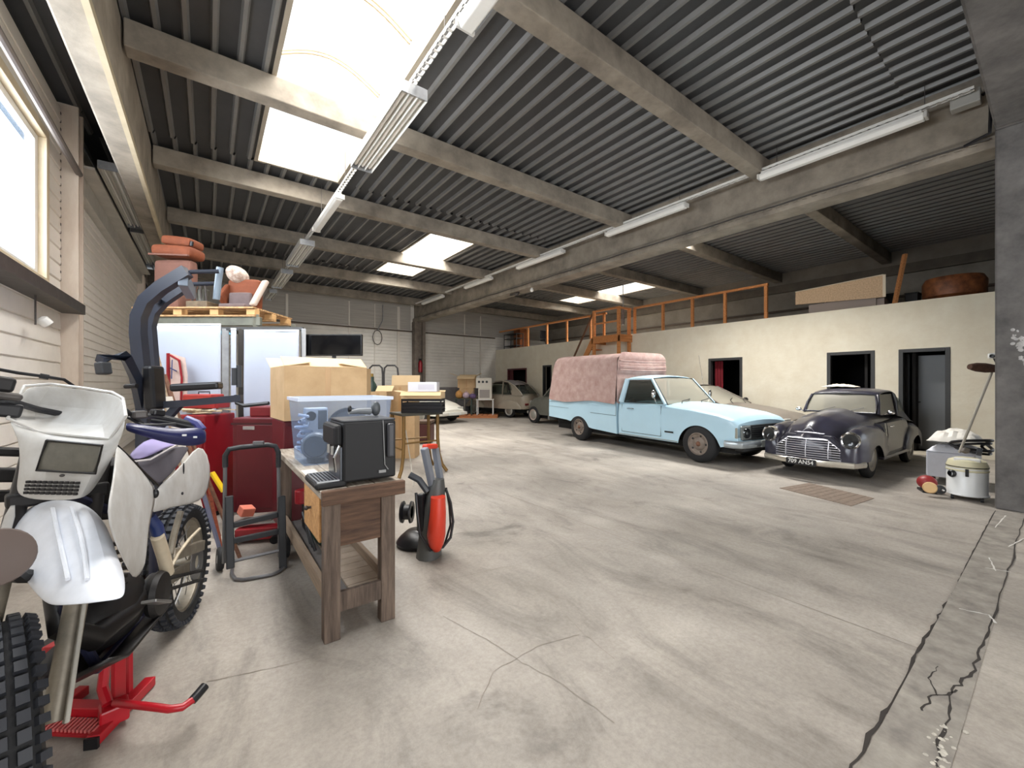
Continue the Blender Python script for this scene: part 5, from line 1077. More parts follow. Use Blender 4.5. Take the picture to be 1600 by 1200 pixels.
# silver rail the sheets hang from
rail = thing('curtain_rail', 'dark rail with silver posts holding the white glossy sheets', 'rail', D(355, 514, 4.9))
q0, q1 = D(232, 505, 4.9), D(474, 522, 4.9); q0.z = q1.z = 2.06
build(MB().bar(q0, q1, .04, .04), 'top_rail', M('rail_dark', (66, 66, 66), .5), rail)
for px, m_, wd_ in ((352, GALV, .075), (377, M('dark_post', (70, 66, 62), .6), .06), (474, GALV, .05)):
    p = D(px, 600, 4.9); build(MB().box(p.x - wd_ / 2, p.y - .03, 0, p.x + wd_ / 2, p.y + .03, 2.06), 'post', m_, rail, bevel=.004)
def hsheet(px0, px1, d, ztop, zbot, label, fold=0.0):
    a = D(px0, 600, d); b = D(px1, 600, d); nn = (b - a).normalized(); nn = Vector((nn.y, -nn.x, 0)); rows = []
    for j in range(17):
        z = ztop - (ztop - zbot) * j / 16; R = []
        for i in range(25):
            t = i / 24; f = fold * (math.sin(t * 14 + j * .2) * .5 + math.sin(t * 5 + 1 + j * .1)) * (.35 + .65 * j / 16); p = a.lerp(b, t) + nn * f
            R.append((p.x, p.y, z + (.03 * math.sin(t * 7) * fold * 30 if j == 0 else 0)))
        rows.append(R)
    cc = (a + b) / 2; o = thing('white_sheet', label, 'sheet', (cc.x, cc.y, zbot)); build(MB().grid(rows), 'sheet_panel', SHT, o, smooth=True, solid=.006)
    build(MB().bar(a + Vector((0, 0, ztop - CH + .005)), b + Vector((0, 0, ztop - CH + .005)), .012, .02), 'hem', WHITE, o); return o
hsheet(240, 345, 4.78, 2.09, .62, 'large flat glossy white sheet behind the brown leaning slats', .004)
hsheet(361, 369, 4.80, 2.04, .62, 'narrow strip of white sheet between the two rack posts', .001)
hsheet(382, 467, 4.78, 2.02, .62, 'creased glossy white sheet behind the big open cardboard box', .012)
# ---- television
tvp = D(522, 541, 4.95); u = RT.copy()
TV = thing('television', 'flat black television behind the big cardboard box', 'television', (tvp.x, tvp.y, 1.6), -YAW, local=True); TV.scale = (1.04, 1, 1.0)
build(MB().box(-.33, -.02, .14, .33, .02, .40), 'housing', M('tv_bezel', (16, 16, 18), .35), TV, bevel=.006)
build(MB().box(-.315, -.024, .155, .315, -.02, .385), 'screen', M('tv_screen', (8, 8, 10), .12), TV); build(MB().box(-.02, -.01, .02, .02, .01, .15), 'stand_neck', BLACK, TV); build(MB().box(-.14, -.09, 0, .14, .09, .015), 'stand_foot', BLACK, TV, bevel=.004)
sp_ = D(528, 600, 5.25); carton('cardboard_box', 'tall closed cardboard box under the black television', (sp_.x, sp_.y, 0), (.7, .42, 1.596), -YAW, None, open_=False)
# ---- red painted sign frame leaning on sheet
sg = thing('red_sign', 'red framed round sign board leaning against the white sheet', 'sign', D(275, 700, 4.6)); s0 = D(262, 552, 4.62); 
build(MB().tube([D(263, 552, 4.62), D(263, 640, 4.6)], .018, 8), 'frame_post', RED, sg)
build(MB().prism([(0, .0), (.17, -.05), (.2, -.25), (.19, -.55), (0, -.60)], lambda a, b, t: tuple(Vector((s0.x, s0.y, s0.z)) + RT * (a + .02) + FW * t + UP * b), 0, .01), 'board', M('sign_pale', (214, 190, 180), .6, 0, .1, 8), sg)
build(MB().tube([D(266, 555, 4.6), D(280, 563, 4.6), D(284, 590, 4.6), D(283, 625, 4.6)], .012, 6), 'red_arc', RED, sg, smooth=True); build(MB().bar(D(266, 575, 4.59), D(276, 580, 4.59), .01, .01).bar(D(269, 562, 4.59), D(268, 592, 4.59), .01, .01), 'blue_mark', M('sign_blue', (50, 60, 110), .6), sg)
carton_b = thing('storage_tub', 'grey plastic tub standing under the red sign', 'tub', G(290, 790)); p = G(290, 790)
# ---- leaning slats and broom handles
def lean(nm, lb, cat, p, q, w, h, mat, extra=None):
    o = thing(nm, lb, cat, (q.x, q.y, 0)); build(MB().bar(p, q, w, h), 'shaft', mat, o, bevel=.003)
    if extra: extra(o)
    return o
bpy.data.objects.remove(carton_b)
LW = wood('pale_slat', (186, 166, 140), (150, 126, 100)); LW2 = wood('brown_slat', (120, 84, 62), (90, 58, 44))
def ground_end(px, py, d, z=.0):
    p = D(px, py, d); p.z = z; return p
lean('wooden_stick', 'pale wooden slat leaning with its end highest, beside the power tower', 'slat', D(238, 528, 3.75), ground_end(318, 800, 3.9), .05, .02, LW)
lean('wooden_stick', 'thin pale slat with taped end leaning behind the longest pale slat', 'slat', D(236, 550, 3.85), ground_end(305, 800, 4.05), .035, .02, LW)
lean('wooden_stick', 'dark brown slat leaning in front of the bright red locker', 'slat', D(256, 585, 3.8), ground_end(342, 800, 3.75), .04, .02, LW2)
lean('wooden_stick', 'short white painted board leaning among the brown slats', 'slat', D(262, 620, 3.7), ground_end(325, 830, 3.6), .07, .02, M('white_painted', (210, 204, 194), .6, 0, .15, 6))
def yel(o): build(MB().bar(D(331, 738, 3.34), D(350, 768, 3.34), .045, .02), 'yellow_sleeve', M('yellow_plastic', (228, 188, 34), .4), o, bevel=.004)
lean('garden_tool', 'dark tool shaft with yellow sleeve leaning beside the hand truck', 'tool', D(300, 690, 3.4), ground_end(375, 840, 3.3), .022, .022, LW2, yel)
lean('metal_tube', 'blue grey metal tube leaning low behind the dirt bike', 'tube', D(318, 772, 3.2), ground_end(350, 868, 3.2), .025, .02, M('blue_grey_metal', (122, 126, 150), .4, .4))
lean('wooden_plank', 'short reddish plank leaning behind the blue grey tube', 'plank', D(326, 760, 3.45), ground_end(346, 850, 3.5), .07, .02, wood('reddish_plank', (160, 84, 56), (130, 60, 40)))
# ---- hand truck
H = thing('hand_truck', 'folding grey and black hand truck standing in front of the dark red cabinet', 'hand truck', G(400, 895))
HM = M('hand_truck_tube', (112, 112, 114), .4, .5); HB = M('hand_truck_black', (34, 36, 40), .5)
a = D(353, 700, 3.0); b = D(436, 697, 3.22); 
build(MB().tube([D(352, 730, 3.0), D(352, 712, 3.0), D(358, 702, 3.0), D(375, 699, 3.05), D(418, 695, 3.17), D(430, 697, 3.2), D(435, 707, 3.21), D(435, 730, 3.21)], .019, 10), 'handle_grip', HB, H, smooth=True)
build(MB().tube([D(352, 722, 3.0), D(350, 880, 2.98)], .013, 8), 'side_tube', HM, H, smooth=True); build(MB().tube([D(435, 722, 3.21), D(437, 870, 3.16)], .013, 8), 'side_tube', HM, H, smooth=True)
build(MB().box(0, 0, 0, .001, .001, .001).obox(D(404, 692, 3.12), (.07, .03, .025), (0, 0, -.4)), 'release_button', HM, H)
for (pa, pb) in (((358, 822), (434, 804)), ((360, 846), (436, 830))):
    build(MB().bar(D(pa[0], pa[1], 2.95), D(pb[0], pb[1], 3.14), .03, .04), 'cross_bar', HB, H, bevel=.005)
build(MB().tube([D(360, 878, 2.93), D(437, 860, 3.1)], .012, 8), 'axle', HM, H, smooth=True)
for px, d0 in ((358, 2.93), (440, 3.12)):
    build(MB().bar(D(px, 775, d0 + .03), D(px + 2, 888, d0 - .02), .05, .04), 'side_frame', HB, H, bevel=.006)
t1, t2, t3, t4 = G(365, 880), G(368, 908), G(436, 896), G(447, 872)
build(MB().tube([p + Vector((0, 0, .015)) for p in (t1, G(362, 900), t2, G(380, 909), G(425, 901), t3, G(445, 888), t4, G(440, 862))], .012, 8), 'toe_loop', HM, H, smooth=True)
for px, py, d0 in ((344, 868, 3.08), (446, 858, 3.3)):
    p = D(px, py, d0); p.z = .085
    w_ = build(MB().lathe([(.03, -.02), (.075, -.022), (.085, -.012), (.085, .012), (.075, .022), (.03, .02)], p, (b - a).normalized(), 24), 'wheel', RUB, H, smooth=True)
    build(MB().lathe([(.001, .015), (.03, .02), (.03, -.02), (.001, -.015)], p, (b - a).normalized(), 16), 'rim', GALV, w_, smooth=True)
# red jack, boxes and bits on floor behind hand truck
jk = thing('floor_jack', 'red and white trolley jack on the floor behind the hand truck', 'jack', G(400, 850)); p = G(398, 848)
build(MB().bar(p + Vector((-.12, .1, .08)), p + Vector((.22, -.05, .08)), .14, .1), 'jack_body', RED, jk, bevel=.01); build(MB().bar(p + Vector((-.1, .1, .16)), p + Vector((.1, .02, .2)), .08, .04), 'lifting_arm', M('jack_white', (210, 196, 190), .5), jk, bevel=.006)
for dx, dy in ((-.1, .2), (.2, .06), (-.16, .02), (.14, -.12)): build(MB().lathe([(.001, -.02), (.035, -.02), (.035, .02), (.001, .02)], p + Vector((dx, dy, .035)), (.4, .9, 0), 14), 'wheel', BLACK, jk)
bk = tag(build(MB().obox(D(385, 798, 3.35), (.1, .08, .07), (.3, .2, .4)), 'clay_block', M('salmon_block', (200, 110, 88), .7), bevel=.006), 'salmon coloured block lying on the hand truck frame', 'block')
tag(build(MB().bar(D(360, 812, 3.37), D(430, 806, 3.45), .2, .02), 'small_shelf_board', M('grey_board', (120, 108, 100), .8)), 'grey board carrying the salmon block behind the hand truck', 'board')
bkx = thing('blue_crate', 'dark blue low crate on the floor behind the dirt bike rear wheel', 'crate', G(318, 838)); p = G(316, 835)
build(tub(p.x - .13, p.x + .08, p.y - .05, p.y + .3, 0.0, .17, .02), 'crate_body', M('crate_blue', (44, 58, 88), .5), bkx, solid=.008); build(MB().box(p.x - .14, p.y - .06, .16, p.x - .12, p.y + .31, .185).box(p.x + .07, p.y - .06, .16, p.x + .09, p.y + .31, .185), 'rim', M('crate_blue2', (60, 76, 110), .5), bkx)
# green and black machine under the bench
gm = thing('compressor', 'dark machine with green casing and red cap under the workbench', 'machine', (.62, 3.55, .215))
build(MB().lathe([(.001, -.16), (.07, -.15), (.09, -.1), (.09, .1), (.07, .15), (.001, .16)], (.7, 3.3, .31), (0, 1, 0), 20), 'tank', M('dark_green', (34, 70, 54), .4), gm, smooth=True); build(MB().box(.62, 3.5, .215, .78, 3.75, .45), 'motor', BLACK, gm, bevel=.02)
for k in range(3): build(MB().tube([(.6, 3.1 + k * .08, .24), (.57, 3.2 + k * .1, .38 + k * .03), (.64, 3.4, .42), (.7, 3.5 + k * .05, .4)], .01, 6), 'hose', BLACK, gm, smooth=True)
build(MB().cyl((.6, 3.62, .45), (.6, 3.62, .56), .05), 'red_cap', RED, gm, bevel=.01)
# ---- power tower
PW = thing('power_tower', 'dark navy gym power tower with padded arms and chin up bars', 'gym equipment', G(240, 870))
def flat(pts, w, h, name='frame_tube'):
    mb = MB(); pts = [Vector(p) for p in pts]; rows = []
    for i, p in enumerate(pts):
        d = (pts[min(i + 1, len(pts) - 1)] - pts[max(0, i - 1)]).normalized(); y = FW.cross(d).normalized(); z = d.cross(y)
        rows.append([p + y * w / 2 + z * h / 2, p - y * w / 2 + z * h / 2, p - y * w / 2 - z * h / 2, p + y * w / 2 - z * h / 2])
    mb.grid(rows, close=True); n = len(mb.v); mb.f += [(0, 1, 2, 3), (n - 1, n - 2, n - 3, n - 4)]
    return build(mb, name, NAVY, PW, smooth=True, sharp=50)
f0 = D(226, 700, 3.0); f0.z = .03
flat([f0, D(226, 640, 3.0), D(222, 580, 3.0), D(216, 520, 3.0), D(217, 495, 3.0), D(228, 470, 3.0), D(252, 449, 3.0), D(293, 424, 3.02)], .085, .06)
f1 = D(244, 700, 3.4); f1.z = .03
flat([f1, D(243, 640, 3.4), D(238, 560, 3.4), D(234, 510, 3.4), D(240, 488, 3.4), D(256, 470, 3.4), D(292, 446, 3.42)], .075, .05)
flat([D(228, 448 + 20, 3.0), D(248, 470, 3.4)], .04, .04, 'cross_brace')
build(MB().bar(D(286, 436, 3.0), D(298, 458, 3.3), .06, .10), 'joint_plate', M('grey_joint', (120, 128, 140), .4, .4), PW, bevel=.006)
for (pa, pb, dd) in (((296, 425), (342, 424), 3.05), ((300, 444), (342, 443), 3.25)): build(MB().tube([D(*pa, dd), D(*pb, dd + .1)], .016, 10), 'chin_bar', NAVY, PW, smooth=True)
build(MB().tube([D(344, 418, 3.2), D(341, 440, 3.2), D(338, 468, 3.2)], .024, 10), 'grip', M('grey_grip', (136, 150, 164), .5), PW, smooth=True)
flat([D(222, 635, 3.0), D(290, 630, 3.05), D(378, 622, 3.12)], .05, .05, 'arm_rail')
build(MB().bar(D(270, 606, 3.0), D(345, 602, 3.08), .11, .055), 'arm_pad', BLACK, PW, bevel=.015)
flat([D(250, 665, 3.0), D(282, 630, 3.05)], .05, .04, 'brace')
build(MB().tube([D(368, 618, 3.12), D(370, 630, 3.1), D(382, 634, 3.1), D(420, 630, 3.1)], .014, 8), 'dip_handle', BLACK, PW, smooth=True)
build(MB().tube([D(366, 602, 3.1), D(366, 575, 3.1)], .018, 8), 'upright_grip', DG, PW, smooth=True); build(MB().tube([D(374, 605, 3.12), D(374, 571, 3.12)], .02, 8), 'upright_grip', DG, PW, smooth=True)
build(MB().bar(D(239, 572, 2.98), D(243, 640, 2.98), .12, .08, tuple(RT)), 'back_pad', BLACK, PW, bevel=.02)
flat([D(155, 562, 2.55), D(196, 556, 2.7), D(212, 590, 2.9), D(222, 640, 3.0)], .05, .05, 'arm_rail')
build(MB().bar(D(160, 566, 2.55), D(163, 585, 2.55), .07, .05), 'arm_end', DG, PW, bevel=.01); build(MB().tube([D(196, 604, 2.85), D(214, 603, 2.85)], .016, 8), 'side_handle', BLACK, PW, smooth=True)
for f_ in (f0, f1):
    build(MB().bar(f_ + Vector((-.15, -.28, .0)), f_ + Vector((.12, .4, .0)), .06, .05), 'base_foot', NAVY, PW, bevel=.006)
build(MB().bar(f0, f1, .05, .05), 'base_rail', NAVY, PW)
# ---- pressure washer
Q = thing('pressure_washer', 'orange and black upright pressure washer beside the workbench', 'pressure washer', G(665, 862))
OR = M('orange_red_plastic', (206, 58, 34), .4, 0, .05, 5); DGR = M('washer_grey', (74, 74, 72), .45); LG = M('washer_light_grey', (122, 126, 134), .45)
w0 = G(668, 862); dd = 3.3
def WPt(px, py, d=3.3): return D(px, py, d)
sec = []
for py, xl, xr, dp in ((776, 673, 696, .07), (800, 672, 697, .09), (835, 667, 696, .10), (850, 670, 693, .08), (860, 677, 688, .04)):
    c_ = D((xl + xr) / 2, py, 3.25); hwid = (xr - xl) / 2 * 3.25 / 640; sec.append([c_ + RT * hwid * math.cos(a * math.pi / 6) - FW * dp * math.sin(a * math.pi / 6) for a in range(12)])
mb = MB().grid(sec, close=True); mb.f += [tuple(range(12)), tuple(range(48, 60))]; build(mb, 'orange_cover', OR, Q, smooth=True, sharp=60)
sec = []
for py, xl, xr, dp in ((748, 675, 694, .06), (765, 668, 696, .09), (790, 660, 694, .1), (835, 655, 690, .12), (856, 652, 690, .13), (868, 650, 690, .14)):
    c_ = D((xl + xr) / 2, py, 3.36); hwid = (xr - xl) / 2 * 3.36 / 640; sec.append([c_ + RT * hwid * math.cos(a * math.pi / 6) - FW * dp * math.sin(a * math.pi / 6) for a in range(12)])
mb = MB().grid(sec, close=True); mb.f += [tuple(range(12)), tuple(range(60, 72))]; build(mb, 'grey_housing', DGR, Q, smooth=True, sharp=60)
build(MB().bar(D(663, 700, 3.25), D(676, 762, 3.34), .05, .05), 'handle_post', LG, Q, bevel=.008); build(MB().bar(D(680, 700, 3.42), D(690, 762, 3.40), .045, .05), 'handle_post', LG, Q, bevel=.008)
build(MB().bar(D(663, 698, 3.27), D(681, 697, 3.42), .05, .04), 'handle_grip', OR, Q, bevel=.012)
pb_ = G(652, 850); build(MB().lathe([(.001, 0), (.17, 0), (.18, .03), (.15, .07), (.09, .12), (.001, .12)], (pb_.x, pb_.y, 0.002), n=28), 'base', BLACK, Q, smooth=True)
build(MB().tube([D(640, 742, 3.3), D(655, 750, 3.3), D(668, 768, 3.3)], .028, 8), 'lance_holder', DG, Q, smooth=True)
build(MB().lathe([(.05, -.04), (.085, -.045), (.09, -.03), (.06, -.02), (.06, .02), (.09, .03), (.085, .045), (.05, .04)], D(636, 800, 3.4), tuple(RT), 22), 'hose_reel', BLACK, Q, smooth=True)
build(MB().tube([D(697, 765, 3.35), D(704, 785, 3.35), D(708, 815, 3.35), D(704, 840, 3.33), D(692, 855, 3.3), D(672, 860, 3.2), D(656, 835, 3.15), D(652, 800, 3.15), D(650, 770, 3.2)], .011, 8), 'power_hose', BLACK, Q, smooth=True)
build(MB().tube([D(697, 762, 3.4), D(702, 790, 3.4), D(704, 820, 3.38), D(695, 850, 3.36)], .009, 8), 'power_hose', BLACK, Q, smooth=True)
build(MB().box(-.001, -.001, 0, .001, .001, .001).obox(D(659, 800, 3.3), (.07, .06, .3), (0, 0, .6)), 'motor_block', BLACK, Q, bevel=.012)
# ---- second table
TT = thing('metal_table', 'small table on bronze curved metal legs behind the workbench', 'table', G(660, 728)); TZ = .95
tc = [D(628, 645, 6.1), D(692, 645, 6.55), D(672, 645, 7.0), D(608, 645, 6.6)]
for p in tc: p.z = TZ
BRZ = M('bronze_metal', (128, 98, 52), .5, .3, .15, 8)
mb = MB(); mb.add([p for p in tc] + [p - Vector((0, 0, .035)) for p in tc], [(0, 1, 2, 3), (7, 6, 5, 4), (0, 4, 5, 1), (1, 5, 6, 2), (2, 6, 7, 3), (3, 7, 4, 0)]); build(mb, 'tabletop', M('table_dark', (62, 60, 50), .6, 0, .15, 6), TT, bevel=.004)
tcen = sum(tc, Vector()) / 4
feet = []
for p, a_ in ((tc[0].lerp(tcen, .12), .22), (tc[1].lerp(tcen, .2), .2), (tc[2].lerp(tcen, .12), .12), (tc[3].lerp(tcen, .12), .12)):
    out = (p - tcen); out.z = 0; out.normalize(); build(MB().tube([p - Vector((0, 0, .03)), Vector((p.x, p.y, .55)), Vector((p.x, p.y, .3)) + out * .02, Vector((p.x, p.y, .12)) + out * .07, Vector((p.x, p.y, .012)) + out * .15], .028, 8), 'leg', BRZ, TT, smooth=True); feet.append(Vector((p.x, p.y, .5)))
for i in range(4): build(MB().tube([feet[i] + Vector((0, 0, -.1 * (i % 2))), feet[(i + 1) % 4] + Vector((0, 0, -.1 * (i % 2)))], .014, 6), 'stretcher', BRZ, TT)
kc = D(662, 640, 6.5)
CR = thing('black_crate', 'black wire crate standing on the metal table', 'crate', (kc.x, kc.y, TZ), -YAW, local=True); BK = BLACK
for a_ in (-.3, .3):
    for b_ in (-.17, .17): build(MB().box(a_ - .01, b_ - .01, 0, a_ + .01, b_ + .01, .22), 'corner_post', BK, CR)
for zz in (.02, .08, .14, .20):
    build(MB().box(-.31, -.182, zz - .018, .31, -.17, zz + .018), 'side_bar', BK, CR); build(MB().box(-.31, .17, zz - .018, .31, .182, zz + .018), 'side_bar', BK, CR); build(MB().box(-.312, -.17, zz - .018, -.3, .17, zz + .018), 'side_bar', BK, CR); build(MB().box(.3, -.17, zz - .018, .312, .17, zz + .018), 'side_bar', BK, CR)
build(MB().box(-.29, -.16, 0, .29, .16, .15), 'dark_contents', M('dark_contents', (40, 40, 44), .7, 0, .3, 20), CR)
carton('cardboard_tray', 'shallow open cardboard tray on the black crate', (kc.x, kc.y, TZ + .222), (.62, .36, .10), -YAW, None, (.25, 0, .2, .2), (-35, 0, 20, 10), CARDI, tape=False)
wb_ = thing('white_box', 'white printed box on the cardboard tray over the metal table', 'box', (kc.x, kc.y, TZ + .33), -YAW, local=True)
build(MB().box(-.22, -.12, 0, .23, .12, .15), 'box_body', M('printed_white', (226, 228, 236), .5), wb_, bevel=.004)
for zz in (.04, .06, .08, .10): build(MB().box(-.06, -.122, zz, .19, -.12, zz + .006), 'printed_line', M('print_mauve', (176, 170, 190), .6), wb_)
tag(build(MB().tube([D(634, 672, 6.2), D(642, 725, 6.2), D(646, 760, 5.6)], .008, 5), 'thin_rod', M('pale_rod', (190, 188, 180), .4)), 'thin pale rod hanging by the metal table', 'rod')
# boxes and trolley beyond
def on_floor_box(px0, px1, pyt, d, dep, label, nm='cardboard_box', mat=CARD, **k):
    a = D(px0, 600, d); b = D(px1, 600, d); c = (a + b) / 2 + FW * dep / 2; return carton(nm, label, (c.x, c.y, 0), ((b - a).length, dep, D(0, pyt, d).z), -YAW, None, mat=mat, **k)
on_floor_box(602, 648, 602, 7.7, .4, 'tall open cardboard box with brown flap beyond the clear bin', flaps=(0, .0, .5, .0), ang=(0, 0, 78, 0))
on_floor_box(577, 604, 612, 7.15, .32, 'smaller cardboard box with slanted lid beyond the clear bin', flaps=(.0, 0, .55, 0), ang=(0, 0, 35, 0))
sc = thing('sack_trolley', 'grey twin arched tube trolley standing behind the cardboard boxes', 'trolley', G(600, 700))
for x0, x1 in ((577, 598), (600, 622)):
    p0 = D(x0, 700, 8.2); p0.z = .02; p1 = D(x1, 700, 8.2); p1.z = .02
    build(MB().tube([p0, D(x0, 585, 8.2), D(x0 + 1, 575, 8.2), D(x0 + 5, 571, 8.2), D(x1 - 5, 571, 8.2), D(x1 - 1, 575, 8.2), D(x1, 585, 8.2), p1], .018, 8), 'arched_tube', M('tube_grey', (70, 68, 68), .5, .4), sc, smooth=True)
gb_ = thing('green_bottle', 'dark green gas bottle beside the arched tube trolley', 'bottle', G(581, 712)); p = D(581, 600, 7.9)
build(MB().lathe([(.001, 0), (.12, .01), (.13, .05), (.13, 1.25), (.08, 1.4), (.04, 1.46), (.04, 1.54), (.001, 1.54)], (p.x, p.y, 0), n=18), 'bottle_body', M('bottle_green', (40, 62, 54), .5, 0, .2, 8), gb_, smooth=True); build(MB().cyl((p.x, p.y, 1.53), (p.x, p.y, 1.6), .03), 'valve', M('brass', (150, 120, 60), .4, .6), gb_)
# maroon low car nose / trunk seen under the metal table
mt = thing('storage_chest', 'low dark maroon chest on the floor behind the metal table legs', 'chest', (3.9, 9.6, 0)); p = D(653, 665, 9.6)
mt.location = (p.x, p.y + .3, 0); RM[mt.name] = Matrix.Translation(mt.location)
build(MB().obox((p.x, p.y + .3, .24), (.95, .5, .44), (0, 0, -YAW)), 'chest_body', M('maroon_dark', (74, 32, 28), .6, 0, .2, 4), mt, bevel=.02); build(MB().obox((p.x, p.y + .3, .50), (.97, .52, .07), (0, 0, -YAW)), 'chest_lid', M('brown_dark', (84, 62, 44), .6, 0, .2, 4), mt, bevel=.015)
build(MB().obox((p.x, p.y + .3, .01), (.9, .45, .02), (0, 0, -YAW)), 'chest_foot', BLACK, mt)
# ---- pallet with table, boxes, appliances near the far wall
pc = G(750, 652); PL = thing('wooden_pallet', 'orange brown pallet on the floor in front of the far wall', 'pallet', (pc.x, pc.y, 0), -YAW, local=True)
OP = M('orange_pallet', (196, 128, 84), .8, 0, .1, 6)
for yy in (-.4, 0, .4): build(MB().box(-1.15, yy - .05, 0, .75, yy + .05, .09), 'bearer', OP, PL)
for k in range(9): build(MB().box(-1.15 + k * .217, -.48, .092, -1.15 + k * .217 + .16, .48, .115), 'top_slat', OP, PL)
ft = thing('white_stand', 'white steel stand on the pallet carrying white appliances', 'stand', (pc.x, pc.y, .115), -YAW, local=True)
for x in (-.1, .55):
    for y in (-.3, .3): build(MB().box(x - .015, y - .015, 0, x + .015, y + .015, .62), 'leg', WHITE, ft)
build(MB().box(-.13, -.33, .62, .58, .33, .65), 'top', WHITE, ft)
oven = thing('white_oven', 'white appliance with grey door on the steel stand', 'appliance', (pc.x, pc.y, .765), -YAW, local=True)
build(MB().box(-.05, -.28, 0, .5, .28, .46), 'housing', M('appliance_white', (214, 208, 196), .5), oven, bevel=.01); build(MB().box(0, -.29, .06, .42, -.28, .4), 'door', M('appliance_grey', (150, 142, 136), .4), oven, bevel=.006)
ov2 = thing('white_oven', 'white appliance with three dark dials topmost on the stand', 'appliance', (pc.x, pc.y, 1.227), -YAW, local=True)
build(MB().box(-.15, -.25, 0, .5, .25, .42), 'housing', MC['appliance_white'], ov2, bevel=.01)
for x in (-.02, .14, .3): build(MB().cyl((x, -.27, .26), (x, -.25, .26), .05), 'dial', BLACK, ov2)
tbx = thing('folding_table', 'dark low table left of the white stand near the far wall', 'table', (pc.x - .52, pc.y + .4, .116), -YAW, local=True)
for x in (-.35, .3):
    for y in (-.2, .2): build(MB().box(x - .02, y - .02, .0, x + .02, y + .02, .65), 'leg', M('leg_green', (52, 64, 56), .5), tbx)
build(MB().box(-.42, -.28, .65, .30, .28, .669), 'top', M('table_green', (70, 84, 70), .6), tbx)
c_ = RT * -.58 + Vector((pc.x, pc.y, 0)) + FW * .35
carton('cardboard_box', 'tilted open cardboard box with wide flaps held above the dark low table', (c_.x, c_.y, 1.232), (.75, .5, .50), -YAW, None, (.7, .35, .3, .55), (-20, 28, 30, 20))
carton('cardboard_box', 'closed cardboard box under the tilted open one by the far wall', (c_.x, c_.y, .787), (.6, .45, .44), -YAW, None, open_=False)
for i, (dx, cc, lb) in enumerate(((-.25, (206, 150, 84), 'orange printed carrier bag on the dark low table'), (.05, (200, 176, 190), 'pale pink bag stuffed beside the orange printed bag'), (.33, (110, 90, 130), 'purple bag beside the white stand'))):
    q = Vector((pc.x, pc.y, 0)) + RT * (-.62 + dx) + FW * -.1; o = thing('carrier_bag', lb, 'bag', (q.x, q.y, .787))
    build(MB().ell((q.x, q.y, .957 - .03 * i), (.16, .12, .17 - .03 * i), n=12, h=8), 'bag_body', M('bag_%d' % i, cc, .7, 0, .2, 9, .4), o, smooth=True); build(MB().tube([(q.x - .05, q.y, 1.09 - .04 * i), (q.x, q.y, 1.17 - .04 * i), (q.x + .05, q.y, 1.09 - .04 * i)], .01, 5), 'bag_handle', M('bag_%d' % i, cc), o)
# ------------------------------------------------------------------ RIGHT SIDE CLUTTER
vc = D(1511, 755, 5.0)
VC = thing('vacuum_cleaner', 'white drum vacuum cleaner on small casters beside the pillar', 'vacuum cleaner', (vc.x, vc.y, 0)); vx, vy = vc.x, vc.y
build(MB().lathe([(0.001, .05), (0.176, .05), (0.188, .06), (0.180, .075), (0.176, .08), (0.176, .38), (0.172, .40), (0.001, .40)], (vx, vy, 0), n=32), 'drum', M('vac_white', (226, 228, 228), .3, 0, .04, 5), VC, smooth=True)
build(MB().lathe([(0.178, .345), (0.182, .35), (0.182, .365), (0.178, .37)], (vx, vy, 0), n=32), 'rim_band', M('vac_cream', (214, 208, 176), .5), VC, smooth=True)
build(MB().lathe([(0.180, .385), (0.180, .41), (0.160, .47), (0.096, .5), (0.001, .5)], (vx, vy, 0), n=32), 'motor_lid', M('vac_cream', (214, 208, 176), .5), VC, smooth=True)
build(MB().lathe([(0.182, .395), (0.182, .405)], (vx, vy, 0), n=32), 'lid_seal', BLACK, VC)
fv = -(Vector((vx, vy, 0)).normalized()); lv = Vector((-fv.y, fv.x, 0))
def VP(a, b, z): return Vector((vx, vy, z)) + fv * a + lv * b
build(MB().bar(VP(.10, -.11, .48), VP(.10, .11, .48), .05, .05), 'handle', WHITE, VC, bevel=.012)
build(MB().obox(VP(.18, .0, .34), (.03, .03, .09), (0, 0, math.atan2(fv.y, fv.x))), 'latch', BLACK, VC, bevel=.004)
build(MB().lathe([(.001, .0), (.04, .0), (.045, .02), (.03, .04)], VP(.13, -.115, .31), (fv * .8 + lv * -.6), 18), 'hose_port', BLACK, VC, smooth=True)
for a_, b_ in ((.12, .12), (.12, -.12), (-.12, .12), (-.12, -.12)):
    p = VP(a_, b_, .025); w_ = build(MB().lathe([(.001, -.014), (.025, -.014), (.025, .014), (.001, .014)], p, tuple(lv), 14), 'caster', BLACK, VC)
    build(MB().bar(p, p + Vector((0, 0, .035)), .02, .02), 'caster_fork', BLACK, VC)
# red hose reel / grinder beside
gq = G(1462, 770); RG = thing('red_grinder', 'red and yellow hand tool on the floor beside the white vacuum', 'tool', (gq.x, gq.y, 0))
build(MB().ell((gq.x, gq.y + .08, .12), (.10, .10, .09), n=16, h=10), 'body', M('dark_red_tool', (150, 44, 46), .45), RG, smooth=True); p = D(1453, 762, 5.1)
build(MB().lathe([(.001, .03), (.06, .025), (.07, 0), (.05, -.05)], p, tuple(-ray(1453, 762)), 18), 'yellow_disc', M('cream_disc', (206, 170, 120), .5), RG, smooth=True)
p = D(1469, 765, 5.05); build(MB().lathe([(.001, .03), (.05, .025), (.055, 0), (.05, -.08)], p, tuple(-ray(1469, 765)), 18), 'black_cap', BLACK, RG, smooth=True); build(MB().ell(p + Vector((-.03, -.03, 0)), (.014, .014, .014)), 'chrome_stud', CHROME, RG, smooth=True)
build(MB().obox((gq.x, gq.y + .08, .015), (.22, .14, .03), (0, 0, .4)), 'foot', BLACK, RG, bevel=.006)
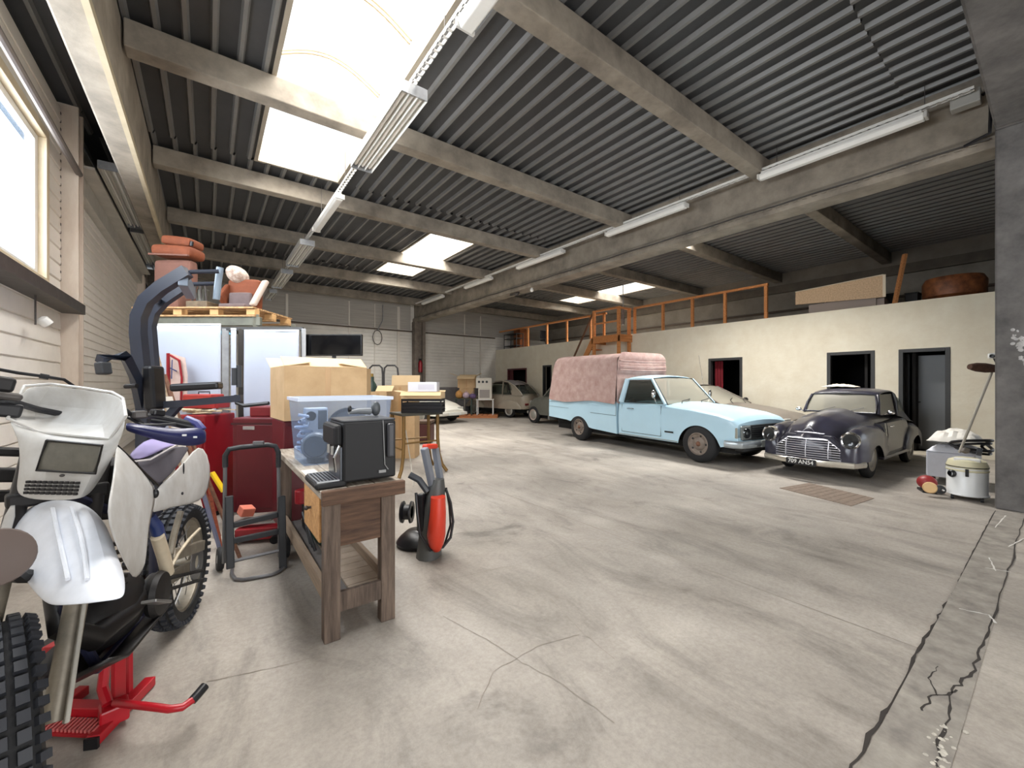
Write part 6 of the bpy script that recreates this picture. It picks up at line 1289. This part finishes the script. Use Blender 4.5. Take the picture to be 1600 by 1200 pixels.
# pile: white folded sheets on a low grey box, cable coil, broom
px0 = D(1515, 700, 5.6); PX, PY = px0.x + .1, px0.y + .15
lb_ = thing('plastic_trolley', 'white plastic trolley under the pile of sheets beside the pillar', 'trolley', (PX, PY, 0))
build(MB().box(PX - .28, PY - .22, .1, PX + .42, PY + .25, .45), 'body', M('trolley_white', (206, 208, 216), .5, 0, .08, 4), lb_, bevel=.02)
for a_ in (-.22, .34):
    for b_ in (-.16, .18): build(MB().lathe([(.001, -.015), (.05, -.015), (.05, .015), (.001, .015)], (PX + a_, PY + b_, .05), (0, 1, 0), 14), 'wheel', BLACK, lb_); build(MB().box(PX + a_ - .01, PY + b_ - .01, .05, PX + a_ + .01, PY + b_ + .01, .11), 'wheel_fork', BLACK, lb_)
for k, (z0, z1, lb, cc) in enumerate(((.455, .58, 'lower white plastic sheet heap on the trolley beside the pillar', (220, 222, 230)), (.60, .80, 'upper white sheet heap under the black cable coil', (226, 222, 214)))):
    rows = []
    for i in range(15):
        rows.append([(PX - .30 + .72 * i / 14 + .02 * random.random(), PY - .25 + .5 * j / 12, z0 + (z1 - z0) * (math.sin(math.pi * min(1, max(0, i / 14))) ** .4 if 0 < i < 14 else 0) * (math.sin(math.pi * j / 12) ** .4 if 0 < j < 12 else 0) * (.35 + .5 * random.random() + .25 * abs(math.sin(i * 1.1 + j * .9 + k)))) for j in range(13)])
    o = thing('crumpled_sheet', lb, 'sheet', (PX, PY, z0)); build(MB().grid(rows), 'sheet_folds', M('heap_%d' % k, cc, .6), o, smooth=True, sub=1)
    build(MB().box(PX - .29, PY - .24, z0 - .002, PX + .41, PY + .24, z0 + .008), 'folded_edge', M('heap_%d' % k, cc), o)
cc_ = thing('cable_coil', 'black ribbed hose coil lying on the white sheets beside the pillar', 'hose', (PX + .05, PY - .2, .72))
for r_, z_, rr_ in ((.30, .80, .018), (.22, .76, .016)):
    build(MB().tube([D(1528, 697, 5.42) + RT * r_ * .85 * math.cos(a * math.pi / 10) + UP * (.07 * math.sin(a * math.pi / 10) + z_ - .78) + FW * (.12 * math.cos(a * math.pi / 5)) for a in range(21)], rr_, 8), 'hose_loop', BLACK, cc_, smooth=True)
build(MB().obox(D(1530, 706, 5.25), (.18, .05, .07), (.1, .3, .1)), 'nozzle', DG, cc_, bevel=.01); build(MB().obox(D(1508, 704, 5.2), (.1, .06, .06), (.4, .2, .4)), 'clip', M('clip_grey', (110, 104, 98), .5), cc_, bevel=.01)
bk2 = thing('yellow_carton', 'narrow worn yellow brown carton between the vacuum and the pillar', 'box', G(1545, 783)); p = G(1545, 780)
build(MB().box(p.x + .02, p.y + .06, 0, p.x + .13, p.y + .25, .42), 'carton_body', M('worn_ochre', (188, 150, 86), .8, 0, .25, 12), bk2, bevel=.004); build(MB().box(p.x + .019, p.y + .12, .06, p.x + .021, p.y + .17, .14), 'hand_hole', BLACK, bk2)
q0, q1 = D(1505, 692, 5.35), D(1551, 578, 5.15)
q0 = q0 + (q0 - q1) * .14; BR = thing('push_broom', 'broom with brown brush head leaning head up against the pillar', 'broom', q0); q2 = q0.copy(); q2.z = .66
build(MB().tube([q0, q1], .014, 8), 'handle', M('broom_handle', (176, 170, 158), .5), BR, smooth=True)
h0, h1 = D(1515, 573, 5.1), D(1556, 576, 5.08)
build(MB().tube([h0, h0.lerp(h1, .25), h0.lerp(h1, .6), h1], [.035, .055, .06, .045], 10), 'brush_head', M('brown_bristle', (86, 58, 44), .9, 0, .3, 40, .6), BR, smooth=True)
cm = thing('security_lamp', 'small white spotlight fixed on the pillar above the broom', 'lamp', D(1550, 555, 4.75)); p = D(1552, 556, 4.78)
build(MB().obox(p, (.09, .08, .06), (0, 0, .2)), 'housing', WHITE, cm, bevel=.012); build(MB().lathe([(.001, .0), (.02, .0), (.02, .03)], p + Vector((-.06, 0, -.005)), (-1, .2, 0), 12), 'lens', BLACK, cm); build(MB().bar(p, p + Vector((.12, -.02, -.08)), .02, .02), 'bracket', BLACK, cm)

#==P4==
# ------------------------------------------------------------------ DIRT BIKE
RA = D(280, 880, 2.42); RA.z = .335; FA = D(8, 1130, 1.2); FA.z = .345
bk_ = FA - RA; bk_.z = 0; bk_.normalize(); bl = Vector((-bk_.y, bk_.x, 0))     # forward, rider's left
wdv = (RT * .80 - FW * .60); wdv.z = 0; wdv.normalize(); wax = Vector((-wdv.y, wdv.x, 0))
BK = thing('dirt_bike', 'white dirt bike with navy handguards raised on a red stand', 'motorcycle', (RA.x, RA.y, 0))
def BP(px, py, off=0.0):
    r = ray(px, py); p0 = RA + bl * off; t = (p0 - CC).dot(bl) / r.dot(bl); return CC + r * t
def BL(x, y, z): return Vector((RA.x, RA.y, 0)) + bk_ * x + bl * y + Vector((0, 0, z))
BWH = M('aged_white_plastic', (204, 204, 202), .45, 0, .10, 4, .05, 0, (1, 1, 1), (176, 172, 166)); BWB = M('fender_white', (222, 226, 234), .4, 0, .06, 14)
NVP = M('navy_plastic', (30, 34, 78), .35); PUR = M('faded_purple_seat', (150, 138, 182), .7, 0, .06, 6); SGR = M('dark_seat', (88, 84, 92), .8, 0, .1, 8); ENG = M('engine_dark', (40, 38, 38), .5, .4, .25, 12); ALU = M('worn_aluminium', (150, 142, 128), .45, .5, .25, 10)
SPK = M('spoke_steel', (150, 150, 150), .35, .8)
def tyre(c, ax, r, w, nk):
    ax = Vector(ax).normalized()
    o = build(MB().lathe([(r * .78, -w * .42), (r * .86, -w * .5), (r * .95, -w * .42), (r * .985, -w * .2), (r * .985, w * .2), (r * .95, w * .42), (r * .86, w * .5), (r * .78, w * .42), (r * .78, -w * .42)], c, ax, 40), 'wheel', RUB, BK, smooth=True)
    u = Vector((0, 0, 1)); u = (u - ax * u.dot(ax)).normalized(); v = ax.cross(u); mb = MB()
    for i in range(nk):
        for j, (of, tilt) in enumerate(((-.40, .5), (-.15, .1), (.15, -.1), (.40, -.5))):
            a = 2 * math.pi * (i + (.5 if j in (1, 2) else 0)) / nk; rad = u * math.cos(a) + v * math.sin(a); tg = ax.cross(rad)
            n_ = (rad * math.cos(tilt) - ax * math.sin(tilt)).normalized(); s_ = tg.cross(n_).normalized(); rr = r * (.985 if abs(of) < .3 else .95)
            m = Matrix((tg, s_, n_)).transposed(); mb.obox(c + rad * rr + ax * w * of * 1.05 + n_ * .004, (.03 if abs(of) < .3 else .022, .024, .022), m)
    build(mb, 'tread_knobs', M('knob_rubber', (44, 46, 52), .6), o)['kind'] = 'stuff'
    rim = build(MB().lathe([(r * .79, -w * .36), (r * .74, -w * .30), (r * .72, 0), (r * .74, w * .30), (r * .79, w * .36)], c, ax, 36), 'rim', ALU, o, smooth=True)
    build(MB().tube([c - ax * .06, c - ax * .05, c + ax * .05, c + ax * .06], [.02, .045, .045, .02], 14), 'hub', ALU, o, smooth=True)
    mb = MB()
    for i in range(16):
        a = 2 * math.pi * i / 16; rad = u * math.cos(a) + v * math.sin(a); rad2 = u * math.cos(a + .35) + v * math.sin(a + .35); sd = 1 if i % 2 else -1
        build(MB().tube([c + rad2 * .04 + ax * .045 * sd, c + rad * r * .73], .0025, 4), 'spoke', SPK, o)
    return o
tyre(RA, bl, .335, .125, 44)
tyre(FA, wax, .345, .115, 50)
# frame, swingarm, engine
build(MB().bar(BL(.02, .07, .33), BL(.52, .06, .42), .03, .06), 'swingarm', ALU, BK, bevel=.006); build(MB().bar(BL(.02, -.07, .33), BL(.52, -.06, .42), .03, .06), 'swingarm', ALU, BK, bevel=.006)
build(MB().tube([BL(1.02, 0, 1.0), BL(.75, .03, .85), BL(.45, .04, .78), BL(.48, .05, .45), BL(.6, .05, .32), BL(.95, .05, .32), BL(1.08, .02, .6), BL(1.06, 0, .95)], .018, 8), 'frame_tube', M('frame_navy', (36, 38, 60), .4), BK, smooth=True)
build(MB().tube([BL(.45, .03, .78), BL(.1, .03, .86), BL(-.15, .03, .9)], .014, 8), 'subframe', ALU, BK, smooth=True)
build(MB().ell(BL(.78, 0, .46), (.22, .12, .13), (0, 0, math.atan2(bk_.y, bk_.x)), 18, 12), 'engine_case', ENG, BK, smooth=True)
for k in range(6): build(MB().obox(BL(.85, 0, .58 + k * .035), (.15, .14, .014), (0, -.25, math.atan2(bk_.y, bk_.x))), 'cooling_fin', ENG, BK)
build(MB().lathe([(.001, 0), (.09, .0), (.10, .02), (.09, .04), (.001, .045)], BL(.66, .11, .45), tuple(bl), 24), 'clutch_cover', ENG, BK, smooth=True)
build(MB().grid([[BL(.55 + .07 * i, -.15 + .05 * j, .30 + .02 * abs(j - 3) + max(0, (i - 6)) * .035) for j in range(7)] for i in range(9)]), 'skid_plate', M('black_skid', (24, 22, 22), .45), BK, smooth=True, solid=.01)
build(MB().tube([BL(1.0, -.05, .66), BL(1.10, .02, .56), BL(1.02, .07, .47), BL(.82, .09, .46), BL(.6, .10, .5)], [.03, .036, .042, .04, .03], 12), 'exhaust_chamber', M('exhaust_black', (26, 24, 24), .4, .2), BK, smooth=True)
for y in (.08,): build(MB().tube([BP(232, 808, .1), BP(244, 822, .12), BP(250, 846, .13)], .026, 10), 'blue_hose', M('blue_hose', (34, 50, 96), .4), BK, smooth=True)
build(MB().tube([BP(246, 838, .13), BP(256, 870, .13), BP(262, 896, .13)], .026, 10), 'shock_body', M('cream_pipe', (198, 184, 160), .5, 0, .12, 8), BK, smooth=True)
build(MB().tube([BP(266, 866, .10), BP(272, 835, .10), BP(282, 800, .10)], .016, 8), 'damper_rod', ALU, BK, smooth=True)
build(MB().bar(BP(268, 868, .1), BP(316, 852, .1), .03, .06), 'caliper_bracket', ALU, BK, bevel=.006); build(MB().tube([BP(262, 896, .12), BP(278, 866, .12), BP(296, 842, .11), BP(312, 826, .11)], .008, 6), 'brake_hose', M('cream_pipe', (198, 184, 160), .5), BK, smooth=True)
mb = MB()
for k in range(26):
    p = BP(258 + k * 2.3, 905 - k * .55, .1); mb.obox(p, (.018, .012, .012), (0, 0, math.atan2(bk_.y, bk_.x)))
    mb.obox(p + Vector((0, 0, -.055)), (.018, .012, .012), (0, 0, math.atan2(bk_.y, bk_.x)))
build(mb, 'chain', ENG, BK)['kind'] = 'stuff'
build(MB().lathe([(.04, -.004), (.105, -.004), (.11, 0), (.105, .004), (.04, .004), (.04, -.004)], RA + bl * .085, tuple(bl), 28), 'brake_disc', SPK, BK)
build(MB().bar(BP(232, 940, .2), BP(258, 941, .2), .05, .012), 'foot_peg', SPK, BK, bevel=.003)
# forks
ST = D(112, 690, 1.62)
for s in (-1, 1):
    lo = FA + wax * .095 * s; hi = ST + wax * .10 * s
    build(MB().tube([lo, lo.lerp(hi, .55)], .032, 12), 'fork_leg', ALU, BK, smooth=True); build(MB().tube([lo.lerp(hi, .5), hi + (hi - lo) * .08], .026, 12), 'fork_stanchion', M('fork_dark', (60, 58, 58), .3, .6), BK, smooth=True)
    build(MB().bar(lo + wax * .022 * s + wdv * .035, lo.lerp(hi, .42) + wdv * .045 + wax * .01 * s, .065, .012, tuple(wax)), 'fork_guard', M('guard_grey', (168, 164, 154), .5, 0, .2, 8), BK, bevel=.004)
build(MB().bar(ST - wax * .13, ST + wax * .13, .06, .05), 'triple_clamp', ALU, BK, bevel=.01); q = ST.lerp(FA, .22); build(MB().bar(q - wax * .13, q + wax * .13, .07, .05), 'triple_clamp', ENG, BK, bevel=.01)
# front fender
def R3(*p): return [D(*q) for q in p]
fen = [R3((34, 800, 1.50), (58, 786, 1.47), (90, 779, 1.45), (125, 783, 1.45), (152, 800, 1.50)),
       R3((8, 828, 1.42), (45, 800, 1.40), (98, 792, 1.38), (148, 800, 1.38), (172, 830, 1.44)),
       R3((12, 850, 1.36), (50, 838, 1.33), (108, 830, 1.31), (158, 838, 1.31), (183, 868, 1.36)),
       R3((24, 885, 1.28), (62, 872, 1.26), (116, 868, 1.24), (168, 872, 1.24), (195, 895, 1.28)),
       R3((44, 915, 1.21), (75, 908, 1.19), (122, 905, 1.18), (170, 905, 1.18), (197, 915, 1.21)),
       R3((72, 946, 1.16), (92, 948, 1.13), (130, 946, 1.12), (170, 940, 1.13), (196, 936, 1.16))]
fd = build(MB().grid(fen), 'front_fender', BWB, BK, smooth=True, solid=.005, sub=2)
build(MB().tube([D(112, 792, 1.375), D(124, 830, 1.30), D(132, 868, 1.235), D(136, 905, 1.175)], .006, 6), 'fender_ridge', BWB, fd, smooth=True)
build(MB().tube([D(82, 794, 1.38), D(90, 832, 1.31), D(98, 868, 1.24), D(106, 905, 1.175)], .006, 6), 'fender_ridge', BWB, fd, smooth=True)
# headlight cowl
cw = [R3((38, 603, 1.60), (80, 601, 1.63), (130, 607, 1.63), (176, 614, 1.60), (191, 622, 1.56)),
      R3((26, 628, 1.53), (48, 632, 1.66), (120, 638, 1.68), (168, 642, 1.64), (195, 638, 1.50)),
      R3((14, 650, 1.45), (44, 660, 1.60), (120, 668, 1.62), (160, 668, 1.58), (197, 652, 1.43)),
      R3((12, 658, 1.42), (62, 675, 1.46), (118, 681, 1.45), (172, 686, 1.43), (196, 668, 1.40)),
      R3((30, 690, 1.42), (68, 688, 1.42), (115, 694, 1.41), (164, 698, 1.40), (184, 700, 1.44)),
      R3((30, 735, 1.40), (52, 742, 1.39), (106, 746, 1.38), (146, 748, 1.38), (162, 742, 1.46)),
      R3((22, 770, 1.40), (40, 782, 1.38), (92, 784, 1.37), (128, 781, 1.37), (142, 770, 1.46))]
cwl = build(MB().grid(cw), 'headlight_cowl', BWH, BK, smooth=True, solid=.006, sub=2)
build(MB().tube([D(38, 603, 1.60), D(80, 600, 1.63), D(130, 606, 1.63), D(176, 613, 1.60), D(192, 622, 1.56), D(197, 650, 1.43), D(172, 686, 1.425), D(118, 681, 1.445), D(62, 675, 1.455), D(12, 654, 1.43), D(38, 603, 1.60)], .005, 6), 'cowl_rim', BWH, cwl, smooth=True)
lens = [R3((73, 689, 1.375), (116, 691, 1.372), (160, 697, 1.37)), R3((64, 713, 1.37), (108, 716, 1.366), (155, 720, 1.366)), R3((58, 734, 1.37), (100, 737, 1.366), (148, 739, 1.368))]
ln = build(MB().grid(lens), 'headlight_lens', M('dusty_lens', (100, 98, 90), .2, .1, .1, 30), BK, smooth=True, solid=.012, bevel=.004)
pp_ = R3((73, 688, 1.367), (160, 696, 1.362), (149, 740, 1.36), (57, 735, 1.362), (73, 688, 1.367)); build(MB().tube(pp_, .004, 6), 'lens_seal', ENG, ln)
mb = MB()
for i in range(10):
    for j in range(4):
        mb.obox(D(44 + i * 8.6 - j * 1.2, 753 + j * 5.6 + i * .2, 1.362), (.0115, .006, .0085), (0, 0, -YAW))
build(mb, 'headlight_grid', M('hole_dark', (36, 34, 34), .8), cwl)['kind'] = 'stuff'
build(MB().ell(D(97, 743, 1.365), (.007, .007, .005), n=8, h=6), 'screw', STEEL, cwl)
# side bodywork
def plate(pts, name, mat, t=.008, off=None, sub=0, parent=BK):
    P = [BP(*p) for p in pts]; c = sum(P, Vector()) / len(P); n = len(P); mb = MB(); mb.v = [c] + P; mb.f = [(0, 1 + i, 1 + (i + 1) % n) for i in range(n)]
    return build(mb, name, mat, parent, smooth=True, solid=t, bevel=.003)
def panel(rows, name, mat, t=.006, sub=1, parent=BK): return build(MB().grid([[BP(*p) for p in r] for r in rows]), name, mat, parent, smooth=True, solid=t, sub=sub)
panel([[(180, 692, .12), (184, 697, .14), (190, 702, .14)], [(178, 730, .19), (196, 728, .19), (218, 732, .16)], [(172, 765, .23), (200, 762, .21), (248, 760, .15)], [(164, 800, .26), (196, 795, .22), (243, 790, .15)], [(172, 835, .26), (202, 830, .22), (236, 812, .17)], [(192, 878, .25), (212, 872, .21), (231, 845, .18)], [(208, 908, .22), (218, 900, .20), (228, 885, .19)]], 'radiator_shroud', BWH)
panel([[(246, 760, .14), (266, 744, .14), (290, 718, .13), (310, 692, .11)], [(240, 775, .15), (268, 764, .15), (300, 736, .14), (326, 706, .12)], [(236, 790, .15), (270, 780, .15), (306, 766, .14), (332, 744, .12)], [(234, 806, .15), (262, 793, .15), (296, 790, .14), (322, 780, .12)]], 'side_panel', BWH)
build(MB().ell(BP(243, 771, .165), (.012, .012, .02), n=12, h=8), 'panel_hole', BLACK, BK); build(MB().ell(BP(285, 771, .165), (.005, .005, .008), n=8, h=6), 'panel_hole', BLACK, BK); build(MB().ell(BP(287, 732, .15), (.004, .004, .03), n=8, h=6), 'panel_slot', BLACK, BK)
panel([[(198, 712, .02), (214, 697, .02), (232, 682, .02), (262, 688, .02), (292, 696, .02)], [(208, 720, .12), (228, 716, .13), (250, 706, .13), (272, 694, .12), (296, 697, .10)]], 'seat_top', PUR)
panel([[(208, 720, .12), (228, 717, .13), (250, 707, .13), (272, 695, .12), (300, 698, .10)], [(222, 735, .14), (240, 738, .14), (256, 732, .14), (276, 716, .13), (292, 705, .12)], [(244, 755, .15), (250, 757, .15), (256, 752, .15), (268, 740, .14), (282, 722, .13)]], 'seat_side', SGR)
build(MB().tube([BP(210, 721, .135), BP(235, 718, .145), BP(256, 706, .145), BP(276, 695, .13)], .004, 6), 'seat_piping', M('seat_piping', (206, 200, 200), .5), BK)
build(MB().tube([BP(183, 697, .125), BP(205, 718, .15), BP(226, 740, .16), BP(247, 759, .165)], .006, 6), 'panel_edge', BLACK, BK)
# handlebar, guards, controls
def HB_(px, py, d): return D(px, py, d)
HBT = D(112, 645, 1.70)
build(MB().tube([D(-70, 628, 1.28), D(10, 625, 1.42), D(60, 640, 1.58), D(112, 650, 1.68), D(160, 650, 1.76), D(200, 648, 1.82), D(245, 650, 1.90), D(300, 662, 1.99)], .012, 8), 'handlebar', M('bar_black', (30, 30, 34), .4), BK, smooth=True)
build(MB().tube([D(236, 655, 1.90), D(270, 660, 1.95), D(305, 668, 2.0)], .019, 10), 'grip', BLACK, BK, smooth=True)
rows = []
for px, pt, pb, d_ in ((196, 660, 673, 1.72), (215, 662, 679, 1.74), (245, 667, 688, 1.80), (275, 670, 696, 1.86), (300, 668, 698, 1.92), (318, 668, 694, 1.97), (322, 676, 690, 1.99)):
    rows.append([D(px, pt, d_ + .03), D(px, pt * .7 + pb * .3, d_), D(px, pt * .3 + pb * .7, d_), D(px, pb, d_ + .02)])
hg = build(MB().grid(rows), 'handguard', NVP, BK, smooth=True, solid=.006, sub=2)
for px, py, w_ in ((288, 680, .018), (305, 683, .016)): build(MB().obox(D(px, py, 1.865 + (px - 288) * .0035), (w_, .004, .008), (0, 0, -YAW)), 'guard_mark', WHITE, hg)
build(MB().tube([D(200, 652, 1.80), D(222, 664, 1.82), D(250, 664, 1.86), D(275, 662, 1.9)], .007, 6), 'lever', BLACK, BK, smooth=True)
build(MB().obox(D(218, 648, 1.83), (.05, .05, .035), (0, 0, .3)), 'lever_perch', STEEL, BK, bevel=.008); build(MB().obox(D(246, 645, 1.9), (.05, .04, .03), (0, .2, .6)), 'throttle_housing', BLACK, BK, bevel=.008)
build(MB().tube([D(290, 655, 1.99), D(308, 662, 2.0), D(316, 672, 2.0)], .02, 8), 'bar_end', M('navy_light', (60, 62, 120), .4), BK, smooth=True)
for (a_, b_, c_) in (((5, 600, 1.42), (.05, .06, .05), ENG), ((10, 640, 1.45), (.07, .06, .05), BLACK), ((4, 618, 1.4), (.09, .04, .025), STEEL), ((16, 706, 1.55), (.10, .05, .03), ENG), ((8, 742, 1.55), (.12, .05, .05), ENG), ((8, 775, 1.55), (.13, .05, .04), ENG)):
    build(MB().obox(D(*a_), b_, (.1, .2, .4)), 'control_block', c_, BK, bevel=.01)
build(MB().tube([D(-20, 574, 1.5), D(30, 583, 1.55), D(75, 589, 1.62), D(100, 593, 1.66), D(115, 603, 1.70), D(120, 625, 1.75)], .006, 8), 'brake_cable', BLACK, BK, smooth=True); build(MB().tube([D(62, 587, 1.6), D(76, 589.5, 1.62)], .010, 8), 'cable_sleeve', BLACK, BK)
build(MB().tube([D(196, 640, 1.80), D(215, 655, 1.84), D(235, 672, 1.88), D(262, 676, 1.94)], .008, 6), 'clutch_cable', BLACK, BK, smooth=True)
build(MB().obox(BP(180, 760, .0), (.25, .14, .22), (0, 0, math.atan2(bk_.y, bk_.x))), 'radiator', ENG, BK, bevel=.01)
panel([[(30, 770, -.1), (5, 800, -.14)], [(22, 840, -.12), (-10, 860, -.16)]], 'far_shroud', BWH)
# brown flap
hp = D(-8, 872, 1.08)
FL = MB().lathe([(.001, .012), (.045, .011), (.072, .004), (.075, -.006), (.001, -.008)], hp, tuple(-ray(8, 872)), 30)
build(FL, 'brown_disc', M('brown_plastic', (96, 82, 76), .6, 0, .05, 4), BK, smooth=True)
build(MB().tube([hp - ray(8, 872) * -.01, D(30, 900, 1.2), D(70, 900, 1.3)], .02, 8), 'disc_bracket', ENG, BK, smooth=True)
# ---- red stand
SD = thing('bike_stand', 'red steel lift stand with foot lever under the dirt bike', 'bike stand', G(190, 1120))
RS = M('stand_red', (176, 22, 36), .35, 0, .06, 6)
e0, e1 = G(145, 1168), G(235, 1072); h0, h1 = G(60, 1140), G(132, 1086)
for a_, b_ in ((e0, e1), (h0, h1)): build(MB().bar(a_ + Vector((0, 0, .025)), b_ + Vector((0, 0, .025)), .045, .04), 'foot_bar', RS, SD, bevel=.004); build(MB().bar(a_ + Vector((0, 0, .02)), a_ - (b_ - a_).normalized() * .012 + Vector((0, 0, .02)), .046, .041), 'end_plug', BLACK, SD)
mA, mB_ = e0.lerp(e1, .35), h0.lerp(h1, .2)
build(MB().bar(mA + Vector((0, 0, .06)), mB_ + Vector((0, 0, .06)), .05, .04), 'cross_bar', RS, SD, bevel=.004)
trd = build(MB().bar(e0.lerp(e1, .15) + Vector((0, 0, .03)), h0 + (h0 - h1) * .1 + Vector((0, 0, .03)), .07, .012), 'ribbed_tread', RS, SD)
a_, b_ = e0.lerp(e1, .15) + Vector((0, 0, .042)), h0 + (h0 - h1) * .1 + Vector((0, 0, .042))
for k in range(1, 18): build(MB().bar(a_.lerp(b_, k / 18) + (e1 - e0).normalized() * .03, a_.lerp(b_, k / 18) - (e1 - e0).normalized() * .03, .007, .012), 'rib', M('stand_red_pale', (206, 110, 108), .4), trd)
T0, T1 = D(95, 1008, 1.72), D(236, 958, 2.05); T0.z = T1.z = .315
nn = Vector((-(T1 - T0).normalized().y, (T1 - T0).normalized().x, 0))
build(MB().bar(D(75, 1012, 1.72), D(172, 1005, 1.72), .05, .03), 'platform_bar', RS, SD, bevel=.004); build(MB().bar(D(172, 1003, 1.72), D(240, 955, 2.05), .05, .03), 'platform_bar', RS, SD, bevel=.004)
build(MB().bar(D(75, 1000, 1.9), D(220, 975, 2.0), .2, .02), 'platform_plate', BLACK, SD, bevel=.004)
def toz(px, py, d, z=.04): p = D(px, py, d); return p
build(MB().tube([D(170, 1006, 1.72), D(163, 1050, 1.70), D(160, 1075, 1.69), D(168, 1100, 1.66)], .018, 8), 'leg', RS, SD, smooth=True)
build(MB().bar(D(198, 985, 1.86), D(198, 1096, 1.80), .042, .02, tuple(FW)), 'leg', RS, SD, bevel=.003); build(MB().bar(D(185, 1030, 1.76), D(185, 1098, 1.74), .02, .05, tuple(FW)), 'leg', RS, SD, bevel=.003)
build(MB().tube([D(85, 1060, 1.68), D(120, 1046, 1.7), D(190, 1038, 1.78)], .012, 8), 'brace', RS, SD, smooth=True)
build(MB().obox(D(178, 1112, 1.68), (.09, .08, .07), (0, 0, .2)), 'pivot_block', RS, SD, bevel=.008)
build(MB().tube([D(180, 1098, 1.66), D(225, 1103, 1.60), D(265, 1108, 1.60), D(285, 1105, 1.62), D(303, 1092, 1.66)], .014, 10), 'foot_lever', RS, SD, smooth=True)
build(MB().tube([D(300, 1095, 1.655), D(310, 1084, 1.68), D(320, 1072, 1.71)], .018, 10), 'rubber_end', BLACK, SD, smooth=True)

# groups for things of a kind
GR = {'cardboard_box': 'cardboard boxes standing about the hall', 'wooden_stick': 'wooden sticks leaning by the red locker', 'folded_cloth': 'teal cloths on the rack', 'rear_bench_seat': 'car seats on the high pallet', 'front_car_seat': 'car seats on the high pallet',
      'white_sheet': 'glossy white sheets on the rail', 'maroon_cabinet': 'dark red cabinets behind the workbench', 'carrier_bag': 'carrier bags by the far wall', 'white_oven': 'white appliances on the stand', 'storage_crate': 'dark crates on the mezzanine', 'crumpled_sheet': 'white sheet heaps by the pillar', 'wooden_railing': 'pine railings on the mezzanine', 'cable_tray': 'cable trays under the roof', 'wooden_pallet': 'wooden pallets'}
for o in COL.objects:
    if o.parent is None and 'category' in o and 'group' not in o:
        g = GR.get(o.name.split('.')[0])
        if g: o['group'] = g
